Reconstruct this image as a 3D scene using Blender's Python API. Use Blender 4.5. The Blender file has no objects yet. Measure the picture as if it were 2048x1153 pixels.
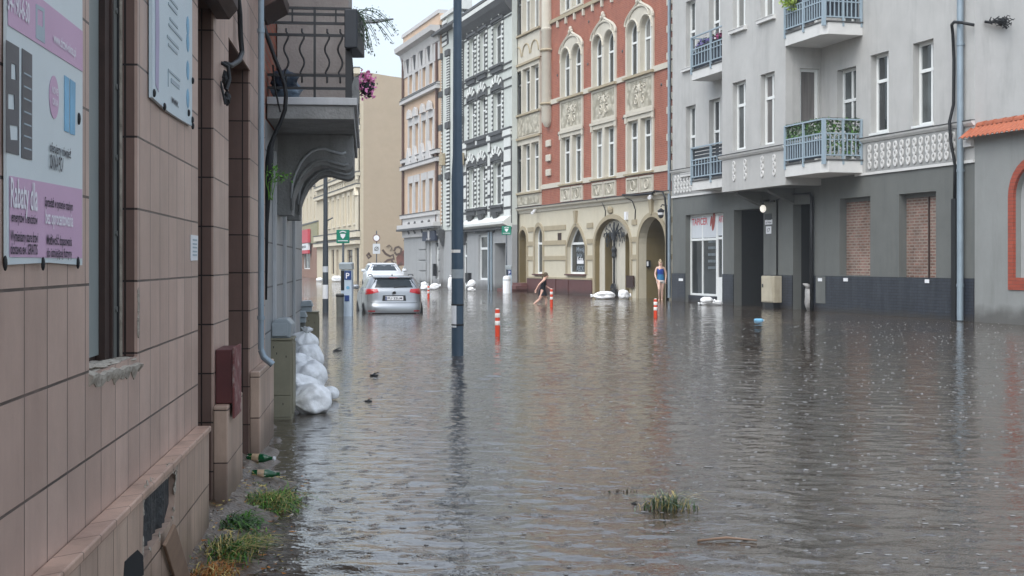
import bpy, bmesh, math, random
import numpy as np
from mathutils import Vector, Matrix
from mathutils.geometry import tessellate_polygon
from mathutils import noise as mnoise

# ------------------------------------------------------------------ camera, sky, sun, exposure
S = bpy.context.scene
COL = S.collection
FPX, CX, HY, EYE = 2700.0, 1024.0, 528.0, 1.5      # photo focal length in its own pixels, centre, horizon row, eye height
cam_d = bpy.data.cameras.new('camera'); cam = bpy.data.objects.new('camera', cam_d); COL.objects.link(cam)
cam.location = (0, 0, EYE); cam.rotation_euler = (math.radians(90), 0, 0)
cam_d.sensor_width = 36; cam_d.lens = FPX / 2048 * 36
cam_d.shift_y = -(576.5 - HY) / 2048
cam_d.clip_start = 0.05; cam_d.clip_end = 2000
S.camera = cam

SUN_EL, SUN_AZ = math.radians(50), math.radians(212)   # azimuth clockwise from +Y
w = bpy.data.worlds.new('World'); S.world = w; w.use_nodes = True
wn, wl = w.node_tree.nodes, w.node_tree.links
bg = wn['Background']
sky = wn.new('ShaderNodeTexSky'); sky.sky_type = 'NISHITA'; sky.sun_disc = False
sky.sun_elevation = SUN_EL; sky.sun_rotation = SUN_AZ
sky.air_density = 1.0; sky.dust_density = 1.5; sky.ozone_density = 2.0
hs = wn.new('ShaderNodeHueSaturation'); hs.inputs['Saturation'].default_value = 0.42
# an overcast deck: soft cloud mottling over the sky colour
tcw = wn.new('ShaderNodeTexCoord'); mpw = wn.new('ShaderNodeMapping'); mpw.inputs['Scale'].default_value = (1.2, 1.2, 3.0)
nzw = wn.new('ShaderNodeTexNoise'); nzw.inputs['Scale'].default_value = 2.2; nzw.inputs['Detail'].default_value = 4
rmw = wn.new('ShaderNodeValToRGB'); rmw.color_ramp.elements[0].color = (.84, .87, .88, 1); rmw.color_ramp.elements[1].color = (1.03, 1.06, 1.05, 1)
mxw = wn.new('ShaderNodeMixRGB'); mxw.blend_type = 'MULTIPLY'; mxw.inputs[0].default_value = 1
wl.new(tcw.outputs['Generated'], mpw.inputs[0]); wl.new(mpw.outputs[0], nzw.inputs['Vector']); wl.new(nzw.outputs[0], rmw.inputs[0])
wl.new(sky.outputs[0], hs.inputs['Color']); wl.new(hs.outputs[0], mxw.inputs[1]); wl.new(rmw.outputs[0], mxw.inputs[2])
# overcast skies brighten from the horizon to the zenith
spw = wn.new('ShaderNodeSeparateXYZ'); mrw = wn.new('ShaderNodeMapRange'); mrw.inputs[1].default_value = 0; mrw.inputs[2].default_value = .9; mrw.inputs[3].default_value = .72; mrw.inputs[4].default_value = 2.3
nmw = wn.new('ShaderNodeVectorMath'); nmw.operation = 'NORMALIZE'
wl.new(tcw.outputs['Generated'], nmw.inputs[0]); wl.new(nmw.outputs[0], spw.inputs[0]); wl.new(spw.outputs[2], mrw.inputs[0])
mxz = wn.new('ShaderNodeMixRGB'); mxz.blend_type = 'MULTIPLY'; mxz.inputs[0].default_value = 1
wl.new(mxw.outputs[0], mxz.inputs[1]); wl.new(mrw.outputs[0], mxz.inputs[2])
wl.new(mxz.outputs[0], bg.inputs['Color']); bg.inputs['Strength'].default_value = 0.14

sun_d = bpy.data.lights.new('sun', 'SUN'); sun_d.energy = 1.0; sun_d.angle = math.radians(60); sun_d.color = (1, .97, .93)
sun = bpy.data.objects.new('sun', sun_d); COL.objects.link(sun)
_sd = Vector((math.sin(SUN_AZ) * math.cos(SUN_EL), math.cos(SUN_AZ) * math.cos(SUN_EL), math.sin(SUN_EL)))
sun.rotation_euler = _sd.to_track_quat('Z', 'Y').to_euler()
S.view_settings.view_transform = 'Standard'; S.view_settings.look = 'None'
S.view_settings.exposure = 0.74; S.view_settings.gamma = 1

# ------------------------------------------------------------------ helpers
R = random.Random(7)
def lin(c): return tuple((x / 255 / 12.92) if x / 255 <= .04045 else ((x / 255 + .055) / 1.055) ** 2.4 for x in c)
def G(px, py, z=0.0):
    d = (EYE - z) * FPX / (py - HY); return Vector(((px - CX) / FPX * d, d, z))
def W(px, py, d): return Vector(((px - CX) / FPX * d, d, EYE + (HY - py) / FPX * d))

class Facade:
    """a street front: u runs along it from its far end to its near end (to the viewer's right), y goes into the building"""
    def __init__(s, o, e):
        s.o = Vector((o[0], o[1])); s.e = Vector((e[0], e[1])).normalized(); s.n = Vector((-s.e.y, s.e.x))
        s.rot = math.atan2(s.e.y, s.e.x)
        s.M = Matrix.Translation((s.o.x, s.o.y, 0)) @ Matrix.Rotation(s.rot, 4, 'Z')
    def uz(s, px, py=HY, v=0.0):
        a = (px - CX) / FPX; o = s.o + s.n * v
        u = (a * o.y - o.x) / (s.e.x - a * s.e.y); t = o.y + u * s.e.y
        return u, EYE + (HY - py) / FPX * t
    def u(s, px, v=0.0): return s.uz(px, HY, v)[0]
    def z(s, px, py, v=0.0): return s.uz(px, py, v)[1]
    def world(s, u, y, z): p = s.o + s.e * u + s.n * y; return Vector((p.x, p.y, z))
    def side(s, u, y):
        """the wall that leaves this front at u,y and runs straight into the block, seen from the near end"""
        p = s.o + s.e * u + s.n * y; return Facade(p, s.n)
def facade_px(p0, p1):
    a, b = G(*p0), G(*p1); return Facade((a.x, a.y), (b.x - a.x, b.y - a.y))
def facade_vp(x0, vp):
    e = ((vp - CX) / FPX, 1.0); return Facade((x0, 0), e)

# ---- mesh builder
class MB:
    def __init__(s): s.v, s.f, s.m, s.k = [], [], [], 0
    def mat(s, k): s.k = k; return s
    def face(s, pts):
        i = len(s.v); s.v += [tuple(p) for p in pts]; s.f.append(tuple(range(i, i + len(pts)))); s.m.append(s.k)
    def add(s, vs, fs):
        i = len(s.v); s.v += [tuple(p) for p in vs]
        for f in fs: s.f.append(tuple(i + j for j in f)); s.m.append(s.k)
    def box(s, x0, x1, y0, y1, z0, z1):
        s.add([(x0, y0, z0), (x1, y0, z0), (x1, y1, z0), (x0, y1, z0), (x0, y0, z1), (x1, y0, z1), (x1, y1, z1), (x0, y1, z1)],
              [(0, 3, 2, 1), (4, 5, 6, 7), (0, 1, 5, 4), (1, 2, 6, 5), (2, 3, 7, 6), (3, 0, 4, 7)])
        return s
    def obox(s, M, sx, sy, sz):
        vs = [M @ Vector((x * sx, y * sy, z * sz)) for z in (-.5, .5) for y in (-.5, .5) for x in (-.5, .5)]
        s.add(vs, [(0, 2, 3, 1), (4, 5, 7, 6), (0, 1, 5, 4), (1, 3, 7, 5), (3, 2, 6, 7), (2, 0, 4, 6)]); return s
    def plate(s, outer, holes, y0, y1, back=False):
        """a flat polygon with holes in the u,z plane, front at y0, its edges running back to y1"""
        loops = [outer] + list(holes)
        flat = [p for l in loops for p in l]
        tris = tessellate_polygon([[Vector((p[0], p[1], 0)) for p in l] for l in loops])
        fs = []
        for t in tris:
            a, b, c = (flat[i] for i in t)
            cr = (b[0] - a[0]) * (c[1] - a[1]) - (b[1] - a[1]) * (c[0] - a[0])
            if abs(cr) < 1e-12: continue
            fs.append(tuple(t) if cr > 0 else (t[0], t[2], t[1]))
        n = len(flat)
        vs = [(p[0], y0, p[1]) for p in flat] + [(p[0], y1, p[1]) for p in flat]
        if back: fs = fs + [tuple(n + i for i in reversed(f)) for f in fs]
        k = 0
        for li, l in enumerate(loops):
            m = len(l)
            area = sum(l[i][0] * l[(i + 1) % m][1] - l[(i + 1) % m][0] * l[i][1] for i in range(m))
            for i in range(m):
                a, b = k + i, k + (i + 1) % m
                q = (a, n + a, n + b, b)
                if (area > 0) != (li == 0): q = q[::-1]
                fs.append(q)
            k += m
        s.add(vs, fs); return s
    def tube(s, path, r, n=8, cap=True, flat=1.0):
        P = [Vector(p) for p in path]; rs = r if isinstance(r, (list, tuple)) else [r] * len(P)
        vs, fs = [], []; ref = None
        for i, p in enumerate(P):
            t = (P[min(i + 1, len(P) - 1)] - P[max(i - 1, 0)]).normalized()
            if ref is None: ref = Vector((1, 0, 0)) if abs(t.x) < .8 else Vector((0, 1, 0))
            a = (ref - t * ref.dot(t)).normalized(); b = t.cross(a); ref = a
            for k in range(n):
                q = 2 * math.pi * (k + .5) / n; vs.append(p + (a * math.cos(q) + b * math.sin(q) * flat) * rs[i])
        for i in range(len(P) - 1):
            for k in range(n): fs.append((i * n + k, i * n + (k + 1) % n, (i + 1) * n + (k + 1) % n, (i + 1) * n + k))
        if cap: fs += [tuple(reversed(range(n))), tuple(range((len(P) - 1) * n, len(P) * n))]
        s.add(vs, fs); return s
    def ring(s, pts, r, n=6):
        P = [Vector(p) for p in pts]; m = len(P); vs, fs = [], []
        c = sum(P, Vector()) / m
        nrm = (P[1] - P[0]).cross(P[m // 2] - P[0]).normalized()
        for i, p in enumerate(P):
            t = (P[(i + 1) % m] - P[i - 1]).normalized(); a = nrm; b = t.cross(a)
            for k in range(n):
                q = 2 * math.pi * k / n; vs.append(p + (a * math.cos(q) + b * math.sin(q)) * r)
        for i in range(m):
            for k in range(n): fs.append((i * n + k, i * n + (k + 1) % n, ((i + 1) % m) * n + (k + 1) % n, ((i + 1) % m) * n + k))
        s.add(vs, fs); return s
    def lathe(s, prof, c=(0, 0, 0), n=16, M=None):
        M = M or Matrix.Translation(c); vs, fs = [], []
        for r, z in prof:
            for k in range(n):
                a = 2 * math.pi * k / n; vs.append(M @ Vector((r * math.cos(a), r * math.sin(a), z)))
        for i in range(len(prof) - 1):
            for k in range(n): fs.append((i * n + k, i * n + (k + 1) % n, (i + 1) * n + (k + 1) % n, (i + 1) * n + k))
        fs += [tuple(reversed(range(n))), tuple(range((len(prof) - 1) * n, len(prof) * n))]
        s.add(vs, fs); return s
    def blob(s, c, r, seg=12, rings=8, amp=0.0, freq=3.0, seed=0, M=None, power=1.0, fold=0.0):
        M = M or Matrix.Identity(4); vs, fs = [], []
        sp = lambda x: math.copysign(abs(x) ** power, x)
        for i in range(rings + 1):
            th = math.pi * i / rings
            for k in range(seg):
                ph = 2 * math.pi * k / seg
                d = Vector((sp(math.sin(th) * math.cos(ph)), sp(math.sin(th) * math.sin(ph)), sp(math.cos(th))))
                q = 1 + amp * mnoise.noise(d * freq + Vector((seed * 7.3, seed * 3.1, seed)))
                if fold: q += fold * (abs(mnoise.noise(Vector((d.x * 2.2, d.y * 2.2, d.z * 4.5)) + Vector((seed, 1.7 * seed, 3)))) * 2 - .6) + fold * .5 * mnoise.noise(d * 9 + Vector((seed, 0, 0)))
                vs.append(Vector(c) + M @ Vector((d.x * r[0] * q, d.y * r[1] * q, d.z * r[2] * q)))
        for i in range(rings):
            for k in range(seg): fs.append((i * seg + k, (i + 1) * seg + k, (i + 1) * seg + (k + 1) % seg, i * seg + (k + 1) % seg))
        s.add(vs, fs); return s
    def loft(s, secs, closed=True, caps=True):
        n = len(secs[0]); vs = [p for q in secs for p in q]; fs = []
        for i in range(len(secs) - 1):
            for k in range(n if closed else n - 1): fs.append((i * n + k, i * n + (k + 1) % n, (i + 1) * n + (k + 1) % n, (i + 1) * n + k))
        if caps: fs += [tuple(reversed(range(n))), tuple(range((len(secs) - 1) * n, len(secs) * n))]
        s.add(vs, fs); return s
    def text(s, key, x, z, y, h, wid=None, align='L', M=None):
        """lettering laid on the u,z plane at depth y; h is the cap height, wid squeezes the line to a width"""
        vs, fs = TEXT[key]
        x0 = min(v[0] for v in vs); x1 = max(v[0] for v in vs)
        k = h / CAP; kx = (wid / (x1 - x0)) if wid else k
        off = -x0 * kx if align == 'L' else -(x0 + x1) / 2 * kx
        pts = [Vector((x + v[0] * kx + off, y, z + v[1] * k)) for v in vs]
        s.add([M @ p for p in pts] if M else pts, fs); return s
    def xform(s, M): s.v = [tuple(M @ Vector(p)) for p in s.v]; return s
    def build(s, name, mats, parent=None, smooth=False, bevel=0.0, local=None, merge=False, sharp=None):
        me = bpy.data.meshes.new(name); me.from_pydata(s.v, [], s.f)
        mats = mats if isinstance(mats, (list, tuple)) else [mats]
        for m in mats: me.materials.append(m)
        if len(mats) > 1: me.polygons.foreach_set('material_index', s.m)
        if merge or smooth or bevel:
            bm = bmesh.new(); bm.from_mesh(me); bmesh.ops.remove_doubles(bm, verts=bm.verts, dist=1e-5)
            bmesh.ops.recalc_face_normals(bm, faces=bm.faces); bm.to_mesh(me); bm.free()
        if smooth: me.polygons.foreach_set('use_smooth', [True] * len(me.polygons))
        if smooth and sharp: me.set_sharp_from_angle(angle=math.radians(sharp))
        o = bpy.data.objects.new(name, me); COL.objects.link(o)
        if parent is not None: o.parent = parent
        if local is not None: o.matrix_local = local
        if bevel:
            b = o.modifiers.new('bevel', 'BEVEL'); b.width = bevel; b.segments = 2; b.limit_method = 'ANGLE'; b.angle_limit = math.radians(40)
        return o

def tag(o, label=None, cat=None, group=None, kind=None):
    if label: o['label'] = label
    if cat: o['category'] = cat
    if group: o['group'] = group
    if kind: o['kind'] = kind
    return o
def thing(name, label, cat, loc=(0, 0, 0), rotz=0.0, group=None):
    o = bpy.data.objects.new(name, None); COL.objects.link(o); o.empty_display_size = .2
    o.location = loc; o.rotation_euler = (0, 0, rotz); return tag(o, label, cat, group)
def building(name, label, fac, cat='building'):
    return thing(name, label, cat, (fac.o.x, fac.o.y, 0), fac.rot)
def copy_tree(o, parent=None):
    c = o.copy(); COL.objects.link(c); c.parent = parent
    for ch in list(o.children): copy_tree(ch, c)
    return c

# ---- lettering: all lines are made once, before anything else exists
LINES = ['www.', 'www.drzwi-okna.pl', '34-190-6-30', 'oferujemy również', 'OKNA PCV', 'Rabaty dla', 'emerytów i rencistów', 'Sprzedaż w systemie ratalnym',
         'bez oprocentowania', 'Wymieniamy stare drzwi', 'dostawa ew. GRATIS', 'Możliwość dopasowania', 'do istniejącej futryny', 'NOWE', 'OKNA', 'P',
         'TAPICER', 'ARTU', 'Kobe', 'Mwaj', 'lala', 'ABOK', 'Kebab', '17', 'nr 7', 'PU 22LM', 'SKLEP', 'e. apte', 'ul. Polna', 'SZEROKOŚĆ', 'D']
TEXT, CAP = {}, 0.7
def make_texts():
    obs = {}
    for t in LINES:
        c = bpy.data.curves.new('t', 'FONT'); c.body = t; c.size = 1.0; c.offset = .016; c.resolution_u = 3
        o = bpy.data.objects.new('t', c); COL.objects.link(o); obs[t] = o
    dg = bpy.context.evaluated_depsgraph_get()
    for t, o in obs.items():
        e = o.evaluated_get(dg); m = e.to_mesh()
        TEXT[t] = ([tuple(v.co) for v in m.vertices], [tuple(p.vertices) for p in m.polygons]); e.to_mesh_clear()
    for o in obs.values():
        c = o.data; bpy.data.objects.remove(o); bpy.data.curves.remove(c)
make_texts()

# ---- materials
def nodes(name):
    m = bpy.data.materials.new(name); m.use_nodes = True
    n = m.node_tree.nodes; return m, n, m.node_tree.links, n['Principled BSDF']
def mat(name, rgb, rough=.7, var=.12, scale=3.0, stain=0.0, bump=0.0, bscale=40.0, metal=0.0, spec=.4, coat=0.0, stainc=None, sscale=1.0, streak=True, tide=0.0):
    """a painted, rendered or moulded surface: mottled colour, optional run-down stains, optional fine relief"""
    m, n, l, b = nodes(name); c = lin(rgb)
    b.inputs['Roughness'].default_value = rough; b.inputs['Metallic'].default_value = metal
    b.inputs['Specular IOR Level'].default_value = spec; b.inputs['Coat Weight'].default_value = coat
    tc = n.new('ShaderNodeTexCoord')
    nz = n.new('ShaderNodeTexNoise'); nz.inputs['Scale'].default_value = scale; nz.inputs['Detail'].default_value = 6; nz.inputs['Roughness'].default_value = .65
    l.new(tc.outputs['Object'], nz.inputs['Vector'])
    rp = n.new('ShaderNodeValToRGB'); rp.color_ramp.elements[0].position = .3; rp.color_ramp.elements[1].position = .7
    rp.color_ramp.elements[0].color = tuple(x * (1 - var) for x in c) + (1,); rp.color_ramp.elements[1].color = tuple(min(1, x * (1 + var)) for x in c) + (1,)
    l.new(nz.outputs[0], rp.inputs[0]); out = rp.outputs[0]
    if stain:
        mp = n.new('ShaderNodeMapping'); mp.inputs['Scale'].default_value = (2.2 * sscale, 2.2 * sscale, .35 * sscale if streak else 2.2 * sscale)
        n2 = n.new('ShaderNodeTexNoise'); n2.inputs['Scale'].default_value = 1.0; n2.inputs['Detail'].default_value = 8; n2.inputs['Roughness'].default_value = .7
        l.new(tc.outputs['Object'], mp.inputs[0]); l.new(mp.outputs[0], n2.inputs['Vector'])
        r2 = n.new('ShaderNodeValToRGB'); r2.color_ramp.elements[0].position = .5; r2.color_ramp.elements[1].position = .72
        r2.color_ramp.elements[0].color = (0, 0, 0, 1); r2.color_ramp.elements[1].color = (stain, stain, stain, 1)
        l.new(n2.outputs[0], r2.inputs[0])
        mx = n.new('ShaderNodeMixRGB'); mx.inputs[2].default_value = (lin(stainc) if stainc else tuple(x * .45 for x in c)) + (1,)
        l.new(r2.outputs[0], mx.inputs[0]); l.new(out, mx.inputs[1]); out = mx.outputs[0]
    if tide:
        sz_ = n.new('ShaderNodeSeparateXYZ'); l.new(tc.outputs['Object'], sz_.inputs[0])
        nt_ = n.new('ShaderNodeTexNoise'); nt_.inputs['Scale'].default_value = 1.6; nt_.inputs['Detail'].default_value = 6; l.new(tc.outputs['Object'], nt_.inputs['Vector'])
        ma_ = n.new('ShaderNodeMath'); ma_.operation = 'MULTIPLY_ADD'; ma_.inputs[1].default_value = -tide * 1.6; l.new(nt_.outputs[0], ma_.inputs[0]); l.new(sz_.outputs[2], ma_.inputs[2])
        mr_ = n.new('ShaderNodeMapRange'); mr_.inputs[1].default_value = -tide * .5; mr_.inputs[2].default_value = tide * .25; mr_.inputs[3].default_value = .62; mr_.inputs[4].default_value = 0; l.new(ma_.outputs[0], mr_.inputs[0])
        mt_ = n.new('ShaderNodeMixRGB'); mt_.inputs[2].default_value = lin((52, 46, 40)) + (1,); l.new(mr_.outputs[0], mt_.inputs[0]); l.new(out, mt_.inputs[1]); out = mt_.outputs[0]
    l.new(out, b.inputs['Base Color'])
    if bump:
        n3 = n.new('ShaderNodeTexNoise'); n3.inputs['Scale'].default_value = bscale; n3.inputs['Detail'].default_value = 4
        l.new(tc.outputs['Object'], n3.inputs['Vector'])
        bp = n.new('ShaderNodeBump'); bp.inputs['Strength'].default_value = bump; bp.inputs['Distance'].default_value = .02
        l.new(n3.outputs[0], bp.inputs['Height']); l.new(bp.outputs[0], b.inputs['Normal'])
    return m
def brick_mat(name, c1, c2, mortar, bw, bh, mw, rough=.75, ox=0.0, oz=0.0, offset=.5, bump=.5, stain=.0, stainc=(60, 50, 45), spec=.35, mvar=.5, tide=0.0):
    m, n, l, b = nodes(name)
    tc = n.new('ShaderNodeTexCoord'); sp = n.new('ShaderNodeSeparateXYZ'); cb = n.new('ShaderNodeCombineXYZ')
    l.new(tc.outputs['Object'], sp.inputs[0])
    # x+y keeps the courses running round corners and into reveals
    ad = n.new('ShaderNodeMath'); ad.operation = 'ADD'; l.new(sp.outputs[0], ad.inputs[0]); l.new(sp.outputs[1], ad.inputs[1])
    mx_ = n.new('ShaderNodeMath'); mx_.operation = 'SUBTRACT'; mx_.inputs[1].default_value = ox; l.new(ad.outputs[0], mx_.inputs[0])
    mz_ = n.new('ShaderNodeMath'); mz_.operation = 'SUBTRACT'; mz_.inputs[1].default_value = oz; l.new(sp.outputs[2], mz_.inputs[0])
    l.new(mx_.outputs[0], cb.inputs[0]); l.new(mz_.outputs[0], cb.inputs[1])
    br = n.new('ShaderNodeTexBrick'); br.offset = offset; br.squash = 1
    br.inputs['Scale'].default_value = 1; br.inputs['Brick Width'].default_value = bw; br.inputs['Row Height'].default_value = bh
    br.inputs['Mortar Size'].default_value = mw; br.inputs['Mortar Smooth'].default_value = .1; br.inputs['Bias'].default_value = 0
    br.inputs['Color1'].default_value = lin(c1) + (1,); br.inputs['Color2'].default_value = lin(c2) + (1,); br.inputs['Mortar'].default_value = lin(mortar) + (1,)
    l.new(cb.outputs[0], br.inputs['Vector']); out = br.outputs[0]
    nz = n.new('ShaderNodeTexNoise'); nz.inputs['Scale'].default_value = 1.3; nz.inputs['Detail'].default_value = 7; nz.inputs['Roughness'].default_value = .7
    l.new(tc.outputs['Object'], nz.inputs['Vector'])
    r1 = n.new('ShaderNodeValToRGB'); r1.color_ramp.elements[0].position = .3; r1.color_ramp.elements[1].position = .7
    lo = 1 - .28 * mvar; hi = 1 + .2 * mvar
    r1.color_ramp.elements[0].color = (lo, lo, lo, 1); r1.color_ramp.elements[1].color = (hi, hi, hi, 1)
    l.new(nz.outputs[0], r1.inputs[0])
    mu = n.new('ShaderNodeMixRGB'); mu.blend_type = 'MULTIPLY'; mu.inputs[0].default_value = 1
    l.new(out, mu.inputs[1]); l.new(r1.outputs[0], mu.inputs[2]); out = mu.outputs[0]
    if stain:
        mp = n.new('ShaderNodeMapping'); mp.inputs['Scale'].default_value = (3.5, 3.5, .6)
        n2 = n.new('ShaderNodeTexNoise'); n2.inputs['Scale'].default_value = 1.0; n2.inputs['Detail'].default_value = 8; n2.inputs['Roughness'].default_value = .7
        l.new(tc.outputs['Object'], mp.inputs[0]); l.new(mp.outputs[0], n2.inputs['Vector'])
        r2 = n.new('ShaderNodeValToRGB'); r2.color_ramp.elements[0].position = .44; r2.color_ramp.elements[1].position = .70
        r2.color_ramp.elements[0].color = (0, 0, 0, 1); r2.color_ramp.elements[1].color = (stain, stain, stain, 1)
        l.new(n2.outputs[0], r2.inputs[0])
        mx = n.new('ShaderNodeMixRGB'); mx.inputs[2].default_value = lin(stainc) + (1,)
        l.new(r2.outputs[0], mx.inputs[0]); l.new(out, mx.inputs[1]); out = mx.outputs[0]
    if tide:
        sz_ = n.new('ShaderNodeSeparateXYZ'); l.new(tc.outputs['Object'], sz_.inputs[0])
        nt_ = n.new('ShaderNodeTexNoise'); nt_.inputs['Scale'].default_value = 1.6; nt_.inputs['Detail'].default_value = 6; l.new(tc.outputs['Object'], nt_.inputs['Vector'])
        ma_ = n.new('ShaderNodeMath'); ma_.operation = 'MULTIPLY_ADD'; ma_.inputs[1].default_value = -tide * 1.6; l.new(nt_.outputs[0], ma_.inputs[0]); l.new(sz_.outputs[2], ma_.inputs[2])
        mr_ = n.new('ShaderNodeMapRange'); mr_.inputs[1].default_value = -tide * .5; mr_.inputs[2].default_value = tide * .25; mr_.inputs[3].default_value = .62; mr_.inputs[4].default_value = 0; l.new(ma_.outputs[0], mr_.inputs[0])
        mt_ = n.new('ShaderNodeMixRGB'); mt_.inputs[2].default_value = lin((52, 46, 40)) + (1,); l.new(mr_.outputs[0], mt_.inputs[0]); l.new(out, mt_.inputs[1]); out = mt_.outputs[0]
    l.new(out, b.inputs['Base Color']); b.inputs['Roughness'].default_value = rough; b.inputs['Specular IOR Level'].default_value = spec
    iv = n.new('ShaderNodeMath'); iv.operation = 'SUBTRACT'; iv.inputs[0].default_value = 1; l.new(br.outputs['Fac'], iv.inputs[1])
    n3 = n.new('ShaderNodeTexNoise'); n3.inputs['Scale'].default_value = 30; n3.inputs['Detail'].default_value = 3; l.new(tc.outputs['Object'], n3.inputs['Vector'])
    ma = n.new('ShaderNodeMath'); ma.operation = 'MULTIPLY_ADD'; ma.inputs[1].default_value = .12; l.new(n3.outputs[0], ma.inputs[0]); l.new(iv.outputs[0], ma.inputs[2])
    bp = n.new('ShaderNodeBump'); bp.inputs['Strength'].default_value = bump; bp.inputs['Distance'].default_value = .006
    l.new(ma.outputs[0], bp.inputs['Height']); l.new(bp.outputs[0], b.inputs['Normal'])
    return m
def glass_mat(name, rgb, curtain=None, spec=.6):
    """a window pane: smooth dark glass, some with a pale curtain hanging close behind it"""
    m, n, l, b = nodes(name); b.inputs['Roughness'].default_value = .06; b.inputs['Specular IOR Level'].default_value = spec
    tc = n.new('ShaderNodeTexCoord')
    nz = n.new('ShaderNodeTexNoise'); nz.inputs['Scale'].default_value = .9; nz.inputs['Detail'].default_value = 2
    l.new(tc.outputs['Object'], nz.inputs['Vector'])
    rp = n.new('ShaderNodeValToRGB'); c = lin(rgb); rp.color_ramp.elements[0].position = .35; rp.color_ramp.elements[1].position = .65
    rp.color_ramp.elements[0].color = tuple(x * .6 for x in c) + (1,); rp.color_ramp.elements[1].color = tuple(x * 1.3 for x in c) + (1,)
    l.new(nz.outputs[0], rp.inputs[0]); out = rp.outputs[0]
    if curtain:
        mp = n.new('ShaderNodeMapping'); mp.inputs['Scale'].default_value = (14, 14, .6); l.new(tc.outputs['Object'], mp.inputs[0])
        n2 = n.new('ShaderNodeTexNoise'); n2.inputs['Scale'].default_value = 1; n2.inputs['Detail'].default_value = 3; l.new(mp.outputs[0], n2.inputs['Vector'])
        r2 = n.new('ShaderNodeValToRGB'); r2.color_ramp.elements[0].position = .35; r2.color_ramp.elements[1].position = .65
        k = lin(curtain); r2.color_ramp.elements[0].color = tuple(x * .6 for x in k) + (1,); r2.color_ramp.elements[1].color = k + (1,)
        l.new(n2.outputs[0], r2.inputs[0]); out = r2.outputs[0]
    l.new(out, b.inputs['Base Color']); return m

M = {}
M['white_frame'] = mat('white_window_paint', (222, 224, 222), .45, .05)
M['pane'] = glass_mat('window_glass', (46, 50, 52))
M['pane_dim'] = glass_mat('window_glass_grey', (74, 78, 78))
M['pane_curtain'] = glass_mat('curtained_glass', (70, 70, 70), (134, 134, 130))
M['pane_lace'] = glass_mat('lace_curtained_glass', (70, 70, 70), (112, 108, 106))
M['black_metal'] = mat('black_ironwork', (30, 31, 34), .45, .2, spec=.5)
M['cable'] = mat('black_cable', (22, 23, 26), .5, .1)
M['zinc'] = mat('zinc_grey_blue', (140, 154, 164), .45, .12, 2.0, stain=.3, metal=.35)
M['dark_void'] = mat('dark_interior', (16, 18, 20), .9, .2)
M['white_bag'] = mat('white_woven_bag', (240, 241, 242), .5, .05, 6.0, bump=.8, bscale=14, stain=.28, stainc=(130, 122, 108), streak=False, sscale=2)
M['plastic_white'] = mat('white_plastic', (225, 226, 228), .4, .05)
M['ink'] = mat('dark_print', (52, 48, 56), .7, .1)
M['white_ink'] = mat('white_print', (226, 224, 228), .7, .04)
M['green_leaf'] = mat('green_leaf', (70, 112, 38), .55, .4, 9.0)
M['dark_leaf'] = mat('dark_green_leaf', (42, 68, 36), .55, .4, 9.0)

# ---- openings and windows
def op(u0, u1, z0, z1, kind='rect', rise=None):
    return dict(u0=u0, u1=u1, z0=z0, z1=z1, kind=kind, rise=(u1 - u0) / 2 if rise is None and kind != 'rect' else (rise or 0))
def arch_z(o, u, ins=0.0):
    u0, u1, zs, r = o['u0'] + ins, o['u1'] - ins, o['z1'] - o['rise'], o['rise'] - ins
    t = max(-1, min(1, (u - (u0 + u1) / 2) / ((u1 - u0) / 2)))
    if o['kind'] == 'rect': return o['z1'] - ins
    if o['kind'] == 'pointed': return zs + r * (1 - abs(t) ** 1.7)
    return zs + r * math.sqrt(max(0, 1 - t * t))
def outline(o, ins=0.0, n=14):
    u0, u1, z0 = o['u0'] + ins, o['u1'] - ins, o['z0'] + ins
    if o['kind'] == 'rect': return [(u0, z0), (u1, z0), (u1, o['z1'] - ins), (u0, o['z1'] - ins)]
    pts = [(u0, z0), (u1, z0)]
    c, h = (u0 + u1) / 2, (u1 - u0) / 2
    for i in range(n + 1):
        u = c + h * math.cos(math.pi * i / n); pts.append((u, arch_z(o, u, ins)))
    return pts
def grow(o, g, gb=0.0): return dict(o, u0=o['u0'] - g, u1=o['u1'] + g, z0=o['z0'] - gb, z1=o['z1'] + g, rise=o['rise'] + g if o['kind'] != 'rect' else 0)
def window(par, o, y, fm=None, pm=None, mull=(.5,), trans=(.7,), fw=.07, sill=None, sm=None, local=None, name='window', depth=.07):
    fm = fm or M['white_frame']; pm = pm or M['pane']
    b = MB(); b.plate(outline(o), [outline(o, fw)], y, y + depth)
    W_, H_ = o['u1'] - o['u0'], o['z1'] - o['z0']
    for t in mull:
        u = o['u0'] + W_ * t; b.box(u - fw * .5, u + fw * .5, y + .004, y + depth - .005, o['z0'] + fw * .6, min(arch_z(o, u - fw * .5), arch_z(o, u + fw * .5)) - fw * .6)
    for t in trans:
        z = o['z0'] + H_ * t; b.box(o['u0'] + fw * .6, o['u1'] - fw * .6, y - .004, y + depth - .012, z - fw * .55, z + fw * .55)
    wdw = b.build(name, fm, par, local=local)
    p = MB(); p.plate(outline(o, fw * .4), [], y + depth * .6, y + depth * .6 + .01); p.build('pane', pm, wdw)
    if sill:
        q = MB(); q.box(o['u0'] - sill[1], o['u1'] + sill[1], -sill[0], y, o['z0'] - .07, o['z0'] - .005); q.build('sill', sm or fm, wdw)
    return wdw
def part(par, name, m, fn, **kw):
    b = MB(); fn(b); return b.build(name, m, par, **kw)
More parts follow.
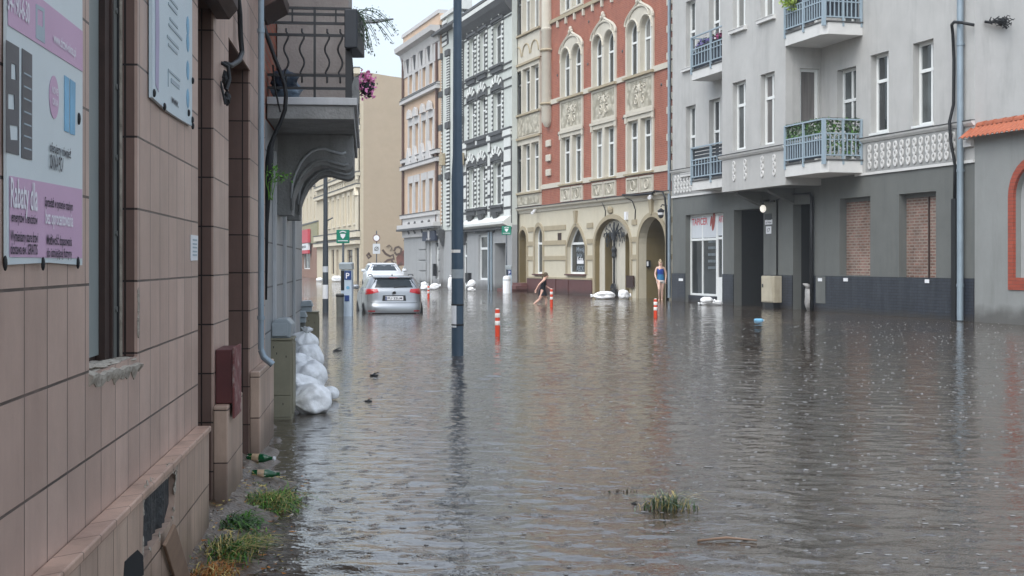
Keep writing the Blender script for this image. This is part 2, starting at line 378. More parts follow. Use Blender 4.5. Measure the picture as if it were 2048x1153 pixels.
# ------------------------------------------------------------------ ground and flood water
def water_mat(near):
    m, n, l, b = nodes('flood_water')
    tc = n.new('ShaderNodeTexCoord')
    def noise(sc, det=3, rough=.5, mp=None):
        z = n.new('ShaderNodeTexNoise'); z.inputs['Scale'].default_value = sc; z.inputs['Detail'].default_value = det; z.inputs['Roughness'].default_value = rough
        l.new(mp.outputs[0] if mp else tc.outputs['Object'], z.inputs['Vector']); return z
    def math_(o, a, c, clamp=False):
        z = n.new('ShaderNodeMath'); z.operation = o; z.use_clamp = clamp
        for i, x in enumerate((a, c)):
            if isinstance(x, (int, float)): z.inputs[i].default_value = x
            else: l.new(x, z.inputs[i])
        return z.outputs[0]
    mud = n.new('ShaderNodeValToRGB'); mud.color_ramp.elements[0].position = .35; mud.color_ramp.elements[1].position = .65
    mud.color_ramp.elements[0].color = lin((60, 51, 42)) + (1,); mud.color_ramp.elements[1].color = lin((76, 65, 54)) + (1,)
    l.new(noise(.25, 4).outputs[0], mud.inputs[0]); l.new(mud.outputs[0], b.inputs['Base Color'])
    b.inputs['Roughness'].default_value = .05; b.inputs['IOR'].default_value = 1.62; b.inputs['Specular IOR Level'].default_value = .8
    mp = n.new('ShaderNodeMapping'); mp.inputs['Rotation'].default_value = (0, 0, math.radians(12)); mp.inputs['Scale'].default_value = (.75, 1.15, 1); l.new(tc.outputs['Object'], mp.inputs[0])
    big = noise(2.0, 2, .5, mp); mid = noise(5.2, 2, .5, mp); fine = noise(13.0, 3, .6, mp); calm = noise(.16, 2)
    cl = n.new('ShaderNodeMapRange'); cl.inputs[1].default_value = .35; cl.inputs[2].default_value = .7; cl.inputs[3].default_value = .35; cl.inputs[4].default_value = 1.25
    l.new(calm.outputs[0], cl.inputs[0])
    h = math_('ADD', math_('ADD', math_('MULTIPLY', big.outputs[0], .0 if near else .055), math_('MULTIPLY', mid.outputs[0], .013 if near else .042)), math_('MULTIPLY', fine.outputs[0], .007 if near else .011))
    h = math_('MULTIPLY', h, cl.outputs[0])
    # rings spreading from raindrops: random cells, each with its own size and strength
    for sc, amp in ((3.1, .005), (5.7, .004)):
        vo = n.new('ShaderNodeTexVoronoi'); vo.inputs['Scale'].default_value = sc; vo.voronoi_dimensions = '2D'; l.new(tc.outputs['Object'], vo.inputs['Vector'])
        ph = math_('SINE', math_('MULTIPLY', vo.outputs['Distance'], 60.0), 0)
        fo = math_('SUBTRACT', 1.0, math_('MULTIPLY', vo.outputs['Distance'], 4.2), True)
        sx = n.new('ShaderNodeSeparateColor'); l.new(vo.outputs['Color'], sx.inputs[0])
        st = math_('GREATER_THAN', sx.outputs[0], .45)
        h = math_('ADD', h, math_('MULTIPLY', math_('MULTIPLY', math_('MULTIPLY', ph, fo), st), amp))
    bp = n.new('ShaderNodeBump'); bp.inputs['Strength'].default_value = WATER_BUMP; bp.inputs['Distance'].default_value = 1.0
    l.new(h, bp.inputs['Height']); l.new(bp.outputs[0], b.inputs['Normal'])
    return m
WATER_BUMP = 1.0
M['water'] = water_mat(True); M['water_far'] = water_mat(False)
M['asphalt'] = mat('wet_asphalt', (62, 60, 58), .5, .2, 4.0)
M['mud'] = mat('wet_mud', (78, 64, 50), .35, .35, 14.0, bump=.6, bscale=30, stain=.5, stainc=(104, 92, 84), streak=False, sscale=3)

gm = MB(); gm.face([(-160, -45, -.34), (160, -45, -.34), (160, 320, -.34), (-160, 320, -.34)])
tag(gm.build('ground', M['asphalt']), kind='structure')
def build_water():
    # wind chop on the near water as real waves; farther off the surface is level and only its fine relief is left
    x0, x1, y0, y1 = -14.0, 22.0, 4.2, 62.0
    ys = [y0]
    while ys[-1] < y1: ys.append(ys[-1] + max(.018, ys[-1] * .0036))
    ys = np.array(ys); ys[-1] = y1; xs = np.linspace(x0, x1, 1000)
    X, Y = np.meshgrid(xs, ys); dy = np.gradient(ys)[:, None]
    rg = np.random.RandomState(5); H = np.zeros_like(X)
    for i in range(120):
        lam = .115 * (1.1 / .115) ** (rg.rand() ** 1.4); k = 2 * math.pi / lam; th = math.radians(rg.normal(84, 34)); ph = rg.rand() * 6.283
        slope = .0095 if lam < .45 else .0045
        w_ = np.clip(lam / (2.6 * np.maximum(dy, .05)) - .25, 0, 1)
        H += slope / k * w_ * np.sin(k * (X * math.cos(th) + Y * math.sin(th)) + ph + .9 * np.sin(X * .7 + i) + .9 * np.sin(Y * .55 + 2.3 * i))
    patch_ = .85 + .35 * np.sin(X * .31 + Y * .17 + 1) * np.sin(Y * .23 - X * .12) + .18 * np.sin(X * .9 + 1.3 * np.sin(Y * .4))
    shelter = 1.08 - .42 / (1 + np.exp(-(X - .11 * Y - .6) * 1.1))
    wallx = -.95 + (750 - CX) / FPX * Y; shore = np.clip((X - wallx - .35) / 1.1, .12, 1)
    edge = np.clip((y1 - Y) / 12, 0, 1) * np.clip((X - x0) / 3, 0, 1) * np.clip((x1 - X) / 3, 0, 1)
    H *= patch_ * shelter * shore * edge
    ny, nx = X.shape; V = np.stack([X, Y, H], -1).reshape(-1, 3)
    idx = np.arange(ny * nx).reshape(ny, nx); F = np.stack([idx[:-1, :-1], idx[:-1, 1:], idx[1:, 1:], idx[1:, :-1]], -1).reshape(-1, 4)
    o = len(V); B, E = 155.0, 315.0
    V = np.concatenate([V, np.array([(-B, -40, 0), (B, -40, 0), (B, E, 0), (-B, E, 0), (x0, y0, 0), (x1, y0, 0), (x1, y1, 0), (x0, y1, 0)])])
    F = np.concatenate([F, o + np.array([(0, 1, 5, 4), (1, 2, 6, 5), (2, 3, 7, 6), (3, 0, 4, 7)])])
    me = bpy.data.meshes.new('water'); nf = len(F)
    me.vertices.add(len(V)); me.vertices.foreach_set('co', V.astype(np.float32).ravel())
    me.loops.add(nf * 4); me.loops.foreach_set('vertex_index', F.astype(np.int32).ravel())
    me.polygons.add(nf); me.polygons.foreach_set('loop_start', np.arange(0, nf * 4, 4, dtype=np.int32)); me.polygons.foreach_set('loop_total', np.full(nf, 4, dtype=np.int32))
    mi = np.zeros(nf, dtype=np.int32); mi[-4:] = 1
    me.materials.append(M['water']); me.materials.append(M['water_far']); me.polygons.foreach_set('material_index', mi)
    me.update(calc_edges=True); me.polygons.foreach_set('use_smooth', np.ones(nf, dtype=bool)); me.validate()
    w_ = bpy.data.objects.new('water', me); COL.objects.link(w_); return tag(w_, kind='structure')
build_water()

# ------------------------------------------------------------------ tiled house on the left
T = facade_vp(-.95, 750); TN = math.sqrt(1 + ((750 - CX) / FPX) ** 2)
tu = lambda px, v=0.0: T.u(px, v)
M['tile'] = brick_mat('sky_paled_brown_tile', (190, 163, 149), (172, 146, 133), (58, 48, 45), .2575, .2885, .0045, rough=.36, ox=.071, oz=-.0115, offset=0, bump=.7, mvar=.8, stain=.45, stainc=(140, 116, 106), spec=.45)  # brown tile, its colour paled for the sky reflected at a grazing angle
M['tile_dark'] = brick_mat('dark_brown_tile', (116, 92, 83), (104, 82, 74), (32, 25, 24), .2575, .2885, .0045, rough=.4, ox=.071, oz=-.0115, offset=0, bump=.7, mvar=.5, stain=.35, stainc=(62, 48, 42))  # same tile without the sky reflection in its colour
M['tile_plinth'] = brick_mat('plinth_tile', (186, 160, 142), (170, 144, 128), (70, 54, 48), .2575, .31, .004, rough=.4, ox=.12, oz=.02, offset=0, bump=.7, mvar=.7, stain=.55, stainc=(84, 70, 60), tide=.32)
M['ledge_tile'] = brick_mat('ledge_tile', (192, 160, 140), (176, 146, 130), (84, 62, 54), .2575, .5, .004, rough=.4, ox=.1, oz=.4, offset=0, bump=.5, mvar=.7, stain=.5, stainc=(92, 74, 64))
M['plaster'] = mat('broken_plaster', (162, 154, 142), .9, .25, 18.0, bump=1.0, bscale=22, stain=.35, stainc=(120, 110, 98))
M['old_wood'] = mat('dark_brown_wood', (58, 40, 34), .6, .25, 8.0, stain=.4, stainc=(28, 22, 20))
M['grey_board'] = mat('grey_painted_board', (104, 106, 102), .6, .15, 5.0, stain=.3, stainc=(60, 60, 58))
M['bitumen'] = mat('black_bitumen_felt', (48, 49, 50), .55, .4, 9.0, bump=.8, bscale=14, stain=.35, stainc=(88, 86, 84))
M['pale_glass'] = mat('whitened_glass', (142, 150, 148), .3, .08, 1.2, stain=.2, stainc=(120, 128, 126))
u1a, u1b = tu(396), tu(427); u2a, u2b = tu(457), tu(500); uend = tu(530)
w0, w1 = tu(178), tu(275)
tb = building('tiled_house', 'house faced in large brown tiles, with pinned posters and a boarded window', T)
b = MB(); b.plate([(-3, -.5), (uend, -.5), (uend, 3.62), (-3, 7)], [[(w0, 1.13), (w1, 1.13), (w1, 3.3), (w0, 3.3)], [(u1a, -.4), (u1b, -.4), (u1b, 3.0), (u1a, 3.0)], [(u2a, -.4), (u2b, -.4), (u2b, 2.97), (u2a, 2.97)]], 0, .012)
b.build('tiled_wall', M['tile'], tb)
# dark tiled linings of the window and of the two entrances, and the body of the house behind them
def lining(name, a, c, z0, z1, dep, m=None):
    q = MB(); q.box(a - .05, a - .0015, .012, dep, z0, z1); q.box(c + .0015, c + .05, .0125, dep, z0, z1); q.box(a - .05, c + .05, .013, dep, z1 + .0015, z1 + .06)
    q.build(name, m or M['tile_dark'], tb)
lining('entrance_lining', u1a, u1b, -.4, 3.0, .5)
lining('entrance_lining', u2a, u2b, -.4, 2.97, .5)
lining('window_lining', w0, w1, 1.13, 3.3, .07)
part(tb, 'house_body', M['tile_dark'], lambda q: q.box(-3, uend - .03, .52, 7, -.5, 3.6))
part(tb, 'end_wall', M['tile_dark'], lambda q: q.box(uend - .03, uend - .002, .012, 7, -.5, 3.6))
d = part(tb, 'door', M['old_wood'], lambda q: (q.box(u2a + .002, u2b - .002, .42, .5, -.4, 2.96), [q.box(u2a + .15 + i * .62, u2a + .68 + i * .62, .405, .42, .25 + j * .9, 1.0 + j * .9) for i in (0, 1) for j in (0, 1, 2)]))
part(d, 'handle', M['zinc'], lambda q: q.tube([(u2a + .76, .40, 1.1), (u2a + .76, .36, 1.1), (u2a + .86, .36, 1.1)], .012))
part(tb, 'roller_shutter', M['grey_board'], lambda q: [q.box(u1a + .002, u1b - .002, .40 + .01 * (i % 2), .5, -.4 + i * .11, -.4 + i * .11 + .109) for i in range(31)])
def sbox(q):
    a, c = u1a - .05, u1b + .12
    prof = [(-.08, 2.96), (-.13, 3.02), (-.13, 3.1), (-.1, 3.2), (-.004, 3.2), (-.004, 2.96)]
    q.loft([[(a, y, z) for y, z in prof], [(c, y, z) for y, z in prof]])
part(tb, 'shutter_box', M['old_wood'], sbox)
# the boarded window
def wframe(q):
    q.box(w1 - .20, w1 - .10, .088, .2, 1.13, 3.3); q.box(w0, w1 - .2, .125, .2, 1.13, 1.2)
    q.box(w1 - .115, w1 - .085, .078, .11, 1.13, 3.3)
wd = part(tb, 'window', M['old_wood'], wframe)
part(wd, 'pane', M['pale_glass'], lambda q: q.box(w0 + .01, w1 - .19, .112, .124, 1.15, 3.3))
part(wd, 'grey_board', M['grey_board'], lambda q: (q.box(w1 - .085, w1 - .03, .075, .11, 1.13, 3.3), [q.lathe([(.012, 0), (.012, .006)], M=Matrix.Translation((w1 - .055, .075, z)) @ Matrix.Rotation(math.radians(90), 4, 'X'), n=8) for z in (1.32, 1.62, 1.92, 2.2, 2.5)]))
part(wd, 'sealant_strip', M['plaster'], lambda q: q.box(w1 - .012, w1 - .0035, .058, .1, 1.13, 3.3))
part(wd, 'black_gasket', M['cable'], lambda q: q.box(w1 - .03, w1 - .013, .068, .115, 1.13, 3.3))
def ragged(q):
    rr = random.Random(3)
    # crumbling mortar ledge under the window, broken away along its outer edge
    n = 26; top, front = [], []
    for i in range(n + 1):
        u = w0 - .005 + (w1 - w0 + .02) * i / n
        h = 1.14 - .03 * i / n + .012 * mnoise.noise((i * .31, 0, 0))
        dp = .016 + .010 * mnoise.noise((i * .37, 5, 0)); lo = h - (.045 + .03 * mnoise.noise((i * .45, 9, 0)) + .012 * rr.random())
        top.append([(u, .12, h + .012), (u, .02, h), (u, -dp, h - .012), (u, -dp * .9, (h + lo) / 2), (u, -.003, lo), (u, .05, lo)])
    q.loft(top, closed=True)
    for i in range(9):
        u = rr.uniform(w0 + .05, w1 - .02); q.blob((u, rr.uniform(.0, .06), 1.148 - .03 * (u - w0)), (rr.uniform(.05, .12), .03, rr.uniform(.006, .012)), 10, 6, .4, 2, i)
part(tb, 'broken_sill', M['plaster'], ragged)
def chips(q):
    rr = random.Random(5)
    for i in range(9): q.blob((w1 + .010, -.001, 1.22 + i * .022 + rr.uniform(-.01, .01)), (rr.uniform(.008, .018), .005, .02), 8, 5, .7, 3, i)
part(tb, 'chipped_edge', M['plaster'], chips)
# plinth and its ledge of flat tiles
pu1 = T.u(420, -.074)
PL = .64
def plinth(q):
    q.plate([(-3, -.5), (pu1, -.5), (pu1, PL - .03), (-3, PL - .03)], [[(T.uz(px, py, -.074)[0], min(.596, T.uz(px, py, -.074)[1])) for px, py in ((288, 1122), (349, 1036), (357, 938), (291, 1000))]], -.068, -.002)
part(tb, 'plinth', M['tile_plinth'], plinth)
part(tb, 'ledge', M['ledge_tile'], lambda q: q.box(-3, pu1 + .006, -.08, -.0015, PL - .03, PL), bevel=.006)
def felt(q):
    a, c = T.u(284, -.074), T.u(360, -.074); n = 30; rr = random.Random(2); secs = []
    for i in range(n + 1):
        u = a + (c - a) * i / n; o = rr.uniform(-.008, .008)
        secs.append([(u, -.035 + o + .012 * math.sin(i * 1.9), z) for z in (-.1, .12, .35, .5, .57)])
    q.loft(secs, closed=False, caps=False)
part(tb, 'bitumen_patch', M['bitumen'], felt)
def rag_edge(q):
    rr = random.Random(9); a, c = T.u(284, -.074), T.u(358, -.074)
    for i in range(30):
        t = rr.random(); side = rr.choice('tblr'); u = a + (c - a) * t; z = .52
        f = rr.random(); u, z = {'l': T.uz(289 + 2 * f, 1122 - 137 * f, -.074), 'r': T.uz(349 + 8 * f, 1036 - 108 * f, -.074), 'b': T.uz(288 + 61 * f, 1122 - 86 * f, -.074), 't': T.uz(291 + 66 * f, 985 - 57 * f, -.074)}[side]
        q.blob((u, -.066, z), (rr.uniform(.008, .016), .005, rr.uniform(.01, .03)), 7, 5, .9, 3, i)
part(tb, 'chipped_edge', M['plaster'], rag_edge)
part(tb, 'hole_shade_plate', M['dark_void'], lambda q: q.plate([T.uz(px, py, -.07) for px, py in ((246, 1180), (288, 1150), (287, 1112), (276, 1100), (262, 1112), (250, 1124))], [], -.0695, -.068))  # flat dark plate laid on the plinth for the shade in a broken hole
# middle pier: plinth, dark red box, broken bracket
pb0, pb1 = u1b, u2a
part(tb, 'pier_plinth', M['tile_plinth'], lambda q: q.box(pb0 - .03, pb1 + .05, -.085, -.002, -.5, .665), bevel=.008)
M['dark_red'] = mat('dark_red_paint', (84, 42, 42), .5, .2, 6.0, stain=.4, stainc=(60, 34, 34))
M['peeling'] = mat('peeling_red_white_paint', (112, 62, 60), .7, .3, 10, stain=.9, stainc=(176, 162, 156), streak=False, sscale=7)
bx = MB(); bx.mat(0).box(pb0 + .08, pb0 + .48, -.10, -.002, .667, .99)
bx.build('meter_box', M['dark_red'], tb, bevel=.006)
part(tb, 'meter_box_lid', M['peeling'], lambda q: q.box(pb0 + .075, pb0 + .485, -.114, -.102, .58, 1.0))
def brk(q):
    u = tu(442); z = 2.62
    q.tube([(u, 0, z + .12), (u + .02, -.04, z + .1), (u + .02, -.05, z + .02), (u - .02, -.035, z - .05)], .012)
    q.blob((u, -.035, z - .1), (.03, .025, .04), 10, 7, .5, 3, 1); q.blob((u + .02, -.025, z + .02), (.02, .02, .05), 10, 7, .6, 3, 2); q.tube([(u - .03, 0, z), (u - .03, -.03, z - .14)], .008)
part(tb, 'broken_lamp_bracket', M['cable'], brk)
part(tb, 'pier_plinth', M['tile_plinth'], lambda q: q.box(u2b - .03, uend + .005, -.075, -.002, -.5, .68), bevel=.008)
part(tb, 'eave', M['old_wood'], lambda q: q.loft([[(u, .3, 3.6), (u, -.02, 3.58), (u, -.19, 3.68), (u, -.2, 3.76), (u, .3, 4.0)] for u in (u2b + .75, uend + .12)]))
def cab(q):
    pts = [(473, -40, .03), (480, 30, .03), (481, 70, .035), (484, 105, .04), (478, 122, .05), (462, 132, .02), (450, 128, .01)]
    P = []
    for px, py, o in pts:
        u = tu(px, -o); P.append((u, -o, T.z(px, py, -o)))
    q.tube(P, .018, 8)
part(tb, 'hanging_cable', M['cable'], cab, smooth=True)

# posters and papers on the tiled wall
M['poster_white'] = mat('poster_vinyl_white', (204, 214, 216), .35, .05, 1.5, stain=.15, stainc=(170, 180, 182))
M['poster_pink'] = mat('poster_pink', (196, 160, 188), .4, .05, 2.0)
M['poster_blue'] = mat('poster_blue', (110, 168, 200), .4, .25, 5.0)
M['door_grey'] = mat('print_dark_grey', (74, 76, 82), .4, .25, 3.0)
M['poster_pale'] = mat('poster_pale_blue', (196, 212, 218), .35, .05, 1.5)
M['faint_ink'] = mat('faded_print', (160, 174, 182), .5, .05)
pa, pc = T.u(4), T.u(157); pz0 = 1.5; 
y0p = -.012
zb = lambda px, py: T.z(px, py, y0p)
pzb = (zb(4, 531) + zb(157, 529)) / 2
pt = thing('poster', 'large pink and white advertising banner for doors pinned beside the boarded window', 'poster', (T.o.x, T.o.y, 0), T.rot)
PT = 2.75
part(pt, 'banner_sheet', M['poster_white'], lambda q: q.plate([(pa, pzb), (pa + (pc - pa) * .5, pzb + .006), (pc, pzb - .002), (pc + .004, 2.0), (pc, PT), (pa, PT), (pa - .003, 2.0)], [], y0p, -.004, back=True))
def pq(a, y): return pa + (pc - pa) * a, y
def prect(q, a0, a1, z0, z1, dy=.002): q.plate([(pq(a0, 0)[0], z0), (pq(a1, 0)[0], z0), (pq(a1, 0)[0], z1), (pq(a0, 0)[0], z1)], [], y0p - dy, y0p - dy + .001)
zlow = zb(80, 362)
Z = lambda px, py: T.z(px, py, y0p)
pu_ = lambda px: T.u(px, y0p)
part(pt, 'pink_field', M['poster_pink'], lambda q: q.plate([(pa + .02, pzb + .02), (pc - .012, pzb + .02), (pc - .012, Z(150, 376)), (pa + .02, Z(10, 350))], [], y0p - .002, y0p - .001))
part(pt, 'pink_band', M['poster_pink'], lambda q: q.plate([(pa + .006, Z(8, 46)), (pc - .003, Z(155, 138)), (pc - .003, Z(155, 56)), (pa + .006, Z(8, -60))], [], y0p - .002, y0p - .001))
def doors(q):
    q.plate([(pu_(11), Z(11, 305)), (pu_(37), Z(37, 311)), (pu_(37), Z(36, 95)), (pu_(11), Z(11, 80))], [[(pu_(a), Z(a, b)) for a, b in ((21, 158), (31, 161), (30, 130), (21, 127))], [(pu_(a), Z(a, b)) for a, b in ((15, 218), (28, 220), (27, 190), (15, 188))], [(pu_(a), Z(a, b)) for a, b in ((20, 280), (35, 281), (35, 253), (18, 250))]], y0p - .002, y0p - .001)
    q.plate([(pu_(42), Z(42, 316)), (pu_(63), Z(63, 321)), (pu_(63), Z(63, 110)), (pu_(43), Z(43, 97))], [], y0p - .002, y0p - .001)
part(pt, 'door_pictures', M['door_grey'], doors)
part(pt, 'door_grooves', M['faint_ink'], lambda q: [q.box(pu_(46), pu_(61), y0p - .003, y0p - .0021, Z(54, y), Z(54, y) + .004) for y in (152, 178, 202, 228, 252, 276, 300)])
def disc(q, px, py, w, h):
    u0, u1 = pu_(px - w), pu_(px + w); z = Z(px, py); r = Z(px, py - h) - z
    q.plate([((u0 + u1) / 2 + (u1 - u0) / 2 * math.cos(t * math.pi / 12), z + r * math.sin(t * math.pi / 12)) for t in range(24)], [], y0p - .002, y0p - .001)
part(pt, 'pink_disc', M['poster_pink'], lambda q: disc(q, 107, 195, 9.5, 43))
part(pt, 'window_picture', M['poster_blue'], lambda q: [q.plate([(pu_(a), Z(a, b)) for a, b in pts], [], y0p - .002, y0p - .001) for pts in ([(128, 262), (137, 266), (137, 157), (128, 151)], [(139, 268), (149, 271), (150, 166), (139, 158)])])
part(pt, 'phone_picture', M['faint_ink'], lambda q: q.plate([(pu_(a), Z(a, b)) for a, b in ((70, 76), (88, 88), (87, 18), (70, 8))], [[(pu_(a), Z(a, b)) for a, b in ((73, 50), (84, 55), (84, 24), (73, 18))]], y0p - .003, y0p - .002))
def lw(q):
    def ln(k, px, py, x1, h): q.text(k, pu_(px), Z(px, py), y0p - .0045, h, pu_(x1) - pu_(px))
    ln('34-190-6-30', 12, 18, 56, .055); ln('www.drzwi-okna.pl', 104, 84, 149, .03); ln('Rabaty dla', 18, 413, 72, .075); ln('bez oprocentowania', 88, 447, 143, .04)
    ln('NOWE', 101, 186, 113, .02); ln('OKNA', 102, 209, 113, .02)
class Lines:
    def __init__(s, nm, m): s.nm, s.m = nm, m
    def text(s, *a): b = MB(); b.text(*a); b.build(s.nm, s.m, pt)
lw(Lines('white_lettering', M['white_ink']))
def ld(q):
    def ln(k, px, py, x1, h): q.text(k, pu_(px), Z(px, py), y0p - .0045, h, pu_(x1) - pu_(px))
    ln('oferujemy również', 97, 303, 139, .028); ln('OKNA PCV', 97, 337, 124, .042); ln('emerytów i rencistów', 20, 443, 72, .026); ln('Sprzedaż w systemie ratalnym', 87, 412, 143, .026)
    ln('Wymieniamy stare drzwi', 18, 482, 73, .028); ln('dostawa ew. GRATIS', 18, 508, 72, .028); ln('Możliwość dopasowania', 91, 489, 141, .028); ln('do istniejącej futryny', 91, 514, 141, .026)
ld(Lines('dark_lettering', M['ink']))
for px, py in ((8, 527), (84, 528), (154, 526), (156, 238)):
    part(pt, 'grommet', M['cable'], lambda q: q.blob((pu_(px), y0p - .003, Z(px, py)), (.008, .006, .02), 8, 6))
# the pale notice board by the first entrance
y0p = -.02
qa, qc = T.u(305, y0p), T.u(384, y0p)
p2 = thing('poster', 'pale blue banner with faded grey lines of print, hung beside the first entrance', 'poster', (T.o.x, T.o.y, 0), T.rot)
zL, zR = T.z(305, 195, y0p), T.z(382, 251, y0p)
part(p2, 'banner_sheet', M['poster_pale'], lambda q: q.plate([(qa, zL), (qa + (qc - qa) * .35, (zL * .65 + zR * .35) - .012), (qa + (qc - qa) * .7, zL * .3 + zR * .7 - .008), (qc, zR), (qc + .01, 2.5), (qc, 3.3), (qa, 3.3)], [], y0p, -.005, back=True))
def lines2(q):
    rr = random.Random(4); c0, c1 = qa + (qc - qa) * .3, qa + (qc - qa) * .72
    z = 3.1
    while z > zL + .28:
        a = c0 + rr.uniform(0, .12); q.box(a, rr.uniform(a + .25, c1), y0p - .003, y0p - .001, z, z + .012); z -= rr.choice((.032, .032, .06))
    q.box(c0 + .05, c0 + .42, y0p - .003, y0p - .001, zL + .17, zL + .18); q.box(c0 + .05, c0 + .06, y0p - .003, y0p - .001, zL + .1, zL + .17); q.box(c0 + .14, c0 + .4, y0p - .003, y0p - .001, zL + .13, zL + .15)
part(p2, 'faded_print', M['faint_ink'], lines2)
part(p2, 'dark_lettering', M['ink'], lambda q: q.text('www.', qa + (qc - qa) * .42, zL + .04, y0p - .003, .04, .22))
M['mauve'] = mat('faded_mauve_print', (168, 160, 186), .5, .1)
part(p2, 'mauve_stripe', M['mauve'], lambda q: q.plate([(qa + .07, zL + .06), (qa + .15, zL + .04), (qa + .17, 2.5), (qa + .1, 3.2), (qa + .07, 3.2)], [], y0p - .002, y0p - .001))
part(p2, 'blue_emblem', M['poster_blue'], lambda q: [q.plate([(qc - .16 + .05 * math.cos(t * .785), z + .05 * math.sin(t * .785)) for t in range(8)], [], y0p - .002, y0p - .001) for z in (zR + .12, zR + .26, zR + .4, zR + .48)])
for a, z in ((qa + .02, zL + .02), (qa + .3, zL - .005), (qc - .15, zR + .05), (qc - .01, zR + .03), (qc, 2.43), (qc + .002, 2.2)):
    part(p2, 'grommet', M['cable'], lambda q: q.blob((a, y0p - .004, z), (.012, .008, .018), 8, 6))
ntc = thing('paper_notice', 'small white paper notice taped to the brown tiles at the corner of the first entrance', 'notice', (T.o.x, T.o.y, 0), T.rot)
part(ntc, 'paper_sheet', M['plastic_white'], lambda q: q.plate([(tu(380), T.z(380, 522)), (tu(393), T.z(393, 521)), (tu(394), T.z(394, 472)), (tu(380), T.z(380, 470))], [], -.006, -.002, back=True))
part(ntc, 'printed_lines', M['faint_ink'], lambda q: [q.box(tu(383), tu(391), -.0085, -.0065, T.z(386, y), T.z(386, y) + .008) for y in (482, 490, 497, 505, 512)])

# ------------------------------------------------------------------ neighbouring house with the balcony
D = facade_vp(-.93, 735)
M['panel'] = brick_mat('pale_grey_cladding', (160, 162, 163), (148, 150, 152), (58, 58, 60), .62, .42, .008, rough=.4, ox=.2, oz=.02, offset=0, bump=.6, mvar=.6, stain=.3, stainc=(100, 98, 96), tide=.35)
M['red_brick_old'] = brick_mat('old_orange_brick', (160, 88, 64), (140, 74, 56), (120, 104, 92), .26, .08, .01, stain=.4)
M['beige_render'] = mat('grey_beige_render', (156, 148, 142), .85, .1, 3.0, stain=.4, stainc=(96, 90, 86), bump=.3)
M['grey_stone'] = mat('grey_balcony_stone', (138, 138, 136), .8, .15, 5.0, stain=.45, stainc=(62, 62, 62), bump=.4)
M['slab_edge'] = mat('pale_slab_edge', (178, 180, 182), .6, .1, 5.0, stain=.35, stainc=(96, 98, 98))
d0, d1 = uend + .06, D.u(604)
db = building('balcony_house', 'narrow grey clad house with a black railed balcony on scrolled brackets', D)
part(db, 'cladding_wall', M['panel'], lambda q: q.box(d0, d1, 0, 8, -.5, 2.82))
part(db, 'brick_wall', M['red_brick_old'], lambda q: q.box(d0, d1 - .01, .01, 7.9, 2.83, 9.5))
for px in (545, 566, 585):
    part(db, 'pilaster_strip', M['slab_edge'], lambda q: q.box(D.u(px), D.u(px) + .18, -.03, -.002, -.4, 2.6))
ub0, ub1, out = D.u(0) if False else 12.46 * 1.0057, 13.9 * 1.0057, -.80
bay1 = 17.2
bal = part(db, 'balcony', M['slab_edge'], lambda q: q.box(ub0 - .02, bay1, out - .03, -.002, 2.97, 3.04), bevel=.006)
part(bal, 'slab', M['grey_stone'], lambda q: q.box(ub0, bay1 - .02, out, -.003, 2.84, 2.968), bevel=.006)
part(db, 'bay_wall', M['beige_render'], lambda q: (q.box(ub1, bay1 - .03, out + .07, -.002, 3.042, 3.46), q.box(ub1, bay1 - .03, out + .07, -.002, 3.468, 4.3), q.box(ub1 + .005, bay1 - .035, out + .075, -.002, 3.45, 3.48), q.box(ub1, bay1 - .03, out + .07, -.002, 4.308, 7)))
part(db, 'bay_sill', M['grey_stone'], lambda q: q.box(ub1 + .5, ub1 + 1.9, out - .03, out + .068, 3.22, 3.5))
# scrolled console brackets
BS = Facade((D.world(ub1, 0, 0).x, D.world(ub1, 0, 0).y), -D.n)
def bracket_profile():
    pts = [(706, 270), (706, 332), (700, 338), (691, 341), (678, 338), (669, 336), (655, 331), (640, 331), (625, 337), (612, 348), (602, 360), (594, 376), (589, 388), (585, 400), (583, 430)]
    pr = [BS.uz(*p) for p in pts]
    return [(0.0, pr[0][1])] + [(0.0, pr[-1][1])] + pr[::-1]
prof = bracket_profile()
def console(q, uu):
    # profile lies across the street front: x of the profile runs outwards from the wall
    n = len(prof); A = [(uu, -p[0], min(p[1], 2.838)) for p in prof]; B = [(uu + .5, -p[0], min(p[1], 2.838)) for p in prof]
    flat = [Vector((p[0], p[1], 0)) for p in prof]; tr = tessellate_polygon([flat])
    q.add(A, [tuple(t) for t in tr]); q.add(B, [tuple(reversed(t)) for t in tr])
    q.add(A + B, [(i, (i + 1) % n, n + (i + 1) % n, n + i) for i in range(n)])
def mould(q, uu, sc, off, r):
    P = []
    for x, z in prof[2:-2]:
        P.append((uu - .012, -(x * sc + .01), z + off))
    q.tube(P, r, 6)
for uu in (ub1 + .02, ub1 + 1.5):
    cb = part(db, 'console_bracket', M['grey_stone'], lambda q: console(q, uu), merge=True)
    for sc, off, r in ((.97, .05, .016), (.93, .17, .014)):
        part(cb, 'moulding', M['slab_edge'] if off > .1 else M['grey_stone'], lambda q: mould(q, uu, sc, off, r), smooth=True)
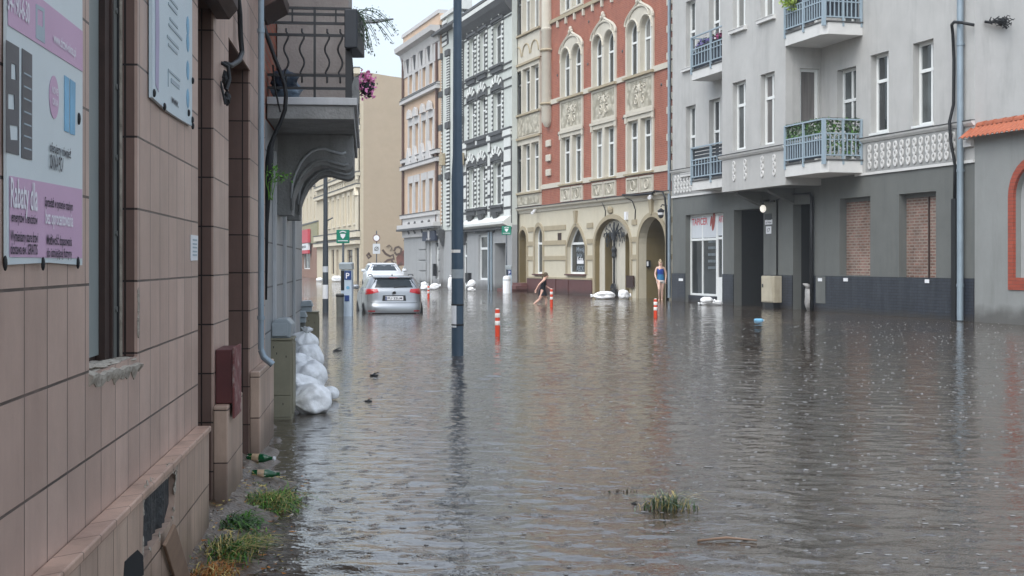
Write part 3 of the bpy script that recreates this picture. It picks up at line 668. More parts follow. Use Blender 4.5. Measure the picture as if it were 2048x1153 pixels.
# railing: cross bars on the near face, wavy uprights, outer face with posts
rz = lambda y: D.z(640, y, -.4) if False else EYE + (HY - y) / FPX * 12.46
yo = out + .03
rail = part(bal, 'railing', M['black_metal'], lambda q: ([q.box(ub0 + .02, ub0 + .045, yo, -.003, rz(y) - .012, rz(y) + .012) for y in (14, 26, 44, 68, 149, 175)],
      [q.box(ub0 + .03, ub1, yo, yo + .025, rz(y) - .012, rz(y) + .012) for y in (14, 44, 68, 149, 175)],
      q.box(ub0 + .015, ub0 + .065, yo - .01, yo + .05, 3.04, rz(12)), q.box(ub0 + .02, ub0 + .045, out * .56, out * .56 + .022, 3.04, rz(12)),
      [q.box(ub0 + .02, ub0 + .045, out * k, out * k + .016, rz(44), rz(14)) for k in (.3, .8)]))
for k in (.22, .4, .69, .84):
    y_ = out * k
    part(bal, 'baluster', M['black_metal'], lambda q: q.tube([(ub0 + .032, y_ + .022 * math.sin(i * math.pi / 4) * (1 if 2 < i < 15 else 0), rz(164) + (rz(55) - rz(164)) * i / 16) for i in range(17)], .009, 6), smooth=True)
for i in range(7):
    part(bal, 'baluster', M['black_metal'], lambda q: q.tube([(ub0 + .2 + i * .18, yo + .012 + .02 * math.sin(j * .8), rz(164) + (rz(60) - rz(164)) * j / 12) for j in range(13)], .009, 6), smooth=True)
# drainpipe and cables between the two houses
pu = T.u(522, -.07)
dp = part(tb, 'drainpipe', M['zinc'], lambda q: (q.tube([(pu, -.07, T.z(522, -30, -.07)), (pu, -.07, T.z(522, 700, -.07))], .024, 12), q.tube([(pu, -.07, T.z(522, 640, -.07)), (pu, -.07, T.z(522, 632, -.07))], .03, 12), q.tube([(pu, -.07, T.z(522, 66, -.07)), (pu, -.07, T.z(522, 58, -.07))], .03, 12), q.tube([(pu, -.07, T.z(522, 700, -.07)), (pu, -.09, T.z(522, 715, -.07)), (pu, -.16, T.z(522, 730, -.07))], .026, 12)), smooth=True, sharp=40)
def wc(pts, d): return [tuple(D.M.inverted() @ W(x, y, d)) for x, y in pts]
part(db, 'hanging_cable', M['cable'], lambda q: q.tube(wc([(527, 50), (536, 78), (549, 115), (560, 143), (569, 168), (572, 190), (570, 220), (560, 248), (547, 275), (541, 295), (538, 330), (536, 380), (533, 450), (530, 600)], 12.2), [.02] * 9 + [.03, .04, .03, .02, .02], 8), smooth=True)
part(db, 'thin_cable', M['cable'], lambda q: q.tube(wc([(546, 130), (549, 170), (556, 205), (561, 225)], 12.25), .008, 6))
# ------------------------------------------------------------------ grey corner house with the oriel
GF = facade_px((1345, 603), (1949, 644)); gu, gz = GF.u, GF.z
M['grey_wall'] = mat('pale_grey_render', (176, 175, 172), .85, .07, 1.2, stain=.3, stainc=(118, 118, 116), bump=.25, bscale=60)
M['grey_dark'] = mat('dark_grey_render', (100, 102, 99), .8, .09, 1.4, stain=.35, stainc=(70, 72, 72), bump=.25, bscale=60)
M['grey_trim'] = mat('pale_frieze_paint', (204, 203, 200), .8, .06, 2.0, stain=.15, stainc=(130, 130, 128))
M['navy_tile'] = brick_mat('dark_navy_plinth_tile', (46, 50, 60), (38, 42, 52), (24, 26, 32), .26, .085, .012, rough=.4, mvar=1.0, stain=.28, stainc=(84, 90, 98), bump=1.0, tide=.2)
M['old_brick'] = brick_mat('rough_infill_brick', (138, 100, 88), (104, 78, 68), (142, 130, 120), .25, .085, .02, rough=.9, mvar=1.5, stain=.3, stainc=(150, 140, 130), bump=1.2)
M['rail_blue'] = mat('grey_blue_railing_paint', (146, 162, 172), .5, .06)
M['frieze_ground_shade'] = mat('shaded_grey_frieze', (146, 146, 144), .85, .08, 2.0)  # grey darkened to put shade around the chain ornaments
M['cornice_dark'] = mat('dark_sheet_metal', (78, 78, 78), .55, .15)
gb = building('grey_apartment_house', 'pale grey rendered apartment house with oriel, blue balconies and a dark ground floor', GF)
GL = gu(1949)
Z1, Z2, FH = 4.18, 5.08, 4.09
shop = op(gu(1371), gu(1446), -.3, gz(1371, 431)); passage = op(gu(1468), gu(1527), -.3, gz(1470, 421)); side_door = op(gu(1586), gu(1625), -.3, gz(1587, 410))
bw1 = op(gu(1679), gu(1740.5), gz(1679, 551), gz(1679, 398)); bw2 = op(gu(1798), gu(1872), gz(1798, 556), gz(1798, 389))
part(gb, 'ground_floor_wall', M['grey_dark'], lambda q: q.plate([(0, -.5), (GL, -.5), (GL, Z1), (0, Z1)], [outline(x) for x in (shop, passage, side_door, bw1, bw2)], 0, .3))
gwin = [op(gu(1741), gu(1777.3), 5.33 + k * FH, 7.63 + k * FH) for k in (0, 1)] + [op(gu(1826), gu(1867), 5.33 + k * FH, 7.63 + k * FH) for k in (0, 1)]
grec = [op(gu(a), gu(c), 5.0 + k * FH, 7.63 + k * FH) for k in (0, 1) for a, c in ((1371.5, 1391), (1418, 1440))]
gbal = [op(gu(1674), gu(1712), 4.62 + k * FH, 7.45 + k * FH) for k in (0, 1)]
part(gb, 'upper_wall', M['grey_wall'], lambda q: q.plate([(0, Z1 + .001), (GL, Z1 + .001), (GL, 14.2), (0, 14.2)], [outline(x) for x in gwin + grec + gbal], 0, .26))
part(gb, 'gable_wall', M['grey_wall'], lambda q: q.box(GL - .26, GL - .003, .262, 13, -.5, 14.2))
part(gb, 'house_core', M['dark_void'], lambda q: q.box(.02, GL - .27, 5.2, 12.9, -.5, 14))
part(gb, 'roof', M['cornice_dark'], lambda q: q.box(-.02, GL + .15, -.4, 13.1, 14.203, 14.5))
for i, o in enumerate(gwin): window(gb, o, .2, pm=M[('pane', 'pane_dim', 'pane_dim', 'pane')[i]], mull=(.62,), trans=(.66,), fw=.085, sill=(.05, .02))
for i, o in enumerate(grec): window(gb, o, .2, pm=M[('pane_dim', 'pane', 'pane_dim', 'pane_dim')[i]], mull=(.5,), trans=(.55,), fw=.085)
for o in gbal: window(gb, o, .2, pm=M['pane_dim'], mull=(.5,), trans=(.66,), fw=.085)
# plinth in dark tile, between the openings
for a, c in ((0, shop['u0']), (shop['u1'], passage['u0']), (passage['u1'], side_door['u0']), (side_door['u1'], GL)):
    part(gb, 'tiled_plinth', M['navy_tile'], lambda q: q.box(a + (.003 if a else 0), c - .003, -.035, -.002, -.5, 1.12))
# frieze, string courses and chain ornaments
UO0, UO1, VO = gu(1444, -1.25), gu(1571, -1.25), -1.25
part(gb, 'frieze_band', M['frieze_ground_shade'], lambda q: q.box(0, UO0 + .2, -.03, -.002, Z1 + .02, Z2 - .02))
part(gb, 'frieze_band', M['frieze_ground_shade'], lambda q: q.box(gu(1733), gu(1914), -.03, -.002, Z1 + .02, Z2 - .02))
for a, c in ((-.02, UO0 + .1), (gu(1712), GL + .02)):
    part(gb, 'string_course', M['grey_trim'], lambda q: q.loft([[(u, y, z) for y, z in ((-.002, Z2), (-.04, Z2), (-.10, Z2 + .07), (-.12, Z2 + .12), (-.002, Z2 + .13))] for u in (a, c)]))
    part(gb, 'flashing', M['cornice_dark'], lambda q: q.box(a - .01, c + .01, -.135, -.002, Z2 + .132, Z2 + .15))
    part(gb, 'string_course', M['grey_trim'], lambda q: q.box(a, c, -.05, -.002, Z1 - .06, Z1 + .015))
def chain(q, u, y, z0, z1, wd=.17):
    h = (z1 - z0) / 3
    for k in range(3):
        c = z0 + h * (k + .5)
        q.plate([(u + wd / 2 * math.cos(t * math.pi / 8), c + h * .52 * math.sin(t * math.pi / 8)) for t in range(16)],
                [[(u + wd * .24 * math.cos(t * math.pi / 8), c + h * .28 * math.sin(t * math.pi / 8)) for t in range(16)]], y - .035 - .002 * k, y)
for i in range(14): part(gb, 'chain_ornament', M['grey_trim'], lambda q: chain(q, gu(1742 + i * 12.75 + .1 * i), -.03, Z1 + .1, Z2 - .08))
for i in range(6): part(gb, 'chain_ornament', M['grey_trim'], lambda q: chain(q, gu(1352.5 + i * 6.1), -.03, Z1 + .1, Z2 - .08, .2))
# oriel
zO = GF.z(1444, 385, VO)
ow = [op(gu(a, VO), gu(c, VO), 5.33 + k * FH, 7.63 + k * FH) for k in (0, 1) for a, c in ((1465, 1491.5), (1521, 1549))]
orl = part(gb, 'oriel_front', M['grey_wall'], lambda q: q.plate([(UO0, zO), (UO1, zO), (UO1, 14), (UO0, 14)], [outline(o) for o in ow], VO, VO + .24))
for i, o in enumerate(ow):
    o2 = dict(o); wd_ = window(orl, o2, VO + .17, pm=M[('pane_dim', 'pane_lace', 'pane_curtain', 'pane_curtain')[i]], mull=(.55,), trans=(.66,), fw=.085)
    if i > 1: part(orl, 'sill', M['grey_trim'], lambda q: (q.box(o['u0'] - .1, o['u1'] + .1, VO - .12, VO - .002, o['z0'] - .14, o['z0'] - .03), q.box(o['u0'] - .1, o['u1'] + .1, VO - .14, VO - .002, o['z0'] - .028, o['z0'] - .008)))
for u in (gu(1468.6, VO), gu(1491, VO), gu(1525, VO), gu(1549, VO)): part(orl, 'chain_ornament', M['grey_trim'], lambda q: chain(q, u, VO, Z1 + .12, Z2 - .1, .18))
part(orl, 'string_course', M['grey_trim'], lambda q: q.loft([[(u, VO + y, z) for y, z in ((-.002, Z2), (-.04, Z2), (-.10, Z2 + .07), (-.12, Z2 + .12), (-.002, Z2 + .13))] for u in (UO0 - .1, UO1 + .02)]))
part(orl, 'flashing', M['cornice_dark'], lambda q: q.box(UO0 - .12, UO1 + .02, VO - .135, VO - .002, Z2 + .132, Z2 + .15))
part(gb, 'oriel_far_side', M['grey_wall'], lambda q: q.box(UO0, UO0 + .22, VO + .242, -.002, zO + .001, 14))
part(gb, 'oriel_soffit', M['grey_dark'], lambda q: q.box(UO0 + .222, UO1 - .23, VO + .242, -.003, zO + .002, zO + .15))
OS = GF.side(UO1, VO); osl = GF.M.inverted() @ OS.M
odoor = [op(OS.u(1600), OS.u(1638), 4.6 + k * FH, OS.z(1600, 137) + k * FH) for k in (0, 1)]
osd = part(gb, 'oriel_near_side', M['grey_wall'], lambda q: q.plate([(.242, zO + .001), (1.247, zO + .001), (1.247, 14), (.242, 14)], [outline(o) for o in odoor], 0, .2), local=osl)
for o in odoor: window(osd, o, .1, pm=M['pane_lace'], mull=(), trans=(.42,), fw=.09)
for u in (UO0 + .35, (UO0 + UO1) / 2 + .3):
    part(gb, 'oriel_bracket', M['grey_dark'], lambda q: q.loft([[(u, -.003, zO - .5), (u + .25, -.003, zO - .5), (u + .25, -.003, zO), (u, -.003, zO)], [(u, VO + .3, zO - .08), (u + .25, VO + .3, zO - .08), (u + .25, VO + .3, zO), (u, VO + .3, zO)]]))
# balconies
def rail_run(par, p0, p1, z0, zt, zm, nb, mid_posts=1, m=None):
    """one straight run of steel railing from p0 to p1 (u,y)"""
    a, c = Vector((p0[0], p0[1], 0)), Vector((p1[0], p1[1], 0)); L_ = (c - a).length; ex = (c - a) / L_
    fr = Matrix(((ex.x, -ex.y, 0, a.x), (ex.y, ex.x, 0, a.y), (0, 0, 1, 0), (0, 0, 0, 1)))
    def run(q):
        b = MB()
        b.box(0, L_, -.03, .03, zt - .045, zt); b.box(.03, L_ - .03, -.016, .016, zm - .02, zm + .02); b.box(.03, L_ - .03, -.016, .016, zm - .20, zm - .165); b.box(.03, L_ - .03, -.016, .016, z0 + .14, z0 + .18)
        for i in range(mid_posts + 2):
            x = L_ * i / (mid_posts + 1); x = min(max(x, .03), L_ - .03); b.box(x - .03, x + .03, -.035, .035, z0 - .12, zt - .046)
        q.add([fr @ Vector(v) for v in b.v], b.f)
    r = part(par, 'railing', m or M['rail_blue'], run)
    for i in range(nb):
        x = L_ * (i + .5) / nb
        if min(abs(x - L_ * k / (mid_posts + 1)) for k in range(mid_posts + 2)) < .05: continue
        def bar(q):
            b = MB(); b.box(x - .018, x + .018, -.012, .012, z0 + .18, zm - .02); q.add([fr @ Vector(v) for v in b.v], b.f)
        part(r, 'baluster', m or M['rail_blue'], bar)
    return r, fr, L_
UB = gu(1650, VO)
M['soffit'] = mat('balcony_soffit', (134, 136, 136), .85, .08)
for k in (0, 1):
    zb_ = Z1 + .02 + k * FH
    def slab(q):
        pts = [(UO1 + .003, VO - .02), (UB - .25, VO - .02), (UB, VO + .12), (UB + .02, -.003), (UO1 + .003, -.003)]
        q.loft([[(u, y, zb_) for u, y in pts], [(u, y, zb_ + .36) for u, y in pts]])
    bc = part(gb, 'balcony', M['grey_trim'], slab, merge=True, bevel=.01)
    part(bc, 'flashing', M['cornice_dark'], lambda q: q.loft([[(u, y, z) for u, y in ((UO1 + .003, VO - .05), (UB - .24, VO - .05), (UB + .03, VO + .1), (UB + .05, -.003), (UO1 + .003, -.003))] for z in (zb_ + .362, zb_ + .40)]))
    zt = zb_ + 1.60; zm = zb_ + 1.16
    rail_run(bc, (UO1 + .02, VO - .04), (UB - .02, VO - .04), zb_ + .36, zt, zm, 16)
    rail_run(bc, (UB - .02, VO - .03), (UB, -.02), zb_ + .36, zt, zm, 9, 1)
# recessed balconies beyond the oriel
VB = -.85
for k in (0, 1):
    zb_ = Z1 + .02 + k * FH
    a, c = gu(1383, VB), UO0 - .004
    bc = part(gb, 'balcony', M['grey_trim'], lambda q: q.box(a, c, VB, -.003, zb_, zb_ + .33), bevel=.01)
    part(bc, 'flashing', M['cornice_dark'], lambda q: q.box(a - .03, c - .002, VB - .03, -.003, zb_ + .332, zb_ + .37))
    rail_run(bc, (a + .02, VB - .02), (c - .02, VB - .02), zb_ + .34, zb_ + 1.6, zb_ + 1.12, 13)
    rail_run(bc, (a, -.02), (a + .001, VB), zb_ + .34, zb_ + 1.6, zb_ + 1.12, 5, 0)
    part(gb, 'sill', M['grey_trim'], lambda q: (q.box(gu(1366), a + .2, -.12, -.002, zb_ + .7, zb_ + .8), q.box(gu(1366), a + .2, -.14, -.002, zb_ + .803, zb_ + .83)))
# shop front
wp = window(gb, op(shop['u0'] + .01, gu(1424), .28, shop['z1']), .2, pm=M['pane'], mull=(.46,), trans=(.69,), fw=.08, name='shop_window')
part(gb, 'shop_sill_wall', M['navy_tile'], lambda q: q.box(shop['u0'] + .004, gu(1424), .12, .3, -.5, .275))
sd = window(gb, op(gu(1424) + .01, shop['u1'] - .01, -.3, shop['z1']), .2, pm=M['pane'], mull=(.5,), trans=(.745,), fw=.08, name='shop_door')
part(sd, 'lower_panel', M['white_frame'], lambda q: q.box(gu(1426), shop['u1'] - .03, .215, .26, -.28, 1.0))
sz0, sz1 = .28 + (shop['z1'] - .28) * .71, shop['z1'] - .09
M['sign_white'] = mat('shop_sign_panel', (196, 200, 204), .5, .05); M['sign_red'] = mat('sign_red_lettering', (190, 76, 84), .5, .08); M['sign_brown'] = mat('sign_dark_red', (150, 66, 56), .5, .15)
sg = part(wp, 'sign_panel', M['sign_white'], lambda q: q.box(shop['u0'] + .1, gu(1424) - .08, .205, .222, sz0, sz1))
part(wp, 'sign_lettering', M['sign_red'], lambda q: q.text('TAPICER', shop['u0'] + .17, sz0 + .5, .2, .26, (gu(1406) - gu(1375))))
ucc, zcc = gu(1415), sz0 + .62
part(wp, 'sign_emblem', M['sign_brown'], lambda q: [q.plate([(ucc + .1 + dx + .14 * s * math.cos(t * .524) + .08 * s * math.sin(t * .524), zcc + .38 * s * math.sin(t * .524)) for t in range(12)], [], .199 + .001 * i, .204) for i, (dx, s) in enumerate(((0, 1), (-.22, .55)))])
part(sd, 'sign_panel', M['sign_white'], lambda q: q.box(gu(1426), shop['u1'] - .09, .205, .222, sz0 + .06, sz1))
part(sd, 'sign_lettering', M['sign_red'], lambda q: q.text('ARTU', gu(1427.5), sz0 + .55, .2, .24, gu(1441) - gu(1427.5)))
M['goods'] = mat('shop_goods_grey', (96, 104, 108), .6, .4, 6)
part(wp, 'window_stickers', M['goods'], lambda q: [q.box(gu(1405), gu(1420), .225, .232, z, z + .1) for z in (1.3, 1.55, 1.8, 2.05, 2.3)])
# gateway, side door, walled-up windows
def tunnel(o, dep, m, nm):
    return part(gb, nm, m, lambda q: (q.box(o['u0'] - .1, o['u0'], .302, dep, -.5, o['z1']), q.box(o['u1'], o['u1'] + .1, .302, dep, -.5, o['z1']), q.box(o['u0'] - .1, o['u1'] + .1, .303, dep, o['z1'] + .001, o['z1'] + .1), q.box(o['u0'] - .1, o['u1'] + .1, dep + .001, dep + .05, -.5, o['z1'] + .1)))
M['recess_shade'] = mat('recess_shade_render', (34, 36, 38), .85, .1)  # shade of the passage and doorway put into a near-black lining colour
tunnel(passage, 4.6, M['recess_shade'], 'gateway_passage'); tunnel(side_door, 1.2, M['recess_shade'], 'doorway_recess')
M['night_blue'] = mat('near_black_gate', (22, 25, 29), .6, .2)
gt = part(gb, 'gate', M['night_blue'], lambda q: (q.box(passage['u0'] + .003, passage['u1'] - .003, 1.6, 1.66, -.4, passage['z1'] - .003), [q.box(passage['u0'] + .1 + i * .32, passage['u0'] + .13 + i * .32, 1.57, 1.6, 0, passage['z1'] - .2) for i in range(int((passage['u1'] - passage['u0']) / .32))]))
dr = part(gb, 'door', M['night_blue'], lambda q: (q.box(side_door['u0'] + .003, side_door['u1'] - .003, .62, .68, -.4, side_door['z1'] - .003), [q.box(side_door['u0'] + .12, side_door['u1'] - .12, .6, .62, z, z + .7) for z in (.2, 1.05, 1.9)]))
part(dr, 'handle', M['zinc'], lambda q: q.tube([(side_door['u1'] - .2, .6, 1), (side_door['u1'] - .2, .55, 1), (side_door['u1'] - .32, .55, 1)], .014))
for o, post in ((bw1, False), (bw2, True)):
    bi = part(gb, 'walled_up_window', M['old_brick'], lambda q: q.box(o['u0'] + .003, o['u1'] - .003, .24, .31, o['z0'] + .003, o['z1'] - .12))
    part(bi, 'lintel', M['grey_dark'], lambda q: q.box(o['u0'] + .003, o['u1'] - .003, .2, .31, o['z1'] - .117, o['z1'] - .003))
    if post: part(bi, 'post', M['old_wood'], lambda q: q.box(o['u0'] + (o['u1'] - o['u0']) * .62, o['u0'] + (o['u1'] - o['u0']) * .62 + .05, .2, .24, o['z0'] + .003, o['z1'] - .12))
part(gb, 'meter_door', M['grey_dark'], lambda q: q.box(gu(1634), gu(1653), -.05, -.036, .25, 1.1), bevel=.008)
for px, py in ((1364, 560), (1694, 560), (1857, 563), (1643, 560)):
    part(gb, 'wall_vent', M['plastic_white'], lambda q: q.box(gu(px - 4), gu(px + 4), -.06, -.036, gz(px, py) - .05, gz(px, py) + .05), bevel=.005)
# lamp and plates on the pier between the two doorways
lc = (gu(1534), gz(1534, 418))
M['lamp_glow'], n_, l_, b_ = nodes('lit_lamp_globe'); b_.inputs['Base Color'].default_value = (.9, .88, .8, 1); b_.inputs['Emission Color'].default_value = (1, .95, .85, 1); b_.inputs['Emission Strength'].default_value = .45
lp = part(gb, 'wall_lamp', M['cable'], lambda q: (q.box(lc[0] - .12, lc[0] + .22, -.2, -.002, lc[1] + .24, lc[1] + .30), q.tube([(lc[0], -.15, lc[1] + .24), (lc[0], -.15, lc[1] + .12)], .03), q.box(lc[0] + .2, lc[0] + .6, -.06, -.002, lc[1] + .2, lc[1] + .26)))
part(lp, 'lamp_globe', M['lamp_glow'], lambda q: q.blob((lc[0], -.15, lc[1]), (.105, .105, .13), 16, 10), smooth=True)
part(gb, 'black_plate', M['cable'], lambda q: q.box(gu(1530), gu(1543), -.02, -.002, gz(1536, 441), gz(1536, 428)))
part(gb, 'name_plate', M['plastic_white'], lambda q: q.box(gu(1531), gu(1545), -.02, -.002, gz(1537, 449.5), gz(1537, 440)))
hn = part(gb, 'house_number_plate', M['plastic_white'], lambda q: q.box(gu(1533), gu(1543), -.02, -.002, gz(1538, 468), gz(1538, 453)))
part(hn, 'numerals', M['ink'], lambda q: q.text('17', gu(1535.5), gz(1538, 465), -.024, .14, gu(1541) - gu(1535.5)))
part(gb, 'name_lettering', M['ink'], lambda q: q.text('ul. Polna', gu(1532.5), gz(1537, 447), -.024, .06, gu(1544) - gu(1532.5)))
M['beige_box'] = mat('weathered_beige_box', (178, 170, 150), .55, .1, 4.0, stain=.5, stainc=(120, 100, 74))
cbx = part(gb, 'utility_box', M['beige_box'], lambda q: q.box(gu(1540), gu(1566), -.33, -.04, .2, gz(1540, 552)), bevel=.02)
part(cbx, 'door_panel', M['beige_box'], lambda q: q.box(gu(1541.5), gu(1564.5), -.345, -.332, .24, gz(1540, 555)), bevel=.006)
part(cbx, 'latch', M['black_metal'], lambda q: q.box(gu(1543), gu(1545), -.36, -.346, .7, .82))
part(cbx, 'foot_frame', M['cable'], lambda q: q.box(gu(1545), gu(1562), -.28, -.05, -.4, .198))
up = gu(1629)
part(gb, 'black_drainpipe', M['cable'], lambda q: q.tube([(up, -.10, -.4), (up, -.10, gz(1629, 395)), (up - .12, -.08, gz(1629, 388)), (up - 1.5, -.04, gz(1629, 384)), (gu(1556), -.04, gz(1556, 400)), (gu(1556), -.04, gz(1556, 552))], [.06, .06, .05, .03, .03, .025], 10), smooth=True)
ud = gu(1929)
part(gb, 'drainpipe', M['zinc'], lambda q: (q.tube([(ud, -.13, .02), (ud, -.13, 14.2)], .085, 14), [q.tube([(ud, -.13, z), (ud, -.13, z + .08)], .098, 14) for z in (.9, 3.9, 7.2, 10.4)], [q.box(ud - .02, ud + .02, -.05, -.002, z + .02, z + .06) for z in (.9, 3.9, 7.2)]), smooth=True, sharp=40)
uc = gu(1913)
part(gb, 'cable_cover', M['cable'], lambda q: q.box(uc - .1, uc + .1, -.10, -.003, -.4, gz(1912, 398)))
part(gb, 'conduit', M['cable'], lambda q: q.tube([(uc, -.06, gz(1912, 398)), (uc + .02, -.06, gz(1915, 330)), (uc - .03, -.15, gz(1913, 285)), (uc - .08, -.16, gz(1910, 245)), (uc - .02, -.08, gz(1914, 210)), (uc, -.08, gz(1914, 120)), (uc - .02, -.1, gz(1913, 68)), (uc + .08, -.2, gz(1918, 50)), (uc + .3, -.27, gz(1935, 43)), (uc + .62, -.27, gz(1955, 43)), (uc + .9, -.1, gz(1972, 46))], .042, 8), smooth=True)
GS = GF.side(GL, .26)
def nest(q):
    rr = random.Random(8); q.tube([(GS.u(1966), -.08, GS.z(1966, 45)), (GS.u(1978), -.1, GS.z(1978, 47)), (GS.u(1990), -.12, GS.z(1990, 44))], .035, 8); c = (GS.u(1995), -.16, GS.z(1995, 46))
    for i in range(60):
        a = Vector((rr.gauss(0, .13), rr.gauss(0, .06), rr.gauss(0, .06))); d_ = Vector((rr.uniform(-1, 1), rr.uniform(-.5, .5), rr.uniform(-.6, .6))) * .1
        q.tube([Vector(c) + a - d_, Vector(c) + a + d_], .012, 4)
    q.blob(c, (.14, .09, .08), 8, 6, .6, 3, 2); q.tube([(c[0] + .1, -.1, c[2] - .06), (c[0] + .2, -.12, c[2] - .16)], .03)
part(gb, 'cable_end_bundle', M['cable'], nest, local=GF.M.inverted() @ GS.M)

# ------------------------------------------------------------------ low boundary wall with tiled coping, at the near end
RF = Facade((GF.world(GL, 0, 0).x, GF.world(GL, 0, 0).y), GF.e)
M['wall_grey'] = mat('painted_yard_wall', (136, 138, 136), .8, .07, 1.0, stain=.3, stainc=(96, 98, 92), bump=.3, bscale=50, tide=.45)
M['niche'] = mat('pale_niche', (160, 162, 162), .85, .06)
M['orange_brick'] = brick_mat('painted_orange_brick', (164, 78, 58), (150, 70, 52), (130, 70, 56), .26, .09, .01, rough=.6, mvar=.6)
M['roof_tile'] = mat('orange_clay_tile', (156, 86, 58), .55, .2, 4.0, stain=.35, stainc=(120, 70, 50), streak=False, sscale=1.4)
rb = building('boundary_wall', 'grey yard wall with an orange tiled coping and a brick framed arched niche', RF, 'wall'); rb['kind'] = 'thing'
r0, r1 = .006, 9.0
rz1 = RF.z(1960, 272)
nic = op(RF.u(2028), RF.u(2028) + 1.5, RF.z(2028, 556), RF.z(2028, 556) + 2.75, 'round')
part(rb, 'wall_face', M['wall_grey'], lambda q: q.plate([(r0, -.5), (r1, -.5), (r1, rz1), (r0, rz1)], [outline(nic)], 0, .28))
part(rb, 'niche_back', M['niche'], lambda q: q.box(nic['u0'] - .05, nic['u1'] + .05, .2, .3, nic['z0'] - .05, nic['z1'] + .05))
part(rb, 'brick_surround', M['orange_brick'], lambda q: q.plate(outline(grow(nic, .2, .30)), [outline(dict(nic, z0=nic['z0'] + .001), .002)], -.03, .05))
def copg(q):
    n = 48; zr = rz1
    for i in range(n):
        a = r0 - .25 + i * .19; c_ = .19
        secs = []
        for (y, z) in ((-.32, zr - .05), (-.1, zr + .12), (.10, zr + .28)):
            secs.append([(a + c_ * t / 6, y, z + .045 * math.sin(math.pi * t / 6)) for t in range(7)] + [(a + c_ * t / 6, y, z - .02 + .04 * math.sin(math.pi * t / 6)) for t in range(6, -1, -1)])
        q.loft(secs)
part(rb, 'coping_tiles', M['roof_tile'], copg, smooth=True, sharp=50)
part(rb, 'ridge_tiles', M['roof_tile'], lambda q: [q.loft([[(a, .13 + .11 * math.cos(t * math.pi / 8), rz1 + .25 + .12 * math.sin(t * math.pi / 8)) for t in range(9)], [(a + .42, .13 + .12 * math.cos(t * math.pi / 8), rz1 + .26 + .13 * math.sin(t * math.pi / 8)) for t in range(9)]]) for a in [r0 - .1 + .4 * i for i in range(14)]], smooth=True, sharp=50)
part(rb, 'eave_box', M['grey_trim'], lambda q: q.box(r0 - .42, r0 - .02, -.1, -.001, rz1 - .25, rz1 - .06))
# ------------------------------------------------------------------ red brick house
BF = facade_px((1027, 582.3), (1346, 601)); bu, bz = BF.u, BF.z
M['red_brick'] = brick_mat('red_clinker_brick', (158, 92, 71), (145, 82, 64), (156, 116, 98), .26, .085, .011, rough=.7, mvar=.7, stain=.3, stainc=(118, 56, 44))
M['cream'] = mat('cream_stucco', (192, 186, 172), .8, .06, 2.0, stain=.22, stainc=(150, 140, 122), bump=.2)
M['cream_wall'] = mat('cream_ground_floor', (192, 184, 164), .8, .06, 1.5, stain=.2, stainc=(150, 134, 106), bump=.2)
M['tan'] = mat('tan_stucco', (160, 148, 124), .8, .07, 2.0, stain=.2, stainc=(112, 98, 76))
M['olive'] = mat('olive_paint', (116, 102, 70), .7, .07, 1.5, stain=.2, stainc=(80, 70, 48))
M['brown_plinth'] = mat('red_brown_plinth', (92, 58, 56), .55, .1, 2.0, stain=.3, stainc=(60, 40, 40), tide=.25)
M['step_stone'] = mat('dark_red_stone', (104, 68, 64), .6, .15, 4.0)
def relief_mat(name, base, dark, sc):
    m, n, l, b = nodes(name); tc = n.new('ShaderNodeTexCoord'); vo = n.new('ShaderNodeTexVoronoi'); vo.feature = 'SMOOTH_F1'; vo.inputs['Scale'].default_value = sc
    nz = n.new('ShaderNodeTexNoise'); nz.inputs['Scale'].default_value = sc * .6; nz.inputs['Detail'].default_value = 3
    mx = n.new('ShaderNodeMixRGB'); mx.inputs[0].default_value = .35; l.new(tc.outputs['Object'], mx.inputs[1]); l.new(tc.outputs['Object'], nz.inputs['Vector']); l.new(nz.outputs['Color'], mx.inputs[2])
    l.new(mx.outputs[0], vo.inputs['Vector']); rp = n.new('ShaderNodeValToRGB'); rp.color_ramp.elements[0].position = .25; rp.color_ramp.elements[1].position = .6
    rp.color_ramp.elements[0].color = lin(base) + (1,); rp.color_ramp.elements[1].color = lin(dark) + (1,); l.new(vo.outputs['Distance'], rp.inputs[0]); l.new(rp.outputs[0], b.inputs['Base Color'])
    bp = n.new('ShaderNodeBump'); bp.invert = True; bp.inputs['Strength'].default_value = 1; bp.inputs['Distance'].default_value = .06; l.new(vo.outputs['Distance'], bp.inputs['Height']); l.new(bp.outputs[0], b.inputs['Normal']); b.inputs['Roughness'].default_value = .85
    return m
M['relief'] = relief_mat('floral_relief_ground', (184, 178, 162), (146, 140, 124), 5.0)
bb = building('brick_house', 'tall red brick house with cream window surrounds and an arched cream ground floor', BF)
BL = bu(1346); BH = 17.2; CZ = 4.28
cols = [(1122, 1167.4), (1185, 1234), (1253.5, 1309)]
colu = [(bu(a), bu(c)) for a, c in cols]
bay0, bay1_ = bu(1031), bu(1084)
def pair(u0, u1, z0, z1, kind='rect', gap=.26, edge=.17):
    w_ = (u1 - u0 - 2 * edge - gap) / 2
    return [op(u0 + edge, u0 + edge + w_, z0, z1, kind), op(u1 - edge - w_, u1 - edge, z0, z1, kind)]
zA0, zA1 = 9.74, 12.14
allo, sur = [], []
for u0, u1 in colu:
    f1 = pair(u0, u1, 5.47, 7.78); f2 = pair(u0, u1, zA0, zA1, 'round'); f3 = pair(u0, u1, 14.05, 16.3)
    allo.append((u0, u1, f1, f2, f3))
holes = []
for u0, u1, f1, f2, f3 in allo: holes += [outline(o) for o in f1 + f2 + f3]
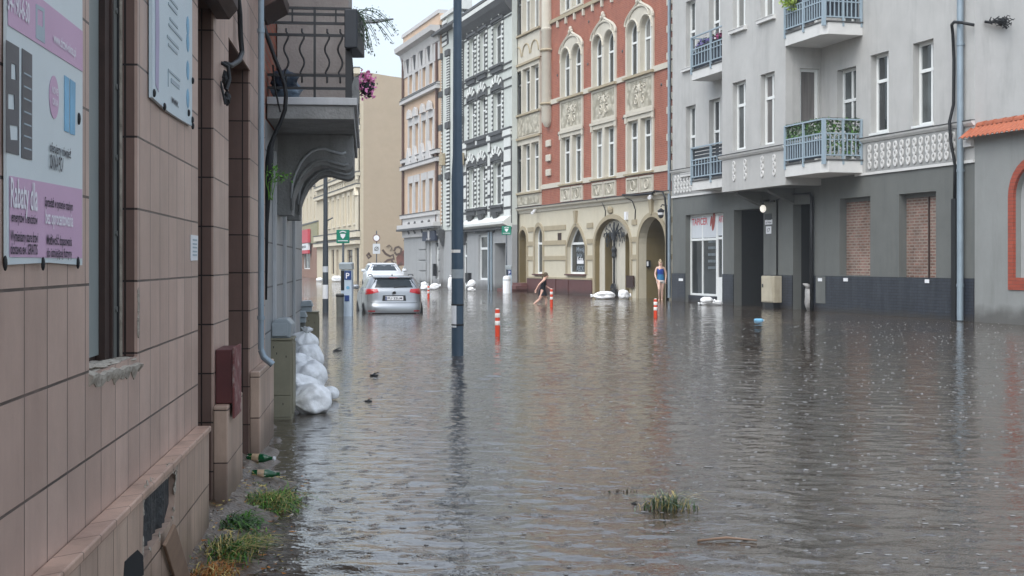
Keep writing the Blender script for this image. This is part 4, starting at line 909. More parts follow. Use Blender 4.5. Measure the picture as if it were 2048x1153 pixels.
# every column needs one rectangular gap per storey in the brickwork; the stucco surround carries the two lights
gaps = [[(u0 + .1, a), (u1 - .1, a), (u1 - .1, c), (u0 + .1, c)] for u0, u1, *_ in allo for a, c in ((5.4, 7.85), (9.7, 12.2), (14.0, 16.4))]
bayw = []
for z0, z1 in ((5.36, 7.9), (9.6, 11.95), (13.9, 16.4)):
    w_ = (bay1_ - bay0 - .3 - .36) / 3
    bayw.append([op(bay0 + .15 + i * (w_ + .18), bay0 + .15 + i * (w_ + .18) + w_, z0, z1) for i in range(3)])
gaps += [[(bay0 + .08, a), (bay1_ - .08, a), (bay1_ - .08, c), (bay0 + .08, c)] for a, c in ((5.3, 7.95), (9.55, 12.0), (13.85, 16.45))]
part(bb, 'brick_wall', M['red_brick'], lambda q: q.plate([(0, CZ + .2), (BL, CZ + .2), (BL, BH), (0, BH)], gaps, 0, .3))
part(bb, 'house_core', M['dark_void'], lambda q: q.box(.02, BL - .02, .6, 11, CZ, BH - .02))
part(bb, 'roof', M['cornice_dark'], lambda q: q.box(-.1, BL + .1, -.4, 11.1, BH + .002, BH + .3))
pms = ['pane', 'pane_dim', 'pane_dim', 'pane', 'pane_curtain', 'pane_dim', 'pane']
wi = 0
for (u0, u1, f1, f2, f3) in allo:
    # first floor: pair under a straight hood
    s1 = part(bb, 'window_surround', M['cream'], lambda q: q.plate([(u0, 5.36), (u1, 5.36), (u1, 8.0), (u0, 8.0)], [outline(o) for o in f1], -.06, .26))
    part(s1, 'hood_moulding', M['cream'], lambda q: (q.box(u0 - .08, u1 + .08, -.13, -.062, 7.98, 8.1), q.box(u0 - .06, u0 + .16, -.1, -.0625, 7.7, 7.978), q.box(u1 - .16, u1 + .06, -.1, -.0625, 7.7, 7.978)))
    part(s1, 'sill', M['tan'], lambda q: q.box(u0 - .06, u1 + .06, -.16, -.062, 5.38, 5.46))
    for o in f1:
        window(s1, o, .16, pm=M[pms[wi % 7]], mull=(.5,), trans=(.68,), fw=.08); wi += 1
    # arched second floor under a stepped ogee hood
    uc_, hw = (u0 + u1) / 2, (u1 - u0) / 2
    hood = [(u0, 9.64), (u1, 9.64), (u1, 12.0)] + [(uc_ + hw * (1 + .04 * math.sin(t * math.pi)) * math.cos(t * math.pi / 2), 12.0 + .62 * math.sin(t * math.pi / 2) ** 1.05 + .30 * t ** 5) for t in [i / 9 for i in range(1, 10)]]
    hood += [(2 * uc_ - p[0], p[1]) for p in hood[:1:-1][1:]]
    s2 = part(bb, 'window_surround', M['cream'], lambda q: q.plate(hood, [outline(o) for o in f2], -.07, .26))
    arc = [(uc_ + hw * .74 * math.cos(t * math.pi / 12), -.09, 12.12 + .55 * math.sin(t * math.pi / 12)) for t in range(13)]
    part(s2, 'arch_moulding', M['cream'], lambda q: q.tube(arc, .05, 6))
    for o in f2: part(s2, 'arch_moulding', M['cream'], lambda q: q.tube([(p[0], -.085, p[1]) for p in outline(grow(o, .07), 0, 12)[2:]], .04, 6))
    edge_ = [(p[0], -.08, p[1]) for p in hood[2:]]
    part(s2, 'hood_moulding', M['cream'], lambda q: q.tube(edge_, .065, 6))
    part(s2, 'finial', M['cream'], lambda q: (q.blob((uc_, -.09, 13.02), (.12, .09, .14), 8, 6), q.blob((uc_ - .16, -.09, 12.9), (.09, .08, .09), 8, 6), q.blob((uc_ + .16, -.09, 12.9), (.09, .08, .09), 8, 6)))
    part(s2, 'sill', M['tan'], lambda q: q.box(u0 - .1, u1 + .1, -.2, -.072, 9.62, 9.73))
    for o in f2:
        window(s2, o, .16, pm=M[pms[wi % 7]], mull=(.5,), trans=(.62,), fw=.08); wi += 1
    s3 = part(bb, 'window_surround', M['cream'], lambda q: q.plate([(u0, 13.96), (u1, 13.96), (u1, 16.6), (u0, 16.6)], [outline(o) for o in f3], -.06, .26))
    for o in f3:
        window(s3, o, .16, pm=M['pane_dim'], mull=(.5,), trans=(.68,), fw=.08)
    # carved panels between the storeys
    pn = part(bb, 'relief_panel', M['relief'], lambda q: q.box(u0 + .1, u1 - .1, -.04, -.002, 8.22, 9.5))
    part(pn, 'panel_frame', M['cream'], lambda q: q.plate([(u0 + .02, 8.12), (u1 - .02, 8.12), (u1 - .02, 9.61), (u0 + .02, 9.61)], [[(u0 + .13, 8.24), (u1 - .13, 8.24), (u1 - .13, 9.5), (u0 + .13, 9.5)]], -.075, -.001))
    def scrolls(q):
        for sg_ in (-1, 1):
            for r_, cx, cz in ((.26, .36, 8.62), (.18, .25, 9.08), (.12, .55, 9.2)):
                q.tube([(uc_ + sg_ * (cx + (r_ * (1 - t / 22)) * math.cos(t * .45 + 1)) , -.055, cz + r_ * (1 - t / 22) * math.sin(t * .45 + 1)) for t in range(20)], .028, 5)
        q.blob((uc_, -.05, 9.12), (.13, .06, .2), 8, 6); q.tube([(uc_, -.05, 8.3), (uc_, -.05, 9.0)], .03, 5)
    part(pn, 'scroll_ornament', M['cream'], scrolls)
    for i in (0, 1):
        a = u0 + .06 + i * (u1 - u0 - .02) / 2; c = a + (u1 - u0) / 2 - .1
        p2_ = part(bb, 'relief_panel', M['relief'], lambda q: q.box(a + .06, c - .06, -.04, -.002, 4.66, 5.2))
        part(p2_, 'panel_frame', M['cream'], lambda q: q.plate([(a, 4.58), (c, 4.58), (c, 5.29), (a, 5.29)], [[(a + .08, 4.66), (c - .08, 4.66), (c - .08, 5.2), (a + .08, 5.2)]], -.075, -.001))
        part(p2_, 'scroll_ornament', M['cream'], lambda q: q.ring([((a + c) / 2 + .2 * math.cos(t * .524), -.05, 4.93 + .2 * math.sin(t * .524)) for t in range(12)], .03, 5))
# side bay with triple lights
for k, ws in enumerate(bayw):
    z0, z1 = ws[0]['z0'] - .12, ws[0]['z1'] + (.35 if k != 1 else .3)
    s_ = part(bb, 'window_surround', M['cream'], lambda q: q.plate([(bay0, z0), (bay1_, z0), (bay1_, z1), (bay0, z1)], [outline(o) for o in ws], -.14, .26))
    part(s_, 'hood_moulding', M['tan'], lambda q: q.box(bay0 - .12, bay1_ + .12, -.24, -.142, z1 - .08, z1 + .04))
    part(s_, 'sill', M['tan'], lambda q: q.box(bay0 - .1, bay1_ + .1, -.24, -.142, z0 - .02, z0 + .08))
    for o in ws: window(s_, o, .1, pm=M[('pane_dim', 'pane', 'pane_curtain')[k]], mull=(), trans=(.7,), fw=.075)
for z0, z1, kind in ((4.58, 5.2, 'r'), (8.3, 9.46, 'r'), (12.32, 13.74, 'a')):
    p_ = part(bb, 'bay_panel', M['cream'], lambda q: q.box(bay0 + .02, bay1_ - .02, -.12, -.002, z0, z1))
    w_ = (bay1_ - bay0 - .3) / 3
    for i in range(3):
        a = bay0 + .1 + i * (w_ + .05)
        if kind == 'r': part(p_, 'relief_panel', M['relief'], lambda q: q.box(a, a + w_, -.15, -.122, z0 + .1, z1 - .1))
        else: part(p_, 'arch_moulding', M['tan'], lambda q: q.tube([(a + w_ / 2 + w_ * .45 * math.cos(t * math.pi / 10), -.13, z0 + .35 + .6 * math.sin(t * math.pi / 10)) for t in range(11)], .05, 5))
# colonette with banded blocks, quoins at the near edge, string courses
cu = bu(1099)
part(bb, 'colonette', M['cream'], lambda q: (q.lathe([(.12, 0), (.2, .12), (.3, .3), (.3, 4.9), (.34, 4.95), (.34, 5.02), (.3, 5.06), (.3, 8.6)], (cu, -.12, 8.5), 12)), smooth=True, sharp=40)
part(bb, 'colonette_ring', M['tan'], lambda q: (q.lathe([(.36, 0), (.4, .06), (.36, .12)], (cu, -.12, 9.62), 12), q.lathe([(.36, 0), (.42, .07), (.36, .14)], (cu, -.12, 12.35), 12)))
for z in (6.0, 6.75, 7.5): part(bb, 'quoin', M['cream'], lambda q: q.box(cu - .3, cu + .3, -.12, -.002, z, z + .34), bevel=.03)
for i in range(22):
    z = 4.9 + i * .56
    part(bb, 'quoin', M['cream'], lambda q: q.box(BL - (.5 if i % 2 else .28), BL - .003, -.07, -.002, z, z + .30), bevel=.02)
segs = [(0, bay0), (bay1_, colu[0][0]), (colu[0][1], colu[1][0]), (colu[1][1], colu[2][0]), (colu[2][1], BL)]
for z in (5.36, 9.62):
    for a, c in segs:
        if c - a > .15: part(bb, 'string_course', M['cream'], lambda q: q.box(a + .003, c - .003, -.065, -.002, z, z + .24))
part(bb, 'string_course', M['tan'], lambda q: q.box(bay1_ + .2, BL, -.11, -.002, 13.72, 13.9))
for i in range(14):
    u = bay1_ + 1.2 + i * 1.15
    if u < BL: part(bb, 'corbel', M['cream'], lambda q: q.box(u, u + .16, -.1, -.002, 13.4, 13.718))
for u, z in ((bu(1115), 11.0), (bu(1176), 11.0), (bu(1245), 11.0), (bu(1323), 9.0), (bu(1117), 8.0), (bu(1247), 8.0), (bu(1178), 13.0)):
    part(bb, 'wall_anchor', M['cornice_dark'], lambda q: q.blob((u, -.01, z), (.07, .03, .07), 8, 6))
# main cornice over the ground floor
part(bb, 'cornice', M['cream'], lambda q: q.loft([[(u, y, z) for y, z in ((-.002, CZ - .1), (-.06, CZ - .06), (-.1, CZ + .05), (-.22, CZ + .12), (-.25, CZ + .2), (-.002, CZ + .21))] for u in (-.05, BL)]))
part(bb, 'cornice_flashing', M['cornice_dark'], lambda q: q.box(-.07, BL, -.27, -.002, CZ + .212, CZ + .24))
# ground floor
PZ = .72
gd = op(bu(1039), bu(1054), .45, 3.34, 'round'); gw1 = op(bu(1070), bu(1086), .97, 3.46, 'round'); gw2 = op(bu(1135), bu(1171.5), 1.0, 3.33, 'pointed', 1.0)
por = op(bu(1190), bu(1261), -.4, 3.56, 'round', 1.25); gat = op(bu(1278), bu(1332.5), -.4, 3.5, 'round', 1.15)
gops = [gd, gw1, gw2, por, gat]
part(bb, 'ground_floor_wall', M['cream_wall'], lambda q: q.plate([(0, -.5), (BL, -.5), (BL, CZ), (0, CZ)], [outline(o) for o in gops], 0, .35))
for o in (gw1, gw2):
    wq = window(bb, o, .17, pm=M['pane'], mull=(), trans=(.64,), fw=.1, sill=(.16, .06), sm=M['brown_plinth'])
M['chalk'] = mat('chalk_lettering', (128, 136, 142), .7, .3, 12)
um = (gw2['u0'] + gw2['u1']) / 2
part(wq, 'chalk_lettering', M['chalk'], lambda q: (q.text('Mwaj', um - .5, 2.1, .2, .22, 1.0), q.text('lala', um - .45, 1.85, .2, .16, .7), q.text('ABOK', um - .5, 1.15, .2, .26, 1.0)))
part(wq, 'white_sign', M['plastic_white'], lambda q: q.box(um - .42, um + .42, .196, .205, 1.5, 1.66)); part(wq, 'white_lettering', M['plastic_white'], lambda q: q.text('Kobe', um - .4, 1.62, .2, .24, .75))
for o in gops:
    part(bb, 'arch_surround', M['tan'], lambda q: q.plate(outline(grow(o, .2, 0)), [outline(dict(o, z0=o['z0'] + .002), .002)], -.05, -.001))
for o in (gw2, gat):
    uk = (o['u0'] + o['u1']) / 2
    part(bb, 'keystone', M['tan'], lambda q: q.loft([[(uk - .1, -.1, o['z1'] + .1), (uk + .1, -.1, o['z1'] + .1), (uk + .1, -.002, o['z1'] + .1), (uk - .1, -.002, o['z1'] + .1)], [(uk - .17, -.13, o['z1'] + .75), (uk + .17, -.13, o['z1'] + .75), (uk + .17, -.002, o['z1'] + .75), (uk - .17, -.002, o['z1'] + .75)]]))
edges = [0] + [x for o in gops for x in (o['u0'] - .2, o['u1'] + .2)] + [BL]
for i in range(0, len(edges), 2):
    a, c = edges[i], edges[i + 1]
    if c - a < .12: continue
    for z0, z1 in ((1.68, 1.9), (2.45, 2.68), (3.2, 3.44)): part(bb, 'band_course', M['tan'], lambda q: q.box(a + .003, c - .003, -.045, -.002, z0, z1))
pe = [0, gd['u0'] - .2, gd['u1'] + .2, gw1['u0'] - .3, gw1['u1'] + .3, gw2['u0'] - .3, gw2['u1'] + .3, por['u0'] - .2]
part(bb, 'plinth', M['brown_plinth'], lambda q: q.box(gd['u1'] + .2, por['u0'] - .205, -.09, -.002, -.5, PZ))
for u in (bu(1090), bu(1108), bu(1133)): part(bb, 'plinth_pier', M['brown_plinth'], lambda q: q.box(u, u + .5, -.13, -.0925, -.5, PZ + .01))
part(bb, 'plinth_cap', M['tan'], lambda q: q.box(gd['u1'] + .2, por['u0'] - .205, -.11, -.002, PZ + .013, PZ + .1))
part(bb, 'plinth', M['brown_plinth'], lambda q: q.box(0, gd['u0'] - .2, -.09, -.002, -.5, PZ + .15))
for i, (a, c) in enumerate(((.15, .5), (-.05, .34), (-.2, .17))):
    part(bb, 'step', M['step_stone'], lambda q: q.box(gd['u0'] - .9 + i * .35 - .25, gd['u1'] + .35 , -1.15 + .4 * (2 - i) if i else -.55, -.1, -.5 , (.5, .33, .16)[i]) if i else q.box(gd['u0'] - .25, gd['u1'] + .25, -.42, .3, -.5, .47), bevel=.015)
d_ = part(bb, 'door', M['olive'], lambda q: q.plate(outline(gd, .003), [], .33, .4))
part(d_, 'door_panels', M['olive'], lambda q: [q.box(gd['u0'] + .12, gd['u1'] - .12, .31, .33, z, z + .6) for z in (.65, 1.4, 2.15)])
for o in (gd,):
    part(bb, 'arch_lining', M['olive'], lambda q: q.plate(outline(o, .003), [outline(o, .03)], .004, .33))
# portal with two narrow niches and the wrought-iron tree
por_i = outline(por, .003)
pn1 = op(bu(1200.5), bu(1216), -.35, 2.95, 'round'); pn2 = op(bu(1241), bu(1257), -.35, 2.95, 'round')
pp = part(bb, 'portal_panel', M['cream'], lambda q: q.plate(por_i, [outline(pn1), outline(pn2)], .22, .5))
for o in (pn1, pn2):
    part(pp, 'niche_lining', M['olive'], lambda q: q.plate(outline(o, .003), [outline(o, .035)], .24, .95))
    part(pp, 'niche_door', M['olive'], lambda q: q.plate(outline(o, .003), [], .8, .86))
part(pp, 'intercom', M['cable'], lambda q: (q.box(pn2['u0'] + .3, pn2['u0'] + .5, .74, .80, 1.15, 1.5), ))
part(pp, 'intercom_light', M['plastic_white'], lambda q: q.box(pn2['u0'] + .32, pn2['u0'] + .48, .735, .738, 1.56, 1.7))
part(bb, 'arch_lining', M['olive'], lambda q: q.plate(outline(por, .003), [outline(por, .03)], .004, .22))
ut = bu(1228, .1)
def itree(q):
    y = .1; rr = random.Random(11)
    q.tube([(ut, y, .25), (ut, y, 2.6), (ut, y, 3.4)], [.05, .045, .03], 8)
    q.lathe([(.05, 0), (.12, .1), (.09, .25), (.13, .4), (.05, .55)], (ut, y, 1.75), 10)
    for k in range(7):
        t = -1.3 + 2.6 * k / 6
        tip = Vector((ut + 1.2 * math.sin(t), y, 2.72 + .66 * math.cos(t)))
        pts = [Vector((ut, y, 2.45)), Vector((ut + .35 * math.sin(t), y, 2.85 + .1 * math.cos(t))), tip, tip + Vector((.08 * math.copysign(1, t), 0, -.16))]
        q.tube(pts, [.03, .025, .02, .015], 6)
        for j in range(11):
            f = .5 + .55 * rr.random(); b_ = Vector((ut, y, 2.5)).lerp(tip, f); q.blob(b_ + Vector((rr.uniform(-.1, .1), rr.uniform(-.02, .02), rr.uniform(-.42, .04))), (.045, .012, .10), 6, 4, .5, 3, j)
    for k in range(10): q.blob((ut + rr.uniform(-.18, .18), y, 2.05 + rr.uniform(0, .5)), (.035, .012, .07), 6, 4)
    for k in range(9):
        a = math.pi * k / 8; q.tube([(ut, y, .38), (ut + .22 * math.cos(a), y - .03, .42 + .18 * math.sin(a)), (ut + .32 * math.cos(a), y - .05, .36 + .16 * math.sin(a))], [.04, .05, .01], 6)
    q.box(ut - .34, ut + .34, y - .1, y + .1, .02, .22); q.box(ut - .26, ut + .26, y - .07, y + .07, .22, .34)
part(pp, 'iron_tree', M['black_metal'], itree)
# vaulted gateway
def vault(q):
    A = outline(gat); q.loft([[(p[0], .352, p[1]) for p in A], [(p[0] - .02, 3.2, p[1]) for p in A]], caps=False)
part(bb, 'gateway_vault', M['olive'], vault)
gt2 = part(bb, 'gate', M['night_blue'], lambda q: (q.plate(outline(gat, .002), [], 2.3, 2.34), [q.box(gat['u0'] + .12 + i * .24, gat['u0'] + .15 + i * .24, 2.24, 2.3, 0, 3.0) for i in range(12)], q.box(gat['u0'], gat['u1'], 2.23, 2.295, 1.9, 1.96), q.box(gat['u0'], gat['u1'], 2.23, 2.295, .6, .66)))
GV = BF.side(gat['u0'], 0)
part(bb, 'letter_box', M['cable'], lambda q: q.box(gat['u0'] + .002, gat['u0'] + .1, GV.u(1292), GV.u(1299.5), 1.35, 1.65), bevel=.01)
part(bb, 'letter_box_plate', M['plastic_white'], lambda q: q.box(gat['u0'] + .102, gat['u0'] + .108, GV.u(1291.5), GV.u(1295), 1.4, 1.6))
# small fittings on the ground floor
part(bb, 'wall_grille', M['old_wood'], lambda q: q.box(bu(1116), bu(1123), -.02, -.002, 2.45, 3.05))
part(bb, 'bench_board', M['old_wood'], lambda q: q.box(bu(1257), bu(1271), -.12, -.055, .45, .98))
part(bb, 'lamp_box', M['plastic_white'], lambda q: q.box(bu(1253), bu(1257), -.12, -.002, bz(1255, 440), bz(1255, 424)))
part(bb, 'lion_head', M['tan'], lambda q: (q.blob((bu(1222), -.06, bz(1222, 421)), (.3, .08, .15), 10, 7, .4, 3, 1), q.blob((bu(1222), -.1, bz(1222, 419)), (.12, .08, .13), 8, 6)))
ul = bu(1335)
ln_ = part(bb, 'lantern', M['black_metal'], lambda q: (q.tube([(ul, -.02, 3.9), (ul, -.25, 3.95), (ul, -.3, 3.85)], .025), q.lathe([(.02, .3), (.16, .2), (.14, .16), (.11, -.05), (.05, -.12)], (ul, -.3, 3.5), 8)))
part(ln_, 'lantern_glass', M['plastic_white'], lambda q: q.lathe([(.12, 0), (.145, .1)], (ul, -.3, 3.52), 8))
part(bb, 'hanging_cable', M['cable'], lambda q: q.tube([(bu(1258), -.3, bz(1258, 389, -.3)), (bu(1285), -.3, bz(1285, 389, -.3)), (bu(1318), -.31, bz(1318, 386, -.3)), (bu(1322), -.3, bz(1322, 380, -.3)), (bu(1338), -.3, bz(1338, 382, -.3)), (bu(1341), -.25, bz(1341, 395, -.25)), (bu(1339), -.12, bz(1339, 440, -.1)), (bu(1339), -.1, -.3)], [.05, .05, .05, .03, .03, .04, .06, .06], 8), smooth=True)
for px0, y0_, y1_ in ((1212, 405, 440), (1272, 402, 440)):
    part(bb, 'thin_cable', M['cable'], lambda q: q.tube([(bu(px0 - 9), -.28, bz(px0 - 9, y0_ - 6)), (bu(px0 - 4), -.08, bz(px0, y0_)), (bu(px0), -.03, bz(px0, (y0_ + y1_) / 2)), (bu(px0 - 1), -.03, bz(px0, y1_))], .022, 6))
for px, py in ((1077, 424), (1313, 393)):
    part(bb, 'security_camera', M['plastic_white'], lambda q: (q.tube([(bu(px), -.25, bz(px, py)), (bu(px) + .25, -.45, bz(px, py) - .08)], .08, 10), q.box(bu(px) - .05, bu(px) + .05, -.28, -.002, bz(px, py) + .07, bz(px, py) + .12)))
part(bb, 'rain_pipe', M['zinc'], lambda q: q.tube([(BL - .06, -.14, .1), (BL - .06, -.14, BH)], .07, 10), smooth=True, sharp=40)
# ------------------------------------------------------------------ white house with black striped dressings
def facade_b(x0, b0, x1, b1): return facade_px((x0, HY + b0), (x1, HY + b1))
WF = facade_b(880, 45.7, 1026, 55.3); wu, wz = WF.u, WF.z
M['white_wall'] = mat('white_grey_stucco', (190, 194, 188), .8, .06, 2.0, stain=.2, stainc=(140, 142, 136))
M['white_trim'] = mat('white_dressing', (206, 208, 204), .75, .06)
M['black_trim'] = mat('black_dressing', (78, 79, 80), .7, .15)
M['shop_grey'] = mat('shop_front_grey', (152, 153, 153), .75, .06, 2.0, stain=.25, stainc=(104, 106, 108), tide=.5)
M['slate'] = mat('slate_door', (70, 78, 88), .6, .12)
wb = building('white_house', 'white stucco house with black and white striped window dressings', WF)
WL = wu(1024); WH = wz(1012, -2); CW = wz(1000, 452)
wcols = [(938.5, 951), (960, 973), (987, 1005)]
lev = [(wz(943, 156), wz(943, 74)), (wz(943, 282), wz(943, 203)), (wz(948, 417), wz(948, 334))]
wo = [op(wu(a), wu(c), z0, z1, 'round' if k != 1 else 'rect', .35) for k, (z0, z1) in enumerate(lev) for a, c in wcols]
sh1 = op(wu(957), wu(977), .55, wz(957, 471)); sh2 = op(wu(989), wu(1011), -.4, wz(989, 487)); sh3 = op(wu(926), wu(934), -.2, wz(930, 482))
part(wb, 'upper_wall', M['white_wall'], lambda q: q.plate([(0, CW), (WL, CW), (WL, WH), (0, WH)], [outline(o) for o in wo], 0, .3))
part(wb, 'ground_floor_wall', M['shop_grey'], lambda q: q.plate([(0, -.5), (WL, -.5), (WL, CW - .001), (0, CW - .001)], [outline(o) for o in (sh1, sh2, sh3)], 0, .3))
part(wb, 'house_core', M['dark_void'], lambda q: q.box(.02, WL - .02, 1.2, 12, -.4, WH - .05))
part(wb, 'roof', M['cornice_dark'], lambda q: q.loft([[(u, -.6, WH + .25), (u, -.6, WH + .4), (u, 6, WH + 2.0), (u, 12, WH + .3), (u, 12, WH + .1)] for u in (-.1, WL + .1)]))
part(wb, 'main_cornice', M['black_trim'], lambda q: q.loft([[(u, y, z) for y, z in ((-.002, WH - .9), (-.2, WH - .7), (-.45, WH - .35), (-.55, WH - .1), (-.55, WH + .24), (-.002, WH + .24))] for u in (wu(924), WL)]))
part(wb, 'cornice_band', M['white_trim'], lambda q: q.box(wu(924), WL - .01, -.58, -.552, WH - .05, WH + .2))
def striped(q, u0, u1, z0, z1, n, y=-.07, dark=-.03):
    q.mat(1).box(u0, u1, dark, -.002, z0, z1)
    for i in range(n):
        a = z0 + (z1 - z0) * i / n; q.mat(0).box(u0 - .02, u1 + .02, y, dark - .002, a + .02, a + (z1 - z0) / n * .56)
for i, o in enumerate(wo):
    k = i // 3; wd_ = .26
    window(wb, o, .18, pm=M[('pane_dim', 'pane', 'pane')[i % 3]], mull=(.5,), trans=(.66,), fw=.085)
    def dress(q):
        striped(q, o['u0'] - wd_, o['u0'] - .01, o['z0'], o['z1'] - .05, 9); striped(q, o['u1'] + .01, o['u1'] + wd_, o['z0'], o['z1'] - .05, 9)
    part(wb, 'striped_surround', [M['white_trim'], M['black_trim']], dress)
    uc_ = (o['u0'] + o['u1']) / 2; hw = (o['u1'] - o['u0']) / 2 + .3
    part(wb, 'window_hood', [M['white_trim'], M['black_trim']], lambda q: (q.mat(1).plate([(uc_ - hw, o['z1'] - .05), (uc_ - hw * .72, o['z1'] + .02), (uc_ + hw * .72, o['z1'] + .02), (uc_ + hw, o['z1'] - .05), (uc_ + hw * .9, o['z1'] + .38), (uc_ + hw * .5, o['z1'] + .66), (uc_, o['z1'] + .78), (uc_ - hw * .5, o['z1'] + .66), (uc_ - hw * .9, o['z1'] + .38)], [], -.12, -.002),
        [q.mat(0).loft([[(uc_ + hw * .62 * math.sin(t), -.2, o['z1'] + .1 + .3 * math.cos(t)), (uc_ + hw * .62 * math.sin(t + .3), -.2, o['z1'] + .1 + .3 * math.cos(t + .3)), (uc_ + hw * .95 * math.sin(t + .24), -.16, o['z1'] + .12 + .72 * math.cos(t + .24)), (uc_ + hw * .95 * math.sin(t), -.16, o['z1'] + .12 + .72 * math.cos(t))], [(p[0], -.122, p[1]) for p in ((uc_ + hw * .62 * math.sin(t), o['z1'] + .1 + .3 * math.cos(t)), (uc_ + hw * .62 * math.sin(t + .3), o['z1'] + .1 + .3 * math.cos(t + .3)), (uc_ + hw * .95 * math.sin(t + .24), o['z1'] + .12 + .72 * math.cos(t + .24)), (uc_ + hw * .95 * math.sin(t), o['z1'] + .12 + .72 * math.cos(t)))]]) for t in (-1.3, -.82, -.15, .5, 1.0)]))
    part(wb, 'sill', M['black_trim'], lambda q: (q.box(o['u0'] - .3, o['u1'] + .3, -.22, -.002, o['z0'] - .16, o['z0'] - .02), q.box(o['u0'] - .2, o['u1'] + .2, -.14, -.002, o['z0'] - .42, o['z0'] - .162)))
def band(z, h=.07, c='black_trim', y=-.06, a=None):
    part(wb, 'string_course', M[c], lambda q: q.box(wu(926) if a is None else a, WL - .004, y, -.0025, z, z + h))
for z0, z1 in lev:
    band(z0 - .2, .07); band(z0 - .02 - .5, .06); band(z1 + .35, .06); band(z1 - .1, .05)
band(lev[2][1] + 1.25, .32, 'white_trim', -.1); band(lev[2][1] + 1.6, .09, 'black_trim', -.12); band(lev[2][1] + 1.14, .09, 'black_trim', -.12)
# white blocks between the lower windows
ux = [wu(926)] + [x for a, c in wcols for x in (wu(a) - .45, wu(c) + .45)] + [WL]
for i in range(0, len(ux), 2):
    a, c = ux[i], ux[i + 1]
    if c - a > .3: part(wb, 'striped_pier', [M['white_trim'], M['black_trim']], lambda q: (q.mat(1).box(a, c, -.05, -.0027, lev[2][0] - 1.1, lev[2][1] + .9), [q.mat(0).box(a + .06, c - .06, -.09, -.052, lev[2][0] - 1.0 + j * .82, lev[2][0] - 1.0 + j * .82 + (.6 if j % 2 else .66)) for j in range(6)]))
for a, c in wcols:
    uc_ = (wu(a) + wu(c)) / 2
    part(wb, 'carved_console', M['black_trim'], lambda q: q.loft([[(uc_ - .45, -.28, lev[2][0] - .45), (uc_ + .45, -.28, lev[2][0] - .45), (uc_ + .45, -.093, lev[2][0] - .45), (uc_ - .45, -.093, lev[2][0] - .45)], [(uc_ - .2, -.12, lev[2][0] - 1.1), (uc_ + .2, -.12, lev[2][0] - 1.1), (uc_ + .2, -.093, lev[2][0] - 1.1), (uc_ - .2, -.093, lev[2][0] - 1.1)]]))
# corner tower strips of striped blocks either side of the bay
for a, c in ((921, 928), (896, 902), (883, 887)):
    z = CW + .3
    for j, zt in enumerate((wz(925, 330), wz(925, 225), wz(925, 155), wz(925, 75))):
        part(wb, 'striped_pilaster', [M['white_trim'], M['black_trim']], lambda q: striped(q, wu(a), wu(c), z, zt - .7, 12, -.16, -.1))
        part(wb, 'pilaster_cap', M['black_trim'], lambda q: q.box(wu(a) - .08, wu(c) + .08, -.22, -.002, zt - .698, zt - .3)); z = zt - .28
TZ = wz(905, 28)
part(wb, 'bay_wall', M['white_wall'], lambda q: q.box(wu(881), wu(926), -.05, -.004, CW + .02, TZ))
part(wb, 'bay_parapet', M['white_trim'], lambda q: (q.box(wu(880.5), wu(927), -.2, .3, TZ + .001, TZ + .25), q.box(wu(920), wu(929), -.24, .5, TZ - .2, TZ + 1.1), q.box(wu(919.5), wu(929.5), -.3, .55, TZ + 1.102, TZ + 1.3)))
b0_ = op(wu(887), wu(897), wz(892, 92), wz(892, 46), 'pointed', 1.2)
part(wb, 'blind_arch', [M['white_trim'], M['black_trim']], lambda q: (q.mat(1).plate(outline(grow(b0_, .25)), [], -.09, -.051), [q.mat(0).box(b0_['u0'] + .05, b0_['u1'] - .05, -.13, -.092, b0_['z0'] + .35 * j, b0_['z0'] + .35 * j + .2) for j in range(6)]))
for px, py in ((893, 320), (931, 319)): part(wb, 'wall_lantern', M['tan'], lambda q: q.box(wu(px - 3.2), wu(px + 3.2), -.4, -.18, wz(px, py + 12), wz(px, py - 12)), bevel=.03)
part(wb, 'balcony_cornice', M['white_trim'], lambda q: q.loft([[(u, y, z) for y, z in ((-.002, CW - .12), (-.25, CW - .06), (-.5, CW + .06), (-.5, CW + .2), (-.002, CW + .55))] for u in (wu(934), WL - .02)]))
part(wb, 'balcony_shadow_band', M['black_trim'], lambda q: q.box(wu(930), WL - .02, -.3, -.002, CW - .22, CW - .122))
for px in (879, 888, 924, 932): part(wb, 'dark_corbel', M['black_trim'], lambda q: q.loft([[(wu(px) - .3, -.5, CW + .1), (wu(px) + .3, -.5, CW + .1), (wu(px) + .3, -.051, CW + .1), (wu(px) - .3, -.051, CW + .1)], [(wu(px) - .12, -.12, CW - 1.0), (wu(px) + .12, -.12, CW - 1.0), (wu(px) + .12, -.051, CW - 1.0), (wu(px) - .12, -.051, CW - 1.0)]]))
window(wb, sh1, .12, pm=M['pane_dim'], mull=(.72,), trans=(.7,), fw=.12, name='shop_window')
part(wb, 'window_hood', M['black_trim'], lambda q: q.box(sh1['u0'] - .25, sh1['u1'] + .2, -.16, -.002, sh1['z1'] + .12, sh1['z1'] + .3))
window(wb, sh3, .12, pm=M['pane_dim'], mull=(), trans=(.7,), fw=.12, name='shop_window')
dd = part(wb, 'door', M['slate'], lambda q: q.box(sh2['u0'] + .003, sh2['u1'] - .003, .8, .86, -.45, 2.3))
part(wb, 'doorway_recess', M['shop_grey'], lambda q: (q.box(sh2['u0'] - .1, sh2['u0'], .302, .95, -.5, sh2['z1']), q.box(sh2['u0'] - .1, sh2['u1'] + .1, .303, .95, sh2['z1'] + .001, sh2['z1'] + .1), q.box(sh2['u0'] - .1, sh2['u1'] + .1, .952, 1.0, -.5, sh2['z1'])))
part(dd, 'door_panels', M['slate'], lambda q: [q.box(sh2['u0'] + .2, sh2['u1'] - .2, .78, .8, z, z + .8) for z in (.2, 1.2)])
